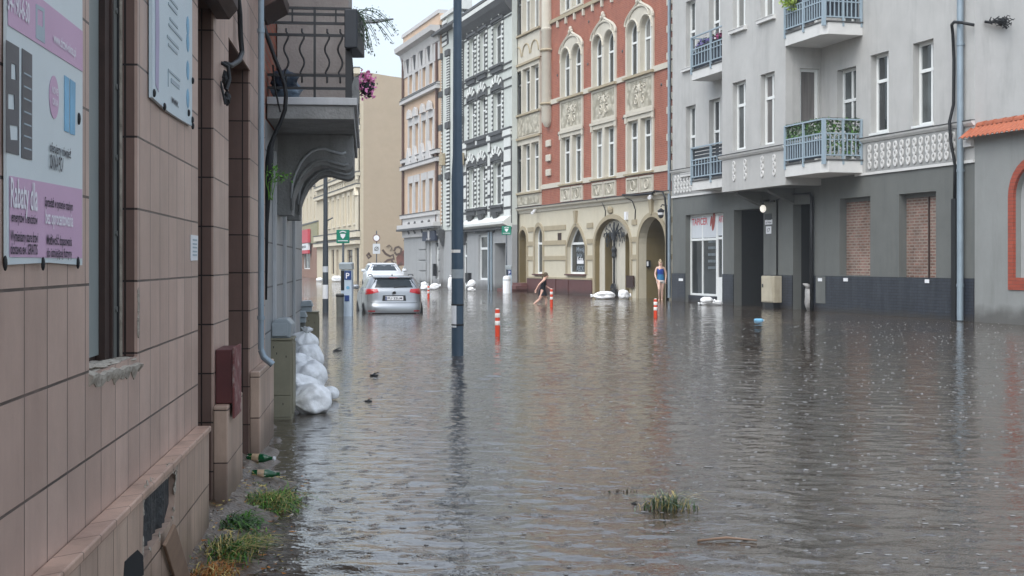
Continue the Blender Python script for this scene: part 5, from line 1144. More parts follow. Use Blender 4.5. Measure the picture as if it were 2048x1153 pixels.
for u in (wu(980), wu(985.5)): part(wb, 'rain_pipe', M['zinc'], lambda q: q.tube([(u, -.08, -.3), (u, -.08, CW - .3)], .06, 8), smooth=True, sharp=40)
part(wb, 'wall_meter', M['cable'], lambda q: q.box(wu(936.5), wu(943), -.2, -.002, .35, .95))
part(wb, 'wall_vent', M['cable'], lambda q: q.blob((wu(988), -.05, wz(988, 460)), (.25, .06, .2), 10, 6))

# ------------------------------------------------------------------ orange and grey house
OF = facade_b(808, 41.5, 881, 46.2); ou, oz = OF.u, OF.z
M['orange_wall'] = mat('pale_orange_render', (194, 168, 144), .8, .06, 2.0, stain=.2, stainc=(160, 130, 104))
M['grey_stucco'] = mat('light_grey_stucco', (186, 184, 182), .8, .06, 2.0, stain=.22, stainc=(136, 138, 142))
M['dark_pipe'] = mat('brown_rain_pipe', (84, 62, 56), .6, .15)
ob = building('orange_house', 'pale orange house with grey stucco dressings and a small navy shop sign', OF)
OL = ou(880.5); OT = oz(830, 92); CO = oz(850, 456)
ocol = [(819, 826.5), (831, 838.5), (845.5, 853.5), (859, 867.5)]
olev = [(oz(822, 189), oz(822, 146)), (oz(824, 312), oz(824, 252)), (oz(827, 428), oz(827, 366))]
oo = [op(ou(a), ou(c), z0, z1) for z0, z1 in olev for a, c in ocol]
os1 = op(ou(858), ou(863), -.2, oz(860, 484)); os2 = op(ou(871), ou(879), .5, oz(875, 486))
part(ob, 'upper_wall', M['orange_wall'], lambda q: q.plate([(0, CO), (OL, CO), (OL, OT), (0, OT)], [outline(o) for o in oo], 0, .3))
part(ob, 'ground_floor_wall', M['shop_grey'], lambda q: q.plate([(0, -.5), (OL, -.5), (OL, CO - .001), (0, CO - .001)], [outline(o) for o in (os1, os2)], 0, .3))
part(ob, 'house_core', M['dark_void'], lambda q: q.box(.32, OL - .02, .35, 12, -.4, OT - .05))
part(ob, 'end_wall', M['orange_wall'], lambda q: q.box(0, .3, .302, 12, -.5, OT))
part(ob, 'parapet', M['orange_wall'], lambda q: q.box(-.05, OL, -.05, .4, OT + .3, OT + 1.05)); part(ob, 'parapet_cap', M['grey_stucco'], lambda q: q.box(-.15, OL, -.15, .5, OT + 1.052, OT + 1.3))
part(ob, 'main_cornice', M['grey_stucco'], lambda q: q.loft([[(u, y, z) for y, z in ((-.002, OT - .75), (-.1, OT - .7), (-.25, OT - .2), (-.6, OT - .05), (-.65, OT + .28), (-.002, OT + .29))] for u in (-.4, OL - .02)]))
part(ob, 'frieze_band', M['grey_stucco'], lambda q: q.box(.1, OL - .02, -.06, -.002, OT - 1.9, OT - .77))
for i in range(9): part(ob, 'cornice_bracket', M['black_trim'] if i % 2 else M['grey_stucco'], lambda q: q.loft([[(.4 + i * 1.02, -.2, OT - .72), (.75 + i * 1.02, -.2, OT - .72), (.75 + i * 1.02, -.0625, OT - .72), (.4 + i * 1.02, -.0625, OT - .72)], [(.5 + i * 1.02, -.1, OT - 1.7), (.65 + i * 1.02, -.1, OT - 1.7), (.65 + i * 1.02, -.0625, OT - 1.7), (.5 + i * 1.02, -.0625, OT - 1.7)]]) if .75 + i * 1.02 < OL else q.box(OL - .3, OL - .1, -.15, -.0625, OT - 1.6, OT - .75))
for i, o in enumerate(oo):
    k = i // 4
    window(ob, o, .18, pm=M['pane_dim'], mull=(.5,), trans=(.68,), fw=.09)
    part(ob, 'window_surround', M['grey_stucco'], lambda q: q.plate([(o['u0'] - .28, o['z0'] - .1), (o['u1'] + .28, o['z0'] - .1), (o['u1'] + .28, o['z1'] + .5), (o['u0'] - .28, o['z1'] + .5)], [outline(dict(o, z0=o['z0'] + .002), .002)], -.07, -.001))
    if k == 2:
        uc_ = (o['u0'] + o['u1']) / 2; part(ob, 'pediment', M['grey_stucco'], lambda q: q.plate([(uc_ - .75, o['z1'] + 1.3), (uc_ + .75, o['z1'] + 1.3), (uc_, o['z1'] + 2.5)], [], -.3, -.08))
    if k == 1:
        uc_ = (o['u0'] + o['u1']) / 2; part(ob, 'pediment', M['grey_stucco'], lambda q: q.plate([(uc_ - .6, o['z1'] + .5), (uc_ + .6, o['z1'] + .5), (uc_ + .45, o['z1'] + .95), (uc_, o['z1'] + 1.15), (uc_ - .45, o['z1'] + .95)], [], -.25, -.072))
for z, y in ((olev[0][0] - .4, -.2), (olev[1][1] + 1.7, -.3), (olev[1][0] - .4, -.25), (olev[2][1] + 1.0, -.3), (olev[2][0] - .3, -.3)):
    part(ob, 'string_course', M['grey_stucco'], lambda q: q.box(-.15, OL - .02, y, -.002, z, z + .24)); 
    part(ob, 'flashing', M['cornice_dark'], lambda q: q.box(-.17, OL - .02, y - .03, -.002, z + .242, z + .29))
part(ob, 'panel_band', M['grey_stucco'], lambda q: q.box(.1, OL - .05, -.16, -.002, olev[2][0] - 1.65, olev[2][0] - .302))
for i, (a, c) in enumerate(ocol):
    u = (ou(a) + ou(c)) / 2; part(ob, 'scroll_ornament', M['cornice_dark'], lambda q: q.tube([(u + .28 * math.cos(t * .5 + .8), -.18, olev[2][0] - 1.0 + .4 * math.sin(t * .5 + .8)) for t in range(10)], .06, 5))
part(ob, 'shop_cornice', M['grey_stucco'], lambda q: q.box(-.2, OL + .05, -.5, -.002, CO + .02, CO + .3)); part(ob, 'flashing', M['black_trim'], lambda q: q.box(-.25, OL + .05, -.54, -.002, CO - .12, CO + .018))
for a, c in ((ou(839), ou(853)), (ou(879), ou(886) if False else OL - .02)):
    for z in [(-.4 + i * .72) for i in range(7)]:
        if z + .68 < CO - .2: part(ob, 'rusticated_block', M['shop_grey'], lambda q: q.box(a, c, -.08, -.002, z, z + .64), bevel=.03)
window(ob, os1, .12, pm=M['pane'], mull=(), trans=(.72,), fw=.12, name='shop_door'); window(ob, os2, .12, pm=M['pane_dim'], mull=(), trans=(.72,), fw=.12, name='shop_window')
M['sign_navy'] = mat('navy_sign', (34, 42, 62), .5, .1)
sgn = part(ob, 'shop_sign', M['sign_navy'], lambda q: q.box(ou(853), ou(878), -.3, -.1, oz(866, 482), oz(866, 463)))
def shield(q, uc, zc, s, y): q.plate([(uc - s * .8, zc + s), (uc + s * .8, zc + s), (uc + s * .7, zc - s * .1), (uc + s * .35, zc - s * .8), (uc, zc - s), (uc - s * .35, zc - s * .8), (uc - s * .7, zc - s * .1)], [], y, y + .01)
part(sgn, 'sign_emblem', M['grey_stucco'], lambda q: shield(q, ou(866), oz(866, 471.5), .34, -.312)); part(sgn, 'sign_lettering', M['grey_stucco'], lambda q: q.text('SKLEP', ou(861.5), oz(866, 480.5), -.312, .13, 1.1))
part(ob, 'rain_pipe', M['dark_pipe'], lambda q: q.tube([(.12, -.12, CO - .1), (.12, -.12, OT - .3)], .09, 8), smooth=True, sharp=40)
part(ob, 'rain_pipe', M['dark_pipe'], lambda q: q.tube([(OL - .5, -.12, CO + .3), (OL - .5, -.12, OT - .8)], .09, 8), smooth=True, sharp=40)
for px, z0_, z1_ in ((877, .7, 1.5),): part(ob, 'wall_meter', M['cable'], lambda q: q.box(ou(871), ou(873), -.2, -.002, z0_, z1_))

# ------------------------------------------------------------------ beige house showing its blank end wall
EF = facade_b(634, 28.5, 720, 35.0); eu, ez = EF.u, EF.z
M['beige_stucco'] = mat('pale_beige_stucco', (196, 184, 160), .8, .06, 2.0, stain=.25, stainc=(150, 138, 116))
M['beige_trim'] = mat('beige_trim', (208, 198, 176), .8, .05, stain=.2, stainc=(160, 150, 130))
M['ochre_end'] = mat('ochre_end_wall', (174, 158, 136), .85, .07, .5, stain=.35, stainc=(152, 134, 112), streak=False, sscale=.22, bump=.2)
eb = building('beige_house', 'beige stucco house with a tall blank ochre end wall carrying graffiti above the parked cars', EF)
EL = eu(720)
EG = EF.side(EL, 0); eg = EF.M.inverted() @ EG.M
GW = 13.0; gtop = lambda px, py: EG.uz(px, py)
p1, p2 = gtop(722, 144), gtop(812, 158)
eo = [op(eu(a), eu(a) + .95, ez(680, 452), ez(680, 398)) for a in (657.5, 667, 677, 687.5, 698, 709)] + [op(eu(a), eu(a) + .95, ez(680, 348), ez(680, 300)) for a in (657.5, 667, 677, 687.5, 698, 709)] + [op(eu(a), eu(a) + .95, ez(680, 240), ez(680, 190)) for a in (657.5, 667, 677, 687.5, 698, 709)]
eg1 = [op(eu(663), eu(668), .5, ez(665, 500)), op(eu(672.5), eu(677), -.3, ez(675, 500)), op(eu(694), eu(705), .7, ez(700, 500)), op(eu(709.5), eu(720) - .5, -.3, ez(714, 496))]
ET = p1[1]
part(eb, 'front_wall', M['beige_stucco'], lambda q: q.plate([(0, -.5), (EL, -.5), (EL, ET - .6), (0, ET - .6)], [outline(o) for o in eo + eg1], 0, .3))
gwall = part(eb, 'end_wall', M['ochre_end'], lambda q: q.plate([(.303, -.5), (GW, -.5), (GW, p2[1] - (GW - p2[0]) * .02), (p2[0], p2[1]), (p1[0] + .303, p1[1]), (.303, p1[1])], [], 0, .4), local=eg)
part(eb, 'house_core', M['dark_void'], lambda q: q.box(.02, EL - .45, .5, GW - .2, -.4, ET - 1.5))
part(eb, 'roof', M['cornice_dark'], lambda q: q.loft([[(EL - .41, .1, ET + .02), (EL - .41, GW, ET - 1.2), (EL - .41, GW, ET - 1.5), (EL - .41, .1, ET - .3)], [(.1, .1, ET + .02), (.1, GW, ET - 1.2), (.1, GW, ET - 1.5), (.1, .1, ET - .3)]]))
for i, o in enumerate(eo):
    window(eb, o, .18, pm=M['pane_dim'], mull=(.5,), trans=(.7,), fw=.1)
    part(eb, 'window_surround', M['beige_trim'], lambda q: q.plate([(o['u0'] - .3, o['z0'] - .15), (o['u1'] + .3, o['z0'] - .15), (o['u1'] + .3, o['z1'] + .35), (o['u0'] - .3, o['z1'] + .35)], [outline(dict(o, z0=o['z0'] + .002), .002)], -.12, -.001))
for z, h, y in ((ez(680, 468), .5, -.35), (ez(680, 484), .35, -.4), (ez(680, 382), .3, -.35), (ez(680, 360), .3, -.3), (ez(680, 274), .4, -.35), (ez(680, 255), .3, -.3), (ez(680, 170), .5, -.5)):
    part(eb, 'string_course', M['beige_trim'], lambda q: q.box(-.1, EL + .05, y, -.002, z - h, z)); part(eb, 'flashing', M['cornice_dark'], lambda q: q.box(-.1, EL + .08, y - .05, -.002, z + .002, z + .08))
for i in range(8):
    u = eu(658) + i * 1.35
    if u < EL - .8: part(eb, 'carved_panel', M['beige_trim'], lambda q: q.box(u, u + .8, -.1, -.002, ez(680, 380), ez(680, 364)), bevel=.04)
for z0_, z1_ in ((ez(718, 470), ez(718, 380)), (ez(718, 360), ez(718, 275)), (ez(718, 250), ez(718, 172))):
    part(eb, 'corner_pilaster', M['beige_trim'], lambda q: q.box(EL - .9, EL - .02, -.28, -.1215, z0_, z1_ - .5)); part(eb, 'pilaster_cap', M['beige_trim'], lambda q: q.plate([(EL - 1.1, z1_ - .5), (EL + .05, z1_ - .5), (EL - .45, z1_ + .2)], [], -.45, -.122))
for i, o in enumerate(eg1):
    if i in (0, 2): window(eb, o, .15, pm=M['pane_dim'], mull=(), trans=(.7,), fw=.1, fm=M['old_wood'])
    else: part(eb, 'door', M['night_blue'] if i == 3 else M['dark_red'], lambda q: (q.box(o['u0'] + .003, o['u1'] - .003, .2, .25, -.4, o['z1'] - .003), q.box(o['u0'] + .15, o['u1'] - .15, .18, .2, 1.2, 2.6)))
M['spray'] = mat('grey_brown_spray_paint', (92, 76, 68), .8, .3, 2.0); M['spray_red'] = mat('dull_red_spray_paint', (118, 80, 72), .85, .3, 2.0)
def graf(q, pts, r=.13): q.tube([(EG.uz(*p)[0], -.012, EG.uz(*p)[1]) for p in pts], r, 4, flat=.12)
def graffiti(q):
    for pts in ([(765, 500), (771, 508), (780, 513), (786, 510), (788, 518), (775, 521), (768, 527)], [(772, 494), (778, 490), (784, 496), (780, 502)], [(788, 503), (791, 496), (797, 494), (803, 499), (801, 507), (793, 510), (789, 505)], [(783, 520), (786, 527), (795, 532), (804, 526)], [(808, 480), (812, 486), (815, 494), (818, 500)], [(737, 508), (742, 513), (737, 517), (734, 511), (739, 506)], [(806, 512), (812, 505), (817, 512), (812, 520)]): graf(q, pts)
part(gwall, 'graffiti', M['spray'], graffiti)
part(gwall, 'graffiti_fill', M['spray_red'], lambda q: q.plate([EG.uz(*p) for p in ((792, 516), (800, 505), (812, 498), (819, 505), (820, 530), (800, 532), (794, 528))], [], -.006, -.001))

# ------------------------------------------------------------------ last house in the row, with the red shop signs
LF = facade_b(590, 24.5, 638, 28.8); lu, lz = LF.u, LF.z
M['sage'] = mat('sage_shop_fascia', (142, 138, 108), .8, .08, 1.0); M['stone_brown'] = mat('brown_stone_plinth', (136, 104, 88), .8, .15, 2.0, stain=.3)
M['shop_red'] = mat('red_shop_sign', (190, 66, 78), .5, .08)
lb = building('corner_shop_house', 'far cream house with a sage shop fascia and red and white shop signs', LF)
LL = lu(637.5); LT = lz(620, 300)
lo_ = [op(lu(a), lu(a) + 1.0, lz(620, 442), lz(620, 395)) for a in (606, 613.5, 621, 628.5)]
part(lb, 'upper_wall', M['beige_stucco'], lambda q: q.plate([(0, lz(620, 448)), (LL, lz(620, 448)), (LL, LT), (0, LT)], [outline(o) for o in lo_], 0, .3))
for o in lo_:
    window(lb, o, .15, pm=M['pane_curtain'], mull=(.5,), trans=(.7,), fw=.1)
    part(lb, 'pediment', M['cornice_dark'], lambda q: q.plate([(o['u0'] - .3, o['z1'] + .9), (o['u1'] + .3, o['z1'] + .9), ((o['u0'] + o['u1']) / 2, o['z1'] + 2.2)], [], -.3, -.002))
part(lb, 'shop_fascia', M['sage'], lambda q: q.box(0, LL, -.15, .3, lz(620, 488), lz(620, 449)))
part(lb, 'fascia_edge', M['cornice_dark'], lambda q: q.box(-.05, LL + .02, -.2, .3, lz(620, 448.8), lz(620, 446)))
part(lb, 'stone_base', M['stone_brown'], lambda q: q.plate([(0, -.5), (LL, -.5), (LL, lz(620, 488.2)), (0, lz(620, 488.2))], [[(lu(607), .9), (lu(620), .9), (lu(620), 3.0), (lu(607), 3.0)]], 0, .3))
window(lb, op(lu(607), lu(620), .9, 3.0), .1, fm=M['white_frame'], pm=M['pane_dim'], mull=(.5,), trans=(), fw=.12)
sr = part(lb, 'red_sign', M['shop_red'], lambda q: q.box(lu(603), lu(624.5), -.5, -.2, lz(614, 487), lz(614, 461))); part(sr, 'sign_lettering', M['white_ink'], lambda q: q.text('D', lu(609), lz(614, 477), -.51, .5, 1.9))
sw = part(lb, 'white_sign', M['plastic_white'], lambda q: q.box(lu(603), lu(623.5), -.45, -.2, lz(614, 501), lz(614, 488))); part(sw, 'sign_lettering', M['ink'], lambda q: q.text('e. apte', lu(607), lz(614, 496.5), -.46, .35, lu(620) - lu(607)))
part(lb, 'red_stripe', M['shop_red'], lambda q: q.box(lu(603), lu(623.5), -.45, -.2, lz(614, 508), lz(614, 501.2)))
part(lb, 'house_core', M['dark_void'], lambda q: q.box(.02, LL - .02, .4, 9, -.4, LT - .3)); part(lb, 'roof', M['cornice_dark'], lambda q: q.box(-.2, LL + .1, -.4, 9.1, LT + .002, LT + .4))

# ------------------------------------------------------------------ the row on the near side goes on past the balcony house, hidden from here by it
HF = Facade((-.156 * 22 - 9.0, 22.0), (-.156, 1.0))
hb = building('row_house', 'plain grey row house farther along on the balcony side of the street', HF)
ho = [op(2 + i * 4.2, 3.2 + i * 4.2, z0, z0 + 2.0) for z0 in (1.4, 4.8, 8.2) for i in range(6)]
part(hb, 'front_wall', M['beige_stucco'], lambda q: q.plate([(0, -.5), (27, -.5), (27, 11), (0, 11)], [outline(o) for o in ho], 0, .3))
for o in ho: window(hb, o, .18, pm=M['pane_dim'], mull=(.5,), trans=(.68,), fw=.09)
part(hb, 'house_core', M['beige_stucco'], lambda q: q.box(.0, 27, .302, 9, -.5, 10.99)); part(hb, 'cornice', M['beige_trim'], lambda q: q.box(-.1, 27.1, -.35, 9, 11.002, 11.4))
# ------------------------------------------------------------------ street furniture
M['pole_blue'] = mat('dark_blue_grey_pole', (58, 76, 92), .4, .12, 3.0, stain=.2, stainc=(40, 50, 60), spec=.5)
M['pole_grey'] = mat('dark_grey_pole', (66, 72, 78), .45, .1)
M['meter'] = mat('pale_blue_grey_casing', (176, 190, 202), .45, .06)
M['bollard'] = mat('orange_red_plastic', (206, 66, 36), .45, .08); M['reflect'] = mat('white_reflective_band', (226, 222, 216), .4, .05)
M['p_blue'] = mat('parking_blue', (36, 62, 116), .45, .08); M['sign_green'] = mat('green_sign_face', (14, 122, 98), .45, .06)
M['cabinet'] = mat('olive_grey_steel', (126, 121, 102), .55, .12, 4.0, stain=.5, stainc=(74, 70, 58))
M['lid_grey'] = mat('pale_grey_lid', (150, 158, 162), .4, .1, 5.0)
M['wood'] = mat('weathered_plank', (138, 114, 96), .75, .2, 6.0, stain=.4, stainc=(90, 72, 60))

P = G(915, 712); rr_ = .098
lamp = thing('street_lamp', 'tall dark blue lamp post with pale stickers rising straight out of the flood water', 'lamp post', P)
part(lamp, 'pole', M['pole_blue'], lambda q: q.lathe([(rr_ * 1.06, -.4), (rr_, .05), (rr_, 2.9), (rr_ * .97, 2.95), (.078, 3.3), (.066, 6.2), (.05, 9.0)], n=24), smooth=True, sharp=35)
def wrapd(q, z0, z1, a0, a1, r):
    n = 14; vs = []
    for i in range(n + 1):
        a = math.radians(a0 + (a1 - a0) * i / n); vs += [(r * math.cos(a), r * math.sin(a), z0), (r * math.cos(a), r * math.sin(a), z1)]
    q.add(vs, [(2 * i, 2 * i + 2, 2 * i + 3, 2 * i + 1) for i in range(n)])
zl = lambda y: EYE + (HY - y) / FPX * P.y
part(lamp, 'paper_label', M['plastic_white'], lambda q: wrapd(q, zl(655), zl(610), 195, 262, rr_ + .003), smooth=True)
part(lamp, 'rubber_band', M['cable'], lambda q: q.lathe([(rr_ + .002, zl(652)), (rr_ + .007, zl(650)), (rr_ + .002, zl(648))], n=24)); part(lamp, 'rubber_band', M['cable'], lambda q: q.lathe([(rr_ + .002, zl(612)), (rr_ + .007, zl(610)), (rr_ + .002, zl(608))], n=24))
part(lamp, 'pale_tape', M['reflect'], lambda q: wrapd(q, zl(506), zl(500), 190, 300, rr_ + .003), smooth=True)
part(lamp, 'torn_sticker', M['lid_grey'], lambda q: wrapd(q, zl(557), zl(539), 200, 350, rr_ + .003), smooth=True)
part(lamp, 'lamp_arm', M['pole_blue'], lambda q: q.tube([(0, 0, 8.9), (.3, 0, 9.15), (1.6, 0, 9.3)], .035, 8), smooth=True)
part(lamp, 'lamp_head', M['meter'], lambda q: q.loft([[(1.4, -.05, 9.27), (1.4, .05, 9.27), (1.4, .05, 9.36), (1.4, -.05, 9.36)], [(1.8, -.13, 9.27), (1.8, .13, 9.27), (1.8, .08, 9.38), (1.8, -.08, 9.38)], [(2.1, -.06, 9.28), (2.1, .06, 9.28), (2.1, .04, 9.33), (2.1, -.04, 9.33)]]))

P = G(651, 626); d_ = P.y
zl2 = lambda y: EYE + (HY - y) / FPX * d_
l2 = thing('street_lamp', 'dark grey lamp post near the parking meter, with a flat lamp head over the street', 'lamp post', P)
part(l2, 'pole', M['pole_grey'], lambda q: q.lathe([(.095, -.4), (.085, 2.0), (.07, 2.3), (.055, zl2(50)), (.05, zl2(46))], n=16), smooth=True, sharp=35)
part(l2, 'lamp_arm', M['pole_grey'], lambda q: q.tube([(0, 0, zl2(52)), (.2, 0, zl2(48)), (1.2, 0, zl2(46))], .04, 8), smooth=True)
part(l2, 'lamp_head', M['pole_grey'], lambda q: q.loft([[(.95, -.06, zl2(47.5)), (.95, .06, zl2(47.5)), (.95, .06, zl2(43)), (.95, -.06, zl2(43))], [(1.5, -.15, zl2(46)), (1.5, .15, zl2(46)), (1.5, .1, zl2(40)), (1.5, -.1, zl2(40))], [(2.08, -.06, zl2(39.5)), (2.08, .06, zl2(39.5)), (2.08, .04, zl2(37.5)), (2.08, -.04, zl2(37.5))]]))
part(l2, 'paper_label', M['plastic_white'], lambda q: wrapd(q, zl2(598), zl2(570), 200, 330, .0945), smooth=True); part(l2, 'paper_label', M['sign_white'], lambda q: wrapd(q, zl2(545), zl2(533), 200, 330, .0935), smooth=True)
part(l2, 'side_bracket', M['pole_grey'], lambda q: q.tube([(.05, 0, zl2(442)), (.22, 0, zl2(436))], .02, 6))

def bollard(px, py, ytop, label):
    P_ = G(px, py); h = (py - ytop) / FPX * P_.y
    b = thing('flexible_bollard', label, 'bollard', P_, 0, 'orange bollards along the flooded lane')
    r = .05
    part(b, 'post', M['bollard'], lambda q: q.lathe([(r * 1.05, -.35), (r, 0), (r, h - .04), (r * .9, h - .012), (r * .5, h)], n=18), smooth=True, sharp=40)
    for k in (.17, .45):
        part(b, 'reflective_band', M['reflect'], lambda q: q.lathe([(r + .001, h * (1 - k) - .085), (r + .004, h * (1 - k) - .08), (r + .004, h * (1 - k)), (r + .001, h * (1 - k) + .005)], n=18), smooth=True, sharp=40)
    part(b, 'reflective_cap', M['reflect'], lambda q: q.lathe([(r * .92, h - .014), (r * .6, h + .002), (.005, h + .004)], n=18), smooth=True)
bollard(995, 673, 618, 'orange bollard standing alone in the water next to the blue lamp post')
bollard(1311, 636, 598, 'orange bollard in front of the arched gateway and the woman in blue')
bollard(1103, 615, 578, 'orange bollard that the wading girl is passing')
bollard(857, 597, 572, 'distant orange bollard behind the silver car by the orange house')

def meter(px, py, ytop, label, sc=1.0, full=True):
    P_ = G(px, py); h = (py - ytop) / FPX * P_.y
    m_ = thing('parking_meter', label, 'parking meter', P_, math.radians(-4))
    w_ = .16 * sc
    part(m_, 'casing', M['meter'], lambda q: q.box(-w_, w_, -.12, .14, -.4, h - .22), bevel=.012)
    part(m_, 'cap', M['lid_grey'], lambda q: q.loft([[(-w_ - .03, -.16, h - .21), (w_ + .02, -.16, h - .21), (w_ + .02, .16, h - .21), (-w_ - .03, .16, h - .21)], [(-w_ - .05, -.17, h - .04), (w_, -.17, h - .04), (w_, .17, h), (-w_ - .05, .17, h)]]), bevel=.01)
    part(m_, 'dark_panel', M['cable'], lambda q: q.box(-w_ + .01, -w_ * .35, -.128, -.1205, h * .48, h - .24))
    pl = part(m_, 'parking_sign', M['p_blue'], lambda q: q.box(-w_ * .3, w_ - .015, -.13, -.1205, h - .5, h - .25)); part(pl, 'letter', M['white_ink'], lambda q: q.text('P', -w_ * .05, h - .46, -.132, .16, w_ * .65))
    part(m_, 'blue_label', M['p_blue'], lambda q: q.box(-w_ * .3, w_ * .55, -.128, -.1205, h * .28, h * .39)); part(m_, 'round_label', M['poster_blue'], lambda q: q.plate([(w_ * .3 + .05 * math.cos(t * .524), h * .53 + .05 * math.sin(t * .524)) for t in range(12)], [], -.127, -.1205))
    return m_
meter(694, 633, 525, 'pale blue grey parking meter with a blue sign, standing next to the silver car')
meter(1018, 585, 531, 'pale parking meter standing next to the steps of the brick house', .9)
def green_sign(px, d, y0, y1, w_, ypole, label):
    P_ = W(px, HY, d); P_.z = 0
    s_ = thing('green_sign', label, 'sign', P_, math.radians(-3)); z = lambda y: EYE + (HY - y) / FPX * d
    part(s_, 'post', M['pole_grey'], lambda q: q.tube([(0, .03, -.4), (0, .03, z(y0) - .02)], .035, 10), smooth=True)
    b = part(s_, 'panel', M['sign_green'], lambda q: q.box(-w_ / 2, w_ / 2, -.015, .015, z(y1), z(y0)), bevel=.01)
    zc = (z(y0) + z(y1)) / 2 + .03; hh = z(y0) - z(y1)
    part(b, 'emblem', M['white_ink'], lambda q: (q.plate([(-.2 * w_, zc + .12 * hh), (.2 * w_, zc + .12 * hh), (.16 * w_, zc - .08 * hh), (0, zc - .26 * hh), (-.16 * w_, zc - .08 * hh)], [], -.024, -.018), q.loft([[(x * w_, y, zc + (.2 + .08 * (1 - abs(x) * 4)) * hh) for y in (-.024, -.018)] + [(x * w_, y, zc + (.27 + .08 * (1 - abs(x) * 4)) * hh) for y in (-.018, -.024)] for x in (-.25, -.12, 0, .12, .25)]), q.box(-.38 * w_, .38 * w_, -.024, -.018, zc - .42 * hh, zc - .36 * hh)))
green_sign(686, 40, 460, 487, .39, 525, 'green sign with a white shield on a post behind the parking meter')
green_sign(1013, 71.5, 452.5, 470, .5, 530, 'green sign with a white shield on a post by the white house doorway')
bn = thing('waste_bin', 'small dark grey bin half hidden behind the pale parking meter near the silver car', 'bin', G(680, 634))
part(bn, 'bin_body', M['grey_board'], lambda q: q.lathe([(.1, -.35), (.11, .6), (.115, .62), (.1, .66)], n=16), smooth=True, sharp=40)
part(bn, 'bin_rim', M['cable'], lambda q: q.lathe([(.112, .56), (.122, .58), (.122, .61), (.112, .63)], n=16))
b2 = thing('waste_bin', 'white rounded bin at the steps of the brick house', 'bin', G(1013.5, 587))
part(b2, 'bin_body', M['plastic_white'], lambda q: q.lathe([(.2, -.35), (.2, .75), (.17, .85), (.05, .9)], n=16), smooth=True, sharp=40); part(b2, 'bin_rim', M['lid_grey'], lambda q: q.lathe([(.205, .66), (.215, .68), (.205, .7)], n=16))
zs = lambda y: EYE + (HY - y) / FPX * 96
P_ = W(753, HY, 96); P_.z = 0
rs = thing('road_sign', 'round white road sign with a square plate below it, before the ochre end wall', 'sign', P_)
part(rs, 'post', M['pole_grey'], lambda q: q.tube([(0, .03, -.4), (0, .03, zs(462))], .04, 8), smooth=True)
Mx = Matrix.Translation((0, -.02, zs(476.5))) @ Matrix.Rotation(math.radians(90), 4, 'X')
M['sign_border'] = mat('grey_red_sign_border', (120, 92, 88), .5, .1)
part(rs, 'round_plate', M['sign_border'], lambda q: q.lathe([(.27, -.01), (.27, .01)], M=Mx, n=28)); part(rs, 'round_face', M['plastic_white'], lambda q: q.lathe([(.2, .011), (.2, .014)], M=Mx, n=28))
sp_ = part(rs, 'square_plate', M['sign_white'], lambda q: q.box(-.26, .26, -.03, -.01, zs(508), zs(488))); part(sp_, 'square_symbol', M['grey_board'], lambda q: (q.ring([(.13 * math.cos(t * .524), -.034, zs(498) + .13 * math.sin(t * .524)) for t in range(12)], .025, 5), q.tube([(-.15, -.034, zs(498) - .14), (.15, -.034, zs(498) + .14)], .02, 5)))

# ------------------------------------------------------------------ utility cabinets, bags and clutter along the near houses
def cabinet(px0, px1, ytop, ybase, label, dep=.5, hood=False):
    P_ = G((px0 + px1) / 2, ybase); w_ = (px1 - px0) / FPX * P_.y; h = (ybase - ytop) / FPX * P_.y
    c = thing('utility_cabinet', label, 'cabinet', P_, math.atan2(1, (735 - CX) / FPX) - math.pi / 2)
    part(c, 'housing', M['cabinet'], lambda q: q.box(-w_ / 2, w_ / 2, 0, dep, -.3, h), bevel=.008)
    part(c, 'end_panel', M['cabinet'], lambda q: q.box(-w_ / 2 + .015, w_ / 2 - .015, -.008, -.001, h * .30, h - .02), bevel=.004); part(c, 'end_panel', M['cabinet'], lambda q: q.box(-w_ / 2 + .015, w_ / 2 - .015, -.008, -.001, .02, h * .29), bevel=.004)
    part(c, 'door', M['cabinet'], lambda q: q.box(w_ / 2 + .001, w_ / 2 + .01, .03, dep - .03, .05, h - .03), bevel=.004)
    part(c, 'rim', M['cabinet'], lambda q: q.box(-w_ / 2 - .008, w_ / 2 + .012, -.014, dep + .01, h + .001, h + .018), bevel=.004)
    for x, z in ((-.04, h * .82), (.05, h * .78), (-.07, h * .9), (.02, h * .18)): part(c, 'lock_hole', M['cable'], lambda q: q.box(x, x + .008, -.0095, -.0082, z, z + .02))
    if hood:
        part(c, 'hood', M['lid_grey'], lambda q: q.loft([[(-w_ / 2 + .0, y, h + .02), (w_ / 2 - .02, y, h + .02), (w_ / 2 - .0, y, h + .15), (w_ / 2 - .05, y, h + .205), (-w_ / 2 + .06, y, h + .2), (-w_ / 2 + .0, y, h + .14)] for y in (.02, dep)]), bevel=.01)
        part(c, 'hood_flap', M['lid_grey'], lambda q: q.box(-w_ / 2 + .03, w_ / 2 - .04, -.004, .016, h + .04, h + .16), bevel=.004)
    return c
cabinet(538, 584, 681, 839, 'olive grey utility cabinet with a pale grey hood, beside the white sandbags', .5, True)
cabinet(608, 636, 626, 722, 'plain olive grey utility cabinet behind the heap of sandbags', .35)
lb_ = thing('letter_box', 'stand of pale grey letter boxes with sloping lids between the two utility cabinets', 'letter box', G(602, 745), math.atan2(1, (735 - CX) / FPX) - math.pi / 2)
dlb = lb_.location.y; zz = lambda y: EYE + (HY - y) / FPX * dlb
part(lb_, 'stand', M['grey_board'], lambda q: q.box(-.08, .05, .05, .3, -.3, zz(644)))
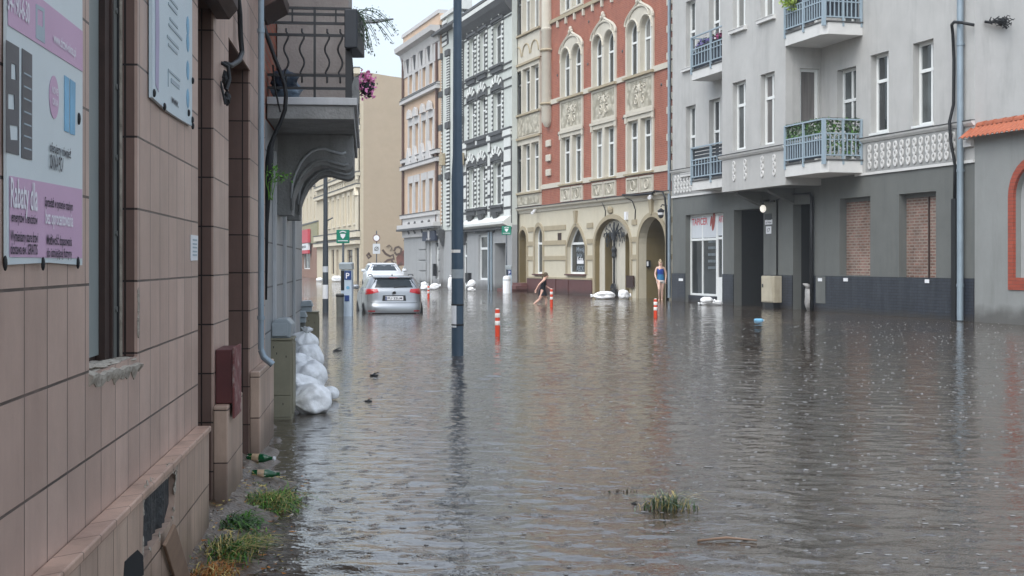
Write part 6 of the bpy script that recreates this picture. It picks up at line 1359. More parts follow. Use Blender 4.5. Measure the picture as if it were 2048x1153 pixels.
for k, (y0_, x0_) in enumerate(((640, -.1), (620, -.03))):
    bx_ = part(lb_, 'box', M['lid_grey'], lambda q: q.box(x0_, x0_ + .16, .0 + k * .31, .3 + k * .31, zz(y0_ + 6), zz(y0_ - 4)), bevel=.006); part(bx_, 'lid', M['lid_grey'], lambda q: q.loft([[(x0_ - .01, y, zz(y0_ - 5)), (x0_ + .18, y, zz(y0_ - 5)), (x0_ + .15, y, zz(y0_ - 17)), (x0_ + .03, y, zz(y0_ - 16))] for y in (-.02 + k * .31, .3 + k * .31)]), bevel=.006)

def sandbag(px, ybase, wpx, hpx, label, seed, z0=0.0, rot=0.0, dpt=1.25, group='sandbags laid against the flood', d=None, m=None, neck=1, tilt=0.0):
    d = d or (EYE - z0) * FPX / (ybase - HY); loc = W(px, ybase, d); s = d / FPX
    w_, h_ = wpx * s / 2, hpx * s / 2
    b = thing('sandbag', label, 'sandbag', loc, rot, group)
    up = h_ > w_ * 1.15
    La, ra, rb_ = (h_ * 2.15, w_, w_ * dpt * .5) if up else (w_ * 2.25, w_ * dpt * .5, h_)
    Mx = Matrix.Translation((0, 0, h_ * .96)) @ Matrix.Rotation(tilt, 4, 'Y') @ (Matrix.Rotation(-math.pi / 2, 4, 'Y') if up else Matrix.Rotation(math.pi if seed % 2 else 0, 4, 'Z'))
    def sack(q):
        n, m_, secs = 40, 30, []
        for i in range(m_ + 1):
            t = i / m_; x = (t - .5) * La
            p = max(0.02, 1 - abs(2 * min(t / .86, 1) - 1) ** 3.2) ** .55 if t < .80 else 0
            if t >= .80:
                f = (t - .80) / .20; pe = (1 - abs(2 * .80 / .86 - 1) ** 3.2) ** .55
                p = pe + (.2 - pe) * min(1, f / .5) if f < .5 else .2 + .22 * (f - .5) / .5
            sec = []
            for k in range(n):
                a = 2 * math.pi * k / n; ca, sa = math.cos(a), math.sin(a)
                ca, sa = math.copysign(abs(ca) ** .8, ca), math.copysign(abs(sa) ** .8, sa)
                near = max(0, (t - .35) / .65)
                g = 1 + .16 * near * math.sin(7 * a + seed + 2 * mnoise.noise((t * 3, seed, 1))) + .26 * mnoise.noise((ca * 1.3 + seed, sa * 1.3, t * 3.2)) + .13 * (.35 - abs(mnoise.noise((ca * 2.6 + seed, sa * 2.6, t * 5)))) + .04 * mnoise.noise((ca * 6 + seed, sa * 6, t * 12))
                z = sa * rb_ * p * g
                if not up: z = max(z, -rb_ * .86)
                sec.append((x, ca * ra * p * g, z + (0 if up else -.12 * rb_ * near)) if not up else (x, ca * ra * p * g, sa * rb_ * p * g))
            secs.append(sec)
        if up: secs = [[(x, z, y) for x, y, z in sc_] for sc_ in secs]
        q.loft(secs); q.xform(Mx)
    part(b, 'bag_body', m or M['white_bag'], sack, smooth=True)
    if neck:
        te = Mx @ Vector(((.90 - .5) * La, 0, 0 if up else -.10 * rb_)); dx = (Mx.to_3x3() @ Vector((1, 0, 0))).normalized(); rr2 = max(ra, rb_) * .235
        part(b, 'string_tie', M['grey_board'], lambda q: q.tube([te - dx * .006, te + dx * .006], rr2, 10))
    return b
for k_, (px_, yb_, w__, h__, d__, ro, ti, lab_) in enumerate((
    (620, 828, 76, 58, 13.6, .5, 0, 'large white sandbag lying lowest in the heap beside the hooded cabinet'),
    (606, 806, 62, 56, 14.1, -.7, .15, 'white sandbag second from the bottom of the heap beside the hooded cabinet'),
    (616, 786, 66, 62, 14.5, .9, -.2, 'white sandbag sagging over the middle of the heap, its neck to the water'),
    (606, 764, 58, 54, 15.0, -.3, .2, 'white sandbag in the middle of the heap, pressed against the hooded cabinet'),
    (615, 742, 54, 54, 15.4, .6, -.3, 'white sandbag next below the topmost one of the heap'),
    (609, 716, 50, 60, 15.8, -.9, .35, 'topmost white sandbag of the heap, leaning by the letter boxes'))):
    sandbag(px_, yb_, w__, h__, lab_, 31 + k_ * 3, d=d__, rot=ro, tilt=ti, dpt=2.0)
sandbag(657, 800, 38, 26, 'flat half sunk white sandbag at the water side of the heap', 3, rot=.3)
sandbag(1206, 599, 44, 16, 'flat white sandbag at the portal with the iron tree, by the brown plinth', 5)
sandbag(1249, 599, 24, 19, 'short white sandbag between the iron tree and the brown board', 8, rot=.4)
sandbag(1421, 613, 44, 13, 'long white sandbag lying across the white shop door', 7, d=1.5 * FPX / 83)
sandbag(1415, 607, 26, 13, 'small white sandbag on top of the long one at the shop door', 10, z0=.2, d=1.5 * FPX / 84)
sandbag(848, 580, 17, 10, 'white sandbag at the orange house, under a smaller one', 11); sandbag(849, 573, 13, 9, 'small white sandbag resting on another before the orange house', 12, z0=.2, d=79); sandbag(870, 580, 21, 13, 'slanting white sandbag before the shop door of the orange house', 14, tilt=-.3)
sandbag(901, 581, 11, 30, 'upright white sandbag half hidden by the blue lamp post', 16, neck=1); sandbag(942, 575, 18, 14, 'white sandbag leaning on the front of the white house', 15, z0=.2, d=75, tilt=-.3); sandbag(943, 583, 14, 8, 'small white sandbag on the ground before the white house shop', 18)
sandbag(675, 564, 21, 12, 'distant white sandbag before the doors of the beige house', 20, neck=1); sandbag(640, 563, 14, 7, 'distant low white sandbag at the corner of the beige house', 22, neck=1)
M['grey_bag'] = mat('dirty_grey_plastic', (150, 148, 146), .45, .2, 8, bump=.6, bscale=20)
sg_ = thing('rubbish_bag', 'upright dirty grey plastic bag standing by the black downpipe of the doorway', 'bag', G(1618, 622))
part(sg_, 'bag_body', M['grey_bag'], lambda q: q.blob((0, 0, .4), (.14, .14, .42), 16, 12, .35, 2.0, 5), smooth=True); part(sg_, 'bag_ears', M['grey_bag'], lambda q: q.tube([(0, 0, .74), (-.08, 0, .82), (-.2, -.02, .86)], [.1, .07, .015], 7), smooth=True)

# ------------------------------------------------------------------ things on the balconies
M['bag_blue'] = mat('dark_blue_plastic_bag', (40, 56, 74), .3, .3, 7, bump=.5, bscale=12); M['bag_pale'] = mat('grey_blue_plastic_bag', (110, 128, 146), .3, .2, 7, bump=.5, bscale=12)
for (px, py, d, r, m_, lab, sd_) in ((569, 163, 12.75, (.13, .14, .10), 'bag_blue', 'crumpled dark blue plastic bag lying on top inside the black balcony railing', 1), (572, 184, 12.8, (.14, .15, .10), 'bag_pale', 'crumpled grey blue plastic bag at the bottom of the black balcony railing', 2)):
    b_ = MB(); b_.blob((0, 0, 0), r, 18, 12, .5, 2.4, sd_); o = b_.build('plastic_bag', M[m_], smooth=True); o.location = W(px, py, d); tag(o, lab, 'bag')
M['planter'] = mat('dark_planter_plastic', (38, 42, 48), .5, .15)
def leaves(q, c, ext, n, size, seed, flat=.4, mats=(0,)):
    rr = random.Random(seed)
    for i in range(n):
        p = Vector(c) + Vector((rr.gauss(0, ext[0]), rr.gauss(0, ext[1]), rr.gauss(0, ext[2])))
        a = Vector((rr.uniform(-1, 1), rr.uniform(-1, 1), rr.uniform(-1, 1))).normalized(); b = a.orthogonal().normalized(); s = size * rr.uniform(.6, 1.3)
        q.mat(rr.choice(mats)).face([p - a * s, p + b * s * flat, p + a * s, p - b * s * flat])
M['pink'] = mat('pink_petal', (226, 138, 184), .6, .25, 12); M['purple'] = mat('purple_petal', (96, 88, 142), .6, .3, 12); M['magenta'] = mat('magenta_petal', (142, 48, 98), .6, .3, 12); M['lime'] = mat('lime_leaf', (150, 172, 70), .6, .2, 9)
D0 = D.M.inverted()
fp = thing('flower_box', 'dark planter with straggling thin plants hung on the black balcony railing', 'planter', W(702, 60, 12.46))
part(fp, 'planter_box', M['planter'], lambda q: q.box(-.06, .06, -.02, .6, -.17, .19), bevel=.01)
def strag(q):
    rr = random.Random(4)
    for i in range(22):
        p = Vector((rr.uniform(-.02, .08), rr.uniform(0, .6), .17)); v = Vector((rr.uniform(-.01, .06), 0, rr.uniform(.0, .06))); pts = [p]
        for k in range(6): v = v * .92 + Vector((rr.uniform(-.012, .018), 0, -.022)); p = p + v; pts.append(p)
        q.mat(0).tube(pts, [.004] * 6 + [.002], 4)
        for t in pts[2:]: leaves(q, t, (.015, .015, .015), 3, .016, i, .5, (0, 1, 1))
part(fp, 'trailing_plant', [M['dark_leaf'], M['grey_stone']], strag)
fq = thing('flower_box', 'hanging basket of pink flowers at the street side of the grey bay', 'planter', W(734, 170, 15.2))
part(fq, 'basket', M['planter'], lambda q: q.lathe([(.03, -.12), (.08, -.06), (.09, .02)], n=12)); part(fq, 'pink_flowers', [M['pink'], M['dark_leaf']], lambda q: leaves(q, (.0, -.02, .0), (.045, .05, .065), 330, .024, 3, .75, (0, 0, 0, 0, 0, 1)))
def on_g(u, v, z): return GF.world(u, v, z)
for k, (t, m_, lab) in enumerate(((.28, 'purple', 'box of purple flowers on the upper recessed balcony'), (.72, 'magenta', 'box of magenta flowers on the upper recessed balcony'))):
    zb_ = Z1 + .02 + FH + 1.2; a, c = gu(1383, VB), UO0
    f_ = thing('flower_box', lab, 'planter', on_g(a + (c - a) * t, VB + .12, zb_), GF.rot); L_ = (c - a) * .2
    part(f_, 'planter_box', M['planter'], lambda q: q.box(-L_, L_, -.08, .08, -.12, .03)); part(f_, 'flowers', [M[m_], M['dark_leaf']], lambda q: leaves(q, (0, 0, .1), (L_ * .5, .06, .07), 200, .05, k, .7, (0, 0, 0, 1)))
def screen(u0, y0, u1, y1, z0, z1, seed, lab):
    s_ = thing('ivy_screen', lab, 'plant screen', on_g(u0, y0, z0), GF.rot + math.atan2(y1 - y0, u1 - u0), 'leafy screens on the balcony'); L_ = math.hypot(u1 - u0, y1 - y0); rr = random.Random(seed)
    part(s_, 'backing_net', M['planter'], lambda q: [q.box(0, L_, .01, .016, (z1 - z0) * i / 6, (z1 - z0) * i / 6 + .012) for i in range(7)])
    def lv(q):
        for i in range(int(L_ * 330)):
            p = Vector((rr.uniform(0, L_), rr.gauss(-.005, .02), rr.uniform(0, z1 - z0))); a = Vector((rr.uniform(-1, 1), rr.uniform(-.6, .6), rr.uniform(-1, .4))).normalized(); b = a.cross(Vector((0, 1, .2))).normalized(); s = rr.uniform(.04, .075)
            q.mat(rr.choice((0, 1, 1, 2))).face([p - a * s, p + b * s * .6, p + a * s, p - b * s * .6])
    part(s_, 'ivy_leaves', [M['green_leaf'], M['dark_leaf'], M['leaf_grey']], lv)
M['leaf_grey'] = mat('grey_green_leaf', (116, 134, 110), .5, .3, 9)
zbal = Z1 + .02
screen(UO1 + .05, VO + .02, UB - .04, VO + .02, zbal + 1.1, zbal + 1.62, 1, 'band of green ivy leaves along the long front of the lower balcony')
screen(UB - .05, VO + .03, UB - .05, -.05, zbal + .5, zbal + 1.62, 2, 'green ivy leaves behind the end rails of the lower balcony')
M['dark_cloth'] = mat('dark_slate_cloth', (58, 66, 76), .8, .2, 3)
def cloth(a, b, z0, z1, lab, n=8, group='dark screens behind the blue railings', seg=True):
    s_ = thing('privacy_screen', lab, 'screen', on_g(a[0], a[1], z0), GF.rot + math.atan2(b[1] - a[1], b[0] - a[0]), group); L_ = math.hypot(b[0] - a[0], b[1] - a[1])
    part(s_, 'cloth', M['dark_cloth'], lambda q: q.loft([[(L_ * i / 24, .02 * math.sin(i * 1.3), z) for z in (0, (z1 - z0) / 2, z1 - z0)] for i in range(25)], closed=False, caps=False)); part(s_, 'hem', M['planter'], lambda q: q.box(0, L_, -.03, .03, z1 - z0, z1 - z0 + .03))
a, c = gu(1383, VB), UO0
cloth((a + .06, VB + .06), (c - .05, VB + .06), zbal + .42, zbal + 1.0, 'dark cloth behind the rails of the lower recessed balcony'); cloth((a + .06, VB + .06), (c - .05, VB + .06), zbal + FH + .42, zbal + FH + 1.0, 'dark cloth below the flower boxes of the upper recessed balcony')
cloth((UO1 + .06, VO + .06), (UB - .08, VO + .06), zbal + FH + .5, zbal + FH + 1.3, 'dark cloth along the long front of the upper corner balcony'); cloth((UB - .1, VO + .1), (UB - .1, -.1), zbal + FH + .5, zbal + FH + 1.3, 'dark cloth behind the end rails of the upper corner balcony'); cloth((UO1 + .06, VO + .06), (UB - .08, VO + .06), zbal + .45, zbal + 1.0, 'dark cloth under the ivy of the lower corner balcony')
sl = thing('slat_screen', 'dark slatted screen above the dark cloth on the lower recessed balcony', 'screen', on_g(a, VB + .05, zbal + 1.05), GF.rot)
for i in range(4): part(sl, 'slat', M['planter'], lambda q: q.box(.05, c - a - .05, 0, .02, i * .13, i * .13 + .1))
lp_ = MB(); leaves(lp_, (0, 0, 0), (.14, .1, .14), 220, .06, 9, .6); o = lp_.build('pot_plant', M['lime']); o.location = W(1579, 2, 41.5); tag(o, 'lime green plant hanging over the upper corner balcony rail', 'plant')

# ------------------------------------------------------------------ wet bank, weeds and litter by the tiled house
def wall_x(y, off=.09): return -.95 + (750 - CX) / FPX * y + off
bk = MB(); nu, nv = 60, 14; vs = []
for i in range(nu + 1):
    y = 3.0 + 9.4 * i / nu
    for j in range(nv + 1):
        t = j / nv; wd_ = .62 if y < 9 else .62 - .10 * (y - 9)
        x = wall_x(y, -.02) + wd_ * t
        z = .13 * (1 - t) ** 1.3 * (1.0 if y < 9.2 else max(.15, 1 - .35 * (y - 9.2))) - .075 * t + .055 * mnoise.noise((x * 5, y * 3.2, 0)) + .02 * mnoise.noise((x * 17, y * 13, 4))
        vs.append((x, y, z))
bk.add(vs, [(i * (nv + 1) + j, i * (nv + 1) + j + 1, (i + 1) * (nv + 1) + j + 1, (i + 1) * (nv + 1) + j) for i in range(nu) for j in range(nv)])
tag(bk.build('mud_bank', M['mud'], smooth=True), kind='structure')
M['dead_grass'] = mat('orange_brown_dead_grass', (150, 98, 44), .7, .3, 20); M['straw'] = mat('straw_grass', (168, 150, 92), .7, .25, 20); M['grass_dk'] = mat('grass_dark', (52, 78, 32), .5, .3, 20); M['grass_lt'] = mat('grass_light', (92, 138, 44), .5, .3, 20)
def tuft(name, px, py, n, hgt, spread, lab, mats, seed, z=0.02, lean=(0, 0), d=None, width=.004, droop=1.35):
    loc = W(px, py, d) if d else G(px, py, z); rr = random.Random(seed); q = MB()
    for i in range(n):
        b0 = Vector((rr.gauss(0, spread[0]), rr.gauss(0, spread[1]), 0)); az = rr.uniform(0, 6.283); h = hgt * rr.uniform(.3, 1.15) * math.exp(-2.0 * (b0.x / max(spread[0], .01) / 3) ** 2); out_ = h * rr.uniform(.2, droop)
        dr = Vector((math.cos(az) + lean[0], math.sin(az) + lean[1], 0)); sd = Vector((-dr.y, dr.x, 0)).normalized() * width * rr.uniform(.6, 1.3)
        pts = [b0 + dr * out_ * t ** 1.6 + Vector((0, 0, h * (1.25 * t - .45 * t * t * (.6 + droop)))) for t in (0, .3, .6, .85, 1)]
        q.mat(rr.choice(range(len(mats))))
        for k in range(4):
            w0, w1_ = 1 - k * .22, 1 - (k + 1) * .22 if k < 3 else .05
            q.face([pts[k] - sd * w0, pts[k] + sd * w0, pts[k + 1] + sd * w1_, pts[k + 1] - sd * w1_])
    o = q.build(name, [M[m] for m in mats]); o.location = loc; return tag(o, lab, 'weeds')
tuft('grass_tuft', 545, 1012, 620, .22, (.075, .16), 'bright green clump of grass at the water edge next to the bottles', ['green_leaf', 'grass_lt', 'grass_dk', 'straw'], 1, .0, droop=2.0, width=.0035)
tuft('grass_tuft', 497, 975, 120, .06, (.07, .08), 'short green weeds growing in front of the middle pier', ['green_leaf', 'grass_lt', 'grass_dk'], 2, .03)
tuft('grass_tuft', 470, 1055, 330, .17, (.07, .10), 'dark green weeds on the mud between the two grass clumps', ['dark_leaf', 'grass_dk', 'green_leaf'], 3, .03, droop=1.9, width=.007)
tuft('grass_tuft', 445, 1115, 460, .21, (.09, .12), 'long drooping grass with straw at the foot of the plinth', ['grass_dk', 'green_leaf', 'straw'], 4, .04, (.6, 0), droop=1.3)
tuft('grass_tuft', 415, 1030, 90, .09, (.012, .14), 'thin dark weeds growing up against the plinth wall', ['grass_dk', 'dark_leaf'], 8, .06)
tuft('grass_tuft', 520, 1000, 120, .10, (.10, .06), 'low yellow green weeds in the mud before the bottles', ['grass_lt', 'straw', 'green_leaf'], 11, .04)
tuft('grass_tuft', 500, 1085, 150, .08, (.05, .12), 'flattened strands of grass at the water side of the mud', ['grass_dk', 'straw', 'grass_lt'], 12, .02, (.8, 0), droop=1.8)
tuft('grass_tuft', 465, 960, 90, .10, (.02, .16), 'dark weeds at the foot of the middle pier', ['grass_dk', 'dark_leaf'], 13, .06)
tuft('dead_grass', 425, 1150, 260, .10, (.07, .08), 'orange brown dead grass matted by the leaning plank', ['dead_grass', 'straw', 'dead_grass'], 5, .06, (.3, 0), droop=1.4)
tuft('grass_tuft', 1338, 1018, 210, .25, (.08, .05), 'tuft of grass poking up alone out of the open flood water', ['grass_dk', 'dark_leaf', 'leaf_grey', 'straw'], 6, 0.0, width=.003, droop=1.5)
tuft('grass_sprig', 1248, 984, 36, .045, (.07, .02), 'thin floating sprig of weed near the lone grass tuft', ['dark_leaf', 'old_wood'] , 7, 0.0, width=.003)
def leafl(q):
    rr = random.Random(12)
    for i in range(420):
        y = rr.uniform(5.6, 9.6); x = wall_x(y, .02) + rr.random() ** 1.4 * .5; t = (x - wall_x(y, -.02)) / .62
        z = max(.13 * max(0, 1 - t) ** 1.3 - .075 * t + .055 * mnoise.noise((x * 5, y * 3.2, 0)) + .02 * mnoise.noise((x * 17, y * 13, 4)), .0) + .008
        a = rr.uniform(0, 6.28); s = rr.uniform(.008, .028); q.mat(rr.choice((0, 1, 2, 3)))
        q.face([(x + s * math.cos(a), y + s * math.sin(a), z + rr.uniform(0, .008)), (x - s * .5 * math.sin(a), y + s * .5 * math.cos(a), z), (x - s * math.cos(a), y - s * math.sin(a), z + rr.uniform(0, .01)), (x + s * .5 * math.sin(a), y - s * .5 * math.cos(a), z + .003)])
lf = MB(); leafl(lf); tag(lf.build('leaf_litter', [M['old_wood'], M['straw'], M['plaster'], M['dead_grass']]), kind='stuff')
M['bottle_green'], n_, l_, b_ = nodes('green_bottle_glass'); b_.inputs['Base Color'].default_value = lin((22, 96, 56)) + (1,); b_.inputs['Roughness'].default_value = .08; b_.inputs['Transmission Weight'].default_value = .35
M['label_paper'] = mat('bottle_label', (176, 150, 120), .6, .3, 30)
def bottle(px, py, rot, lab, z=.09, neck=True, L_=.21):
    o = thing('glass_bottle', lab, 'bottle', G(px, py, z), rot); Mx = Matrix.Rotation(math.radians(90), 4, 'Y')
    r = .032
    part(o, 'bottle_glass', M['bottle_green'], lambda q: q.lathe([(r * .8, -L_ / 2), (r, -L_ / 2 + .01), (r, L_ * .08), (r * .75, L_ * .2), (.013, L_ * .34), (.013, L_ * .47), (.015, L_ * .48), (.013, L_ * .5)], M=Mx, n=18), smooth=True, sharp=50)
    part(o, 'bottle_label', M['label_paper'], lambda q: q.lathe([(r + .0006, -L_ * .3), (r + .001, -L_ * .29), (r + .001, -L_ * .06), (r + .0006, -L_ * .05)], M=Mx, n=18), smooth=True)
    if neck: part(o, 'bottle_cap', M['plastic_white'], lambda q: q.lathe([(.0155, L_ * .44), (.0155, L_ * .505)], M=Mx, n=14))
bottle(522, 917, -.15, 'green glass bottle with a label floating at the bank, farther from the grass')
bottle(532, 949, .05, 'green glass bottle half sunk just above the bright green grass', .06, False, .19)
bb_ = thing('plastic_bottle', 'pale blue plastic bottle drifting in front of the gateway', 'bottle', G(1518, 641, .012), .15); Mx = Matrix.Rotation(math.radians(90), 4, 'Y')
part(bb_, 'bottle_body', M['poster_blue'], lambda q: q.lathe([(.03, -.13), (.045, -.11), (.045, .06), (.03, .1), (.016, .12)], M=Mx, n=14), smooth=True); part(bb_, 'bottle_cap', M['plastic_white'], lambda q: q.lathe([(.018, .12), (.018, .14)], M=Mx, n=10))
pk = thing('wooden_board', 'pale board leaning against the plinth of the tiled house beside the dead grass', 'board', (0, 0, 0)); A = W(370, 1176, 6.05); Bp = T.M @ Vector((T.uz(338, 1070, -.1)[0], -.10, T.uz(338, 1070, -.1)[1]))
def brd(q):
    ax = (Bp - A); L_ = ax.length; z_ = ax.normalized(); y_ = Vector((.1, 1, 0)); y_ = (y_ - z_ * y_.dot(z_)).normalized(); x_ = y_.cross(z_)
    q.obox(Matrix(((x_.x, y_.x, z_.x, (A.x + Bp.x) / 2), (x_.y, y_.y, z_.y, (A.y + Bp.y) / 2), (x_.z, y_.z, z_.z, (A.z + Bp.z) / 2), (0, 0, 0, 1))), .016, .10, L_)
part(pk, 'board_face', M['wood'], brd, bevel=.004)
st = MB(); st.tube([(0, 0, 0), (.16, .02, .012), (.32, -.01, .004)], [.006, .008, .004], 6); o = st.build('stick', M['wood'], smooth=True); o.location = G(1395, 1082, .0); tag(o, 'thin pale stick drifting on the water near the lone grass tuft', 'stick')
for k, (px, py, s_, lab) in enumerate(((674, 702, .07, 'dark clump of litter drifting beside the far utility cabinet'), (748, 752, .06, 'small dark litter drifting on the bright water'), (737, 803, .04, 'tiny dark scrap drifting below the bright water patch'), (1268, 1008, .02, 'dark leaf scrap drifting by the floating sprig'))):
    q = MB(); q.blob((0, 0, 0), (s_, s_ * .8, s_ * .35), 10, 7, .7, 2.5, k); q.tube([(-s_ * .5, 0, 0), (0, 0, s_ * .5), (s_, .0, s_ * .7)], s_ * .12, 5); o = q.build('floating_litter', M['cable'], smooth=True); o.location = G(px, py, .004); tag(o, lab, 'litter')
pp_ = MB(); pp_.tube([(0, 0, 0), (.02, .25, 0)], .035, 14); o = pp_.build('pipe_stub', M['plaster'], smooth=True, sharp=40); o.location = G(539, 824, .06); tag(o, 'short pale pipe stub lying between the drainpipe and the hooded cabinet', 'pipe')
vp_ = MB(); rr_v = random.Random(3)
for i in range(5): vp_.mat(0).tube([(rr_v.uniform(-.03, .03), 0, -.25), (rr_v.uniform(-.04, .06), -.03, -.1), (rr_v.uniform(-.02, .14), -.05, rr_v.uniform(-.05, .08))], [.004, .004, .002], 4)
leaves(vp_, (.03, -.03, -.02), (.035, .03, .05), 45, .017, 3, .6, (0, 1)); leaves(vp_, (.12, -.04, -.06), (.04, .02, .025), 26, .016, 4, .6, (0, 1)); o = vp_.build('wall_creeper', [M['grass_lt'], M['green_leaf']]); o.location = W(541, 345, 12.15); tag(o, 'small green plant growing out of the wall by the hanging cable', 'plant')

# ------------------------------------------------------------------ raindrops standing on the water
drops = MB(); rd = random.Random(21)
for i in range(3400):
    y = 5.2 + 30 * rd.random() ** 1.35; x = rd.uniform(-.12, .40) * y * 1.02
    if x < wall_x(y, .45): continue
    r = rd.uniform(.004, .013); n = 8; c = (x, y, 0); sq = rd.uniform(1.0, 2.2)
    vs = [(x + r * sq * math.cos(k * .7854), y + r * math.sin(k * .7854), -.001) for k in range(8)] + [(x + r * .7 * sq * math.cos(k * .7854), y + r * .7 * math.sin(k * .7854), r * .22) for k in range(8)] + [(x, y, r * .32)]
    drops.add(vs, [(k, (k + 1) % 8, 8 + (k + 1) % 8, 8 + k) for k in range(8)] + [(8 + k, 8 + (k + 1) % 8, 16) for k in range(8)])
M['bubble'], n_, l_, b_ = nodes('rain_bubble'); b_.inputs['Base Color'].default_value = (.21, .21, .205, 1); b_.inputs['Roughness'].default_value = .15; b_.inputs['IOR'].default_value = 1.4
tag(drops.build('raindrop_bubbles', M['bubble'], smooth=True), kind='stuff')
# ------------------------------------------------------------------ cars
M['silver'] = mat('silver_car_paint', (150, 154, 158), .3, .03, 2, metal=.5, coat=.6); M['white_car'] = mat('white_car_paint', (212, 216, 220), .3, .03, 2, coat=.6)
M['car_glass'] = glass_mat('car_window', (30, 38, 42), spec=.35); M['tail_red'] = mat('tail_lamp_red', (172, 26, 34), .15, .15, 8, coat=.8); M['rubber'] = mat('tyre_rubber', (24, 24, 25), .8, .1); M['alloy'] = mat('wheel_alloy', (150, 152, 155), .35, .1, metal=.7); M['black_trim_car'] = mat('black_car_trim', (22, 23, 25), .5, .1)
LV = [(.20, .12, 4.44, .80), (.29, .05, 4.50, .86), (.40, .01, 4.55, .885), (.52, .0, 4.56, .895), (.58, .03, 4.56, .90), (.66, .075, 4.54, .90), (.78, .10, 4.48, .90), (.88, .115, 4.28, .895), (.97, .13, 3.75, .885), (1.04, .15, 3.3, .865), (1.08, .18, 3.12, .845), (1.2, .27, 2.86, .79), (1.32, .38, 2.58, .735), (1.40, .47, 2.36, .69), (1.445, .57, 2.1, .63), (1.468, .8, 1.85, .5)]
def lv(z):
    for a, b in zip(LV, LV[1:]):
        if z <= b[0] or b is LV[-1]:
            t = max(0, min(1, (z - a[0]) / (b[0] - a[0]))); return [a[i] + (b[i] - a[i]) * t for i in (1, 2, 3)]
PW = 6.5
def rear(x, z, o=.004):
    y0, y1, h = lv(z); c, L_ = (y0 + y1) / 2, (y1 - y0) / 2; k = (1 - min(.999, abs(x / h)) ** PW) ** (1 / PW); return (x, c - L_ * k - o, z)
def front(x, z, o=.004):
    y0, y1, h = lv(z); c, L_ = (y0 + y1) / 2, (y1 - y0) / 2; k = (1 - min(.999, abs(x / h)) ** PW) ** (1 / PW); return (x, c + L_ * k + o, z)
def flank(y, z, s, o=.004):
    y0, y1, h = lv(z); c, L_ = (y0 + y1) / 2, (y1 - y0) / 2; k = (1 - min(.999, abs((y - c) / L_)) ** PW) ** (1 / PW); return (s * (h * k + o), y, z)
def patch(q, fn, poly_l, poly_r, nz=6, nx=10):
    """a patch lying on the body between two edges given as (coordinate, z) from bottom to top"""
    vs = []
    for i in range(nz + 1):
        t = i / nz
        def at(e):
            f = t * (len(e) - 1); k = min(int(f), len(e) - 2); f -= k; return e[k][0] + (e[k + 1][0] - e[k][0]) * f, e[k][1] + (e[k + 1][1] - e[k][1]) * f
        a, b = at(poly_l), at(poly_r)
        for j in range(nx + 1):
            s = j / nx; vs.append(fn(a[0] + (b[0] - a[0]) * s, a[1] + (b[1] - a[1]) * s))
    q.add(vs, [(i * (nx + 1) + j, i * (nx + 1) + j + 1, (i + 1) * (nx + 1) + j + 1, (i + 1) * (nx + 1) + j) for i in range(nz) for j in range(nx)])
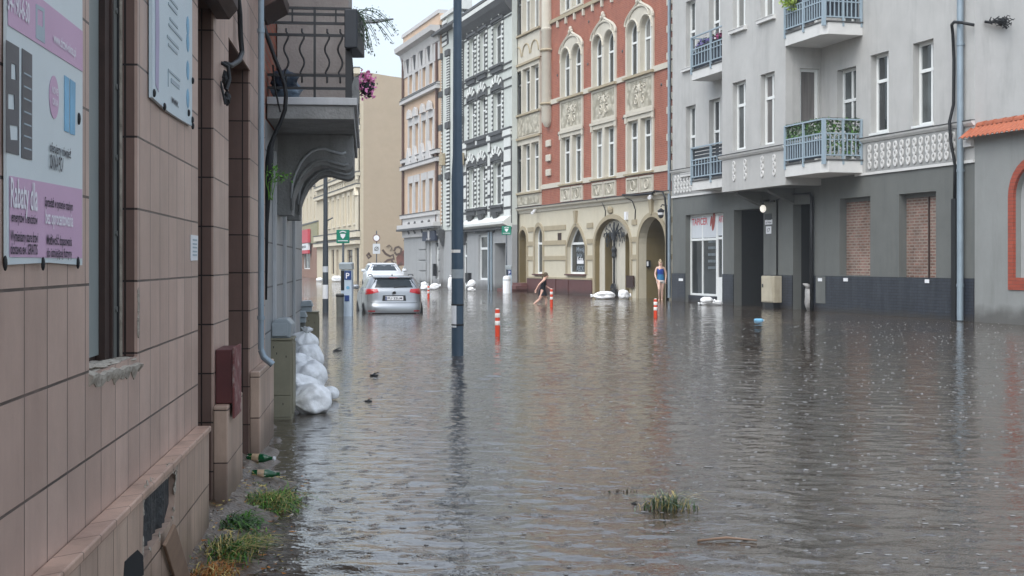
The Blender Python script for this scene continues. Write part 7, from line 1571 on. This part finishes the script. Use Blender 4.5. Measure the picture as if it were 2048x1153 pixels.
def make_car(label, paint, loc, rot, scale=1.0, plate=True):
    c = thing('parked_car', label, 'car', loc, rot); c.scale = (scale,) * 3
    def body(q):
        secs = []; n = 56
        for z, y0, y1, h in LV:
            cy, L_ = (y0 + y1) / 2, (y1 - y0) / 2; sec = []
            for k in range(n):
                a = 2 * math.pi * k / n; cs, sn = math.cos(a), math.sin(a); e = 2 / PW
                sec.append((math.copysign(abs(cs) ** e, cs) * h, cy + math.copysign(abs(sn) ** e, sn) * L_, z))
            secs.append(sec)
        q.loft(secs)
    bd = part(c, 'body', paint, body, smooth=True, sharp=48)
    part(c, 'rear_window', M['car_glass'], lambda q: patch(q, rear, [(-.70, 1.115), (-.60, 1.27), (-.54, 1.385)], [(.70, 1.115), (.60, 1.27), (.54, 1.385)]), smooth=True)
    part(c, 'windscreen', M['car_glass'], lambda q: patch(q, front, [(-.70, 1.09), (-.6, 1.25), (-.54, 1.39)], [(.70, 1.09), (.6, 1.25), (.54, 1.39)]), smooth=True)
    for s in (-1, 1):
        for a, b in (((.62, 1.10), (1.32, 1.10)), ((1.38, 1.09), (2.1, 1.09)), ((2.16, 1.085), (2.86, 1.085))):
            tl, tr = (a[0] + (.14 if a[0] < 1 else .0), 1.36), (b[0] - (.42 if b[0] > 2.5 else .0), 1.36)
            part(c, 'side_window', M['car_glass'], lambda q: patch(q, lambda y, z: flank(y, z, s), [a, tl], [b, tr]), smooth=True)
        part(c, 'tail_light', M['tail_red'], lambda q: (patch(q, lambda x, z: rear(x, z, .01), [(s * .46, .98), (s * .47, 1.0), (s * .50, 1.075)], [(s * .84, .90), (s * .85, 1.0), (s * .80, 1.085)]), patch(q, lambda y, z: flank(y, z, s, .006), [(.22, .92), (.26, 1.07)], [(.42, .98), (.52, 1.06)], 4, 5)), smooth=True)
        part(c, 'rear_reflector', M['tail_red'], lambda q: patch(q, lambda x, z: rear(x, z, .006), [(s * .58, .40), (s * .58, .43)], [(s * .78, .40), (s * .78, .43)], 2, 4))
        part(c, 'headlight', M['plastic_white'], lambda q: patch(q, front, [(s * .45, .78), (s * .5, .86)], [(s * .82, .78), (s * .8, .88)], 4, 5))
        mr = part(c, 'wing_mirror', paint, lambda q: q.blob((s * .98, 2.78, 1.10), (.11, .07, .075), 12, 8, power=.8), smooth=True)
        part(c, 'roof_rail', M['black_trim_car'], lambda q: q.tube([(s * .62, .65, 1.47), (s * .63, .8, 1.50), (s * .63, 2.0, 1.50), (s * .62, 2.2, 1.46)], .014, 6), smooth=True)
        [part(c, 'door_seam', M['black_trim_car'], lambda q: q.tube([flank(y, z, s, .0) for z in (.4, .6, .8, .97, 1.06)], .006, 4)) for y in (1.35, 2.13, 3.0)]
        for y in (1.55, 2.33): part(c, 'door_handle', paint, lambda q: q.tube([flank(y, .93, s, .0), flank(y + .04, .935, s, .03), flank(y + .17, .935, s, .03), flank(y + .2, .93, s, 0)], .014, 6), smooth=True)
        for y in (.80, 3.45):
            part(c, 'wheel_arch', M['black_trim_car'], lambda q: q.loft([[(s * .903, y + .36 * math.cos(t * math.pi / 14), .30 + .36 * math.sin(t * math.pi / 14)) for t in range(15)], [(s * .906, y + .31 * math.cos(t * math.pi / 14), .30 + .31 * math.sin(t * math.pi / 14)) for t in range(15)]], closed=False, caps=False))
            Mw = Matrix.Translation((s * .80, y, .315)) @ Matrix.Rotation(math.radians(90) * s, 4, 'Y')
            wh = part(c, 'wheel', M['rubber'], lambda q: q.lathe([(.20, -.10), (.29, -.10), (.315, -.06), (.315, .07), (.29, .112), (.22, .114)], M=Mw, n=28), smooth=True, sharp=40); part(wh, 'rim', M['alloy'], lambda q: (q.lathe([(.22, .09), (.215, .1155), (.19, .10), (.06, .085), (.05, .105), (.01, .108)], M=Mw, n=20)))
    part(c, 'tailgate_seam', M['black_trim_car'], lambda q: (q.tube([rear(x / 10, .66, .0) for x in range(-7, 8)], .008, 4), [q.tube([rear(s * (.78 - .05 * (z > 1.05)), z, .0) for z in (.68, .8, .9)], .006, 4) for s in (-1, 1)]))
    part(c, 'lower_bumper_trim', M['black_trim_car'], lambda q: patch(q, lambda x, z: rear(x, z, .006), [(-.72, .21), (-.74, .36)], [(.72, .21), (.74, .36)], 3, 14), smooth=True)
    part(c, 'roof_spoiler', paint, lambda q: q.loft([[(x, rear(x, 1.40, 0)[1] + .12, 1.445), (x, rear(x, 1.40, 0)[1] - .05, 1.425), (x, rear(x, 1.40, 0)[1] - .04, 1.405), (x, rear(x, 1.40, 0)[1] + .12, 1.40)] for x in [-.6 + .1 * i for i in range(13)]]), smooth=True, sharp=50)
    part(c, 'high_brake_light', M['tail_red'], lambda q: q.box(-.12, .12, rear(0, 1.40, 0)[1] - .054, rear(0, 1.4, 0)[1] - .04, 1.408, 1.422)); part(c, 'roof_aerial', M['black_trim_car'], lambda q: q.loft([[(-.02, .78, 1.465), (.02, .78, 1.465), (.0, .8, 1.535)], [(-.02, .95, 1.468), (.02, .95, 1.468), (0, .9, 1.5)]]))
    if plate:
        pl = part(c, 'number_plate', M['plastic_white'], lambda q: q.box(-.27, .27, rear(0, .8, 0)[1] - .022, rear(0, .8, 0)[1] - .004, .735, .855), bevel=.004); yy = rear(0, .8, 0)[1] - .025; part(pl, 'plate_lettering', M['ink'], lambda q: q.text('PU 22LM', -.2, .765, yy, .065, .44)); part(pl, 'plate_band', M['p_blue'], lambda q: q.box(-.265, -.225, yy + .001, yy + .003, .74, .85))
        Me = Matrix.Translation((0, rear(0, .95, 0)[1] - .012, .955)) @ Matrix.Rotation(math.radians(90), 4, 'X'); em = part(c, 'round_badge', M['black_trim_car'], lambda q: q.lathe([(.055, 0), (.055, .012)], M=Me, n=20)); part(em, 'badge_rim', M['alloy'], lambda q: q.ring([(.055 * math.cos(t * .3927), rear(0, .95, 0)[1] - .024, .955 + .055 * math.sin(t * .3927)) for t in range(16)], .008, 5))
        part(c, 'plate_recess', M['black_trim_car'], lambda q: patch(q, lambda x, z: rear(x, z, .004), [(-.36, .72), (-.34, .885)], [(.36, .72), (.34, .885)], 3, 6)); part(c, 'rear_wiper', M['black_trim_car'], lambda q: q.tube([rear(0, 1.12, .015), rear(.2, 1.14, .02), rear(.4, 1.15, .015)], .01, 5))
    return c
P_ = G(789, 628); hd = math.atan2((CX - 545) / FPX, 1)
make_car('silver estate car parked hub deep in the flood next to the parking meter', M['silver'], (P_.x, P_.y, -.335), hd)
make_car('white car facing forwards, just behind the roof of the silver car', M['white_car'], (W(766, HY, 78).x, 76, -.10), hd + math.pi, 1.13, False)
make_car('white car mostly hidden by the corner of the orange house', M['white_car'], (W(824, HY, 104).x, 104, -.10), hd + math.pi + .2, 1.13, False)

# ------------------------------------------------------------------ people
def skin_body(name, joints, edges, m, parent, root=0, sub=2):
    me = bpy.data.meshes.new(name); me.from_pydata([j[0] for j in joints], edges, []); me.materials.append(m)
    o = bpy.data.objects.new(name, me); COL.objects.link(o); o.parent = parent
    sm = o.modifiers.new('skin', 'SKIN'); sm.use_smooth_shade = True
    sv = me.skin_vertices[0].data
    for i, j in enumerate(joints):
        r = j[1]; sv[i].radius = (r, r) if not isinstance(r, tuple) else r; sv[i].use_root = (i == root)
    ss = o.modifiers.new('sub', 'SUBSURF'); ss.levels = sub; ss.render_levels = sub
    return o
class Body:
    def __init__(s): s.j, s.e = [], []
    def add(s, p, r, to=None):
        s.j.append((tuple(p), r)); i = len(s.j) - 1
        if to is not None: s.e.append((to, i))
        return i
    def chain(s, start, pts):
        k = start
        for p, r in pts: k = s.add(p, r, k)
        return k
    def hand(s, wrist, p, dirv, side, k=1.0):
        """palm and five fingers hanging along dirv, thumb off the inner side"""
        d = Vector(dirv).normalized(); sd = Vector(side).normalized(); nrm = d.cross(sd); p = Vector(p)
        palm = s.add(p + d * .045 * k, .024 * k, wrist)
        for i, (o, L_) in enumerate(((-.027, .060), (-.009, .070), (.009, .066), (.027, .05))):
            b = p + d * .085 * k + sd * o * k
            a = s.add(b, .0095 * k, palm); a = s.add(b + d * L_ * .55 * k + nrm * .012 * k, .0085 * k, a); s.add(b + d * L_ * k + nrm * .03 * k, .0075 * k, a)
        a = s.add(p + d * .04 * k - sd * .034 * k, .011 * k, palm); s.add(p + d * .085 * k - sd * .05 * k + nrm * .015 * k, .009 * k, a)
M['skin'] = mat('skin', (214, 170, 150), .55, .05); M['skin_pale'] = mat('pale_skin', (222, 184, 166), .55, .05); M['hair_blond'] = mat('ash_blond_hair', (166, 146, 118), .6, .25, 25); M['hair_brown'] = mat('brown_hair', (86, 70, 50), .6, .25, 25)
M['black_dress'] = mat('black_fabric', (22, 23, 30), .8, .15); M['blue_top'] = mat('bright_blue_fabric', (28, 66, 150), .7, .12, 6); M['teal'] = mat('teal_fabric', (40, 108, 150), .7, .1, 6); M['shorts'] = mat('pale_shorts', (206, 200, 196), .8, .08); M['eye'] = mat('dark_eye', (30, 26, 24), .3, .05); M['lip'] = mat('lip', (170, 96, 90), .5, .05)
def face(par, c, fwd, up, s, hair, m_hair, long=False):
    """eyes, mouth and hair on a head whose centre is c, looking along fwd"""
    c, f, u = Vector(c), Vector(fwd).normalized(), Vector(up).normalized(); f = (f - u * f.dot(u)).normalized(); r = f.cross(u)
    for k in (-1, 1): part(par, 'eye', M['eye'], lambda q: q.blob(c + f * .094 * s + r * .032 * s * k + u * .005 * s, (.012 * s, .012 * s, .008 * s), 8, 6), smooth=True)
    part(par, 'mouth', M['lip'], lambda q: q.blob(c + f * .092 * s - u * .058 * s, (.022 * s, .012 * s, .007 * s), 8, 6), smooth=True)
    Mh = Matrix(((r.x, f.x, u.x), (r.y, f.y, u.y), (r.z, f.z, u.z))).to_4x4()
    def hr(q):
        q.blob(c - f * .022 * s + u * .026 * s, (.086 * s, .098 * s, .105 * s), 18, 12, .12, 3, 2, M=Mh)
        if hair == 'bun': q.blob(c - f * .05 * s + u * .13 * s, (.04 * s, .04 * s, .036 * s), 10, 8, .2, 3, 1, M=Mh)
        else: q.tube([c - f * .1 * s + u * .02 * s, c - f * .14 * s - u * .06 * s, c - f * .13 * s - u * .17 * s], [.035 * s, .034 * s, .008 * s], 8)
    part(par, 'hair', m_hair, hr, smooth=True)
# woman in the gateway: weight on her own left leg, other knee bent forward
L0 = W(1321.5, HY, 55.6); wz0 = -.04
wm_ = thing('person', 'woman with pinned blond hair, blue strapless top and pale shorts in the gateway', 'person', (L0.x, L0.y, wz0), math.radians(6))
B_ = Body()
pel = B_.add((0, 0, .93), (.125, .10)); sp1 = B_.add((-.005, .01, 1.06), (.115, .085), pel); ch = B_.add((-.01, 0, 1.24), (.125, .09), sp1); ch2 = B_.add((-.01, .01, 1.36), (.10, .075), ch)
nk = B_.add((-.01, .0, 1.44), .048, ch2); hd0 = B_.add((-.012, -.012, 1.51), .062, nk); hd1 = B_.add((-.014, -.012, 1.58), (.078, .09), hd0); B_.add((-.014, -.005, 1.65), (.066, .075), hd1); B_.add((-.014, -.108, 1.555), .012, hd0)
for s in (-1, 1):
    sh = B_.add((s * .155 - .01, .01, 1.375), .052, ch2)
    if s < 0: ar = B_.chain(sh, [((-.215, .02, 1.22), .043), ((-.235, .01, 1.09), .037), ((-.215, -.06, .97), .03), ((-.19, -.11, .875), .023)]); B_.hand(ar, (-.19, -.11, .875), (.12, -.2, -1), (0, 1, -.1))
    else: ar = B_.chain(sh, [((.205, .03, 1.22), .043), ((.23, .04, 1.09), .037), ((.215, .0, .97), .03), ((.19, -.04, .87), .023)]); B_.hand(ar, (.19, -.04, .87), (-.1, -.15, -1), (0, 1, -.1))
    hp = B_.add((s * .085, 0, .87), .095, pel)
    if s > 0: lg = B_.chain(hp, [((.075, .0, .68), .082), ((.055, -.01, .48), .056), ((.06, .02, .32), .055), ((.055, .03, .10), .036), ((.055, .02, .03), .036)]); B_.chain(lg, [((.06, -.07, .0), .034), ((.065, -.15, -.01), .026)])
    else: lg = B_.chain(hp, [((-.10, -.10, .70), .082), ((-.10, -.2, .50), .058), ((-.08, -.10, .33), .054), ((-.05, .06, .12), .036), ((-.05, .09, .05), .034)]); B_.chain(lg, [((-.055, .02, .0), .032), ((-.06, -.05, -.02), .024)])
bo = skin_body('body', B_.j, B_.e, M['skin_pale'], wm_)
face(wm_, (-.014, -.012, 1.57), (-.1, -1, -.05), (0, 0, 1), 1.0, 'bun', M['hair_blond'])
def torso_loft(q, rows, n=20):
    q.loft([[(cx + rx * math.cos(2 * math.pi * k / n) * (1 + wob * math.sin(k * 3 + z * 20)), cy + ry * math.sin(2 * math.pi * k / n), z) for k in range(n)] for z, cx, cy, rx, ry, wob in rows], caps=False)
part(wm_, 'strapless_top', M['blue_top'], lambda q: torso_loft(q, [(1.33, -.01, .0, .125, .092, 0), (1.27, -.01, -.006, .142, .112, 0), (1.2, -.01, -.003, .138, .106, 0), (1.1, -.006, .005, .132, .10, .01)]), smooth=True)
part(wm_, 'teal_skirt_top', M['teal'], lambda q: torso_loft(q, [(1.102, -.006, .005, .131, .099, 0), (1.03, -.003, .005, .142, .112, .01), (.93, 0, 0, .16, .128, .02), (.87, 0, 0, .165, .134, .03)]), smooth=True)
part(wm_, 'shorts', M['shorts'], lambda q: (torso_loft(q, [(.92, 0, 0, .155, .122, 0), (.84, 0, 0, .165, .132, 0), (.80, 0, -.01, .165, .134, 0)])), smooth=True)
for s in (-1, 1): part(wm_, 'shorts_leg', M['shorts'], lambda q: q.tube([(s * .085, -.005, .84), (s * .088, -.04 if s < 0 else 0, .74)], [.1, .096], 14, cap=False), smooth=True)
# girl wading fast past a bollard, seen from her side
G0 = G(1083, 608)
gl = thing('person', 'girl with tied brown hair in a short black dress wading quickly past an orange bollard', 'person', G0)
B_ = Body(); k = 1.0
pel = B_.add((.03, 0, .46), (.10, .095)); sp1 = B_.add((.05, 0, .60), (.085, .085), pel); ch = B_.add((.075, 0, .76), (.085, .105), sp1); ch2 = B_.add((.095, 0, .87), (.07, .09), ch)
nk = B_.add((.125, 0, .945), .04, ch2); hd0 = B_.add((.155, 0, 1.0), .055, nk); hd1 = B_.add((.17, 0, 1.065), (.08, .07), hd0); B_.add((.165, 0, 1.125), (.066, .06), hd1); B_.add((.268, 0, 1.035), .011, hd0)
sh = B_.add((.085, -.125, .885), .042, ch2); ar = B_.chain(sh, [((-.02, -.17, .80), .035), ((-.10, -.19, .72), .031), ((-.16, -.2, .62), .026), ((-.205, -.2, .54), .021)]); B_.hand(ar, (-.205, -.2, .54), (-.25, 0, -1), (1, 0, -.2), .9)
sh = B_.add((.10, .125, .885), .042, ch2); ar = B_.chain(sh, [((.12, .17, .77), .035), ((.145, .18, .68), .031), ((.24, .17, .62), .026), ((.32, .15, .57), .021)]); B_.hand(ar, (.32, .15, .57), (1, -.1, -.35), (0, 1, 0), .9)
hp = B_.add((.02, -.07, .41), .085, pel); lg = B_.chain(hp, [((-.03, -.08, .28), .07), ((-.07, -.08, .17), .05), ((-.17, -.08, .09), .046), ((-.28, -.08, .0), .034), ((-.32, -.08, -.05), .032)]); B_.chain(lg, [((-.28, -.08, -.12), .03), ((-.24, -.08, -.18), .022)])
hp = B_.add((.04, .07, .41), .085, pel); lg = B_.chain(hp, [((.12, .08, .27), .07), ((.185, .08, .15), .05), ((.17, .08, .0), .046), ((.14, .08, -.22), .034), ((.14, .08, -.30), .034)]); B_.chain(lg, [((.2, .08, -.32), .03), ((.27, .08, -.33), .022)])
skin_body('body', B_.j, B_.e, M['skin'], gl)
face(gl, (.17, 0, 1.055), (1, .05, -.15), (.1, 0, 1), .95, 'tail', M['hair_brown'])
part(gl, 'dress', M['black_dress'], lambda q: torso_loft(q, [(.90, .095, 0, .082, .10, 0), (.82, .085, 0, .10, .118, 0), (.72, .07, 0, .10, .112, 0), (.62, .052, 0, .10, .102, .01), (.5, .035, 0, .125, .12, .02), (.4, .035, 0, .15, .14, .03), (.30, .045, 0, .18, .155, .05)]), smooth=True)

# ------------------------------------------------------------------ rain-laden air
hz = MB(); hz.box(-170, 170, -55, 330, -1.4, 30); ho_ = hz.build('haze', bpy.data.materials.new('rainy_air')); tag(ho_, kind='stuff')
hm = ho_.data.materials[0]; hm.use_nodes = True; hm.node_tree.nodes.remove(hm.node_tree.nodes['Principled BSDF'])
pv = hm.node_tree.nodes.new('ShaderNodeVolumePrincipled'); pv.inputs['Color'].default_value = (.88, .92, .94, 1); pv.inputs['Density'].default_value = .0009; pv.inputs['Anisotropy'].default_value = .2
hm.node_tree.links.new(pv.outputs[0], hm.node_tree.nodes['Material Output'].inputs['Volume'])
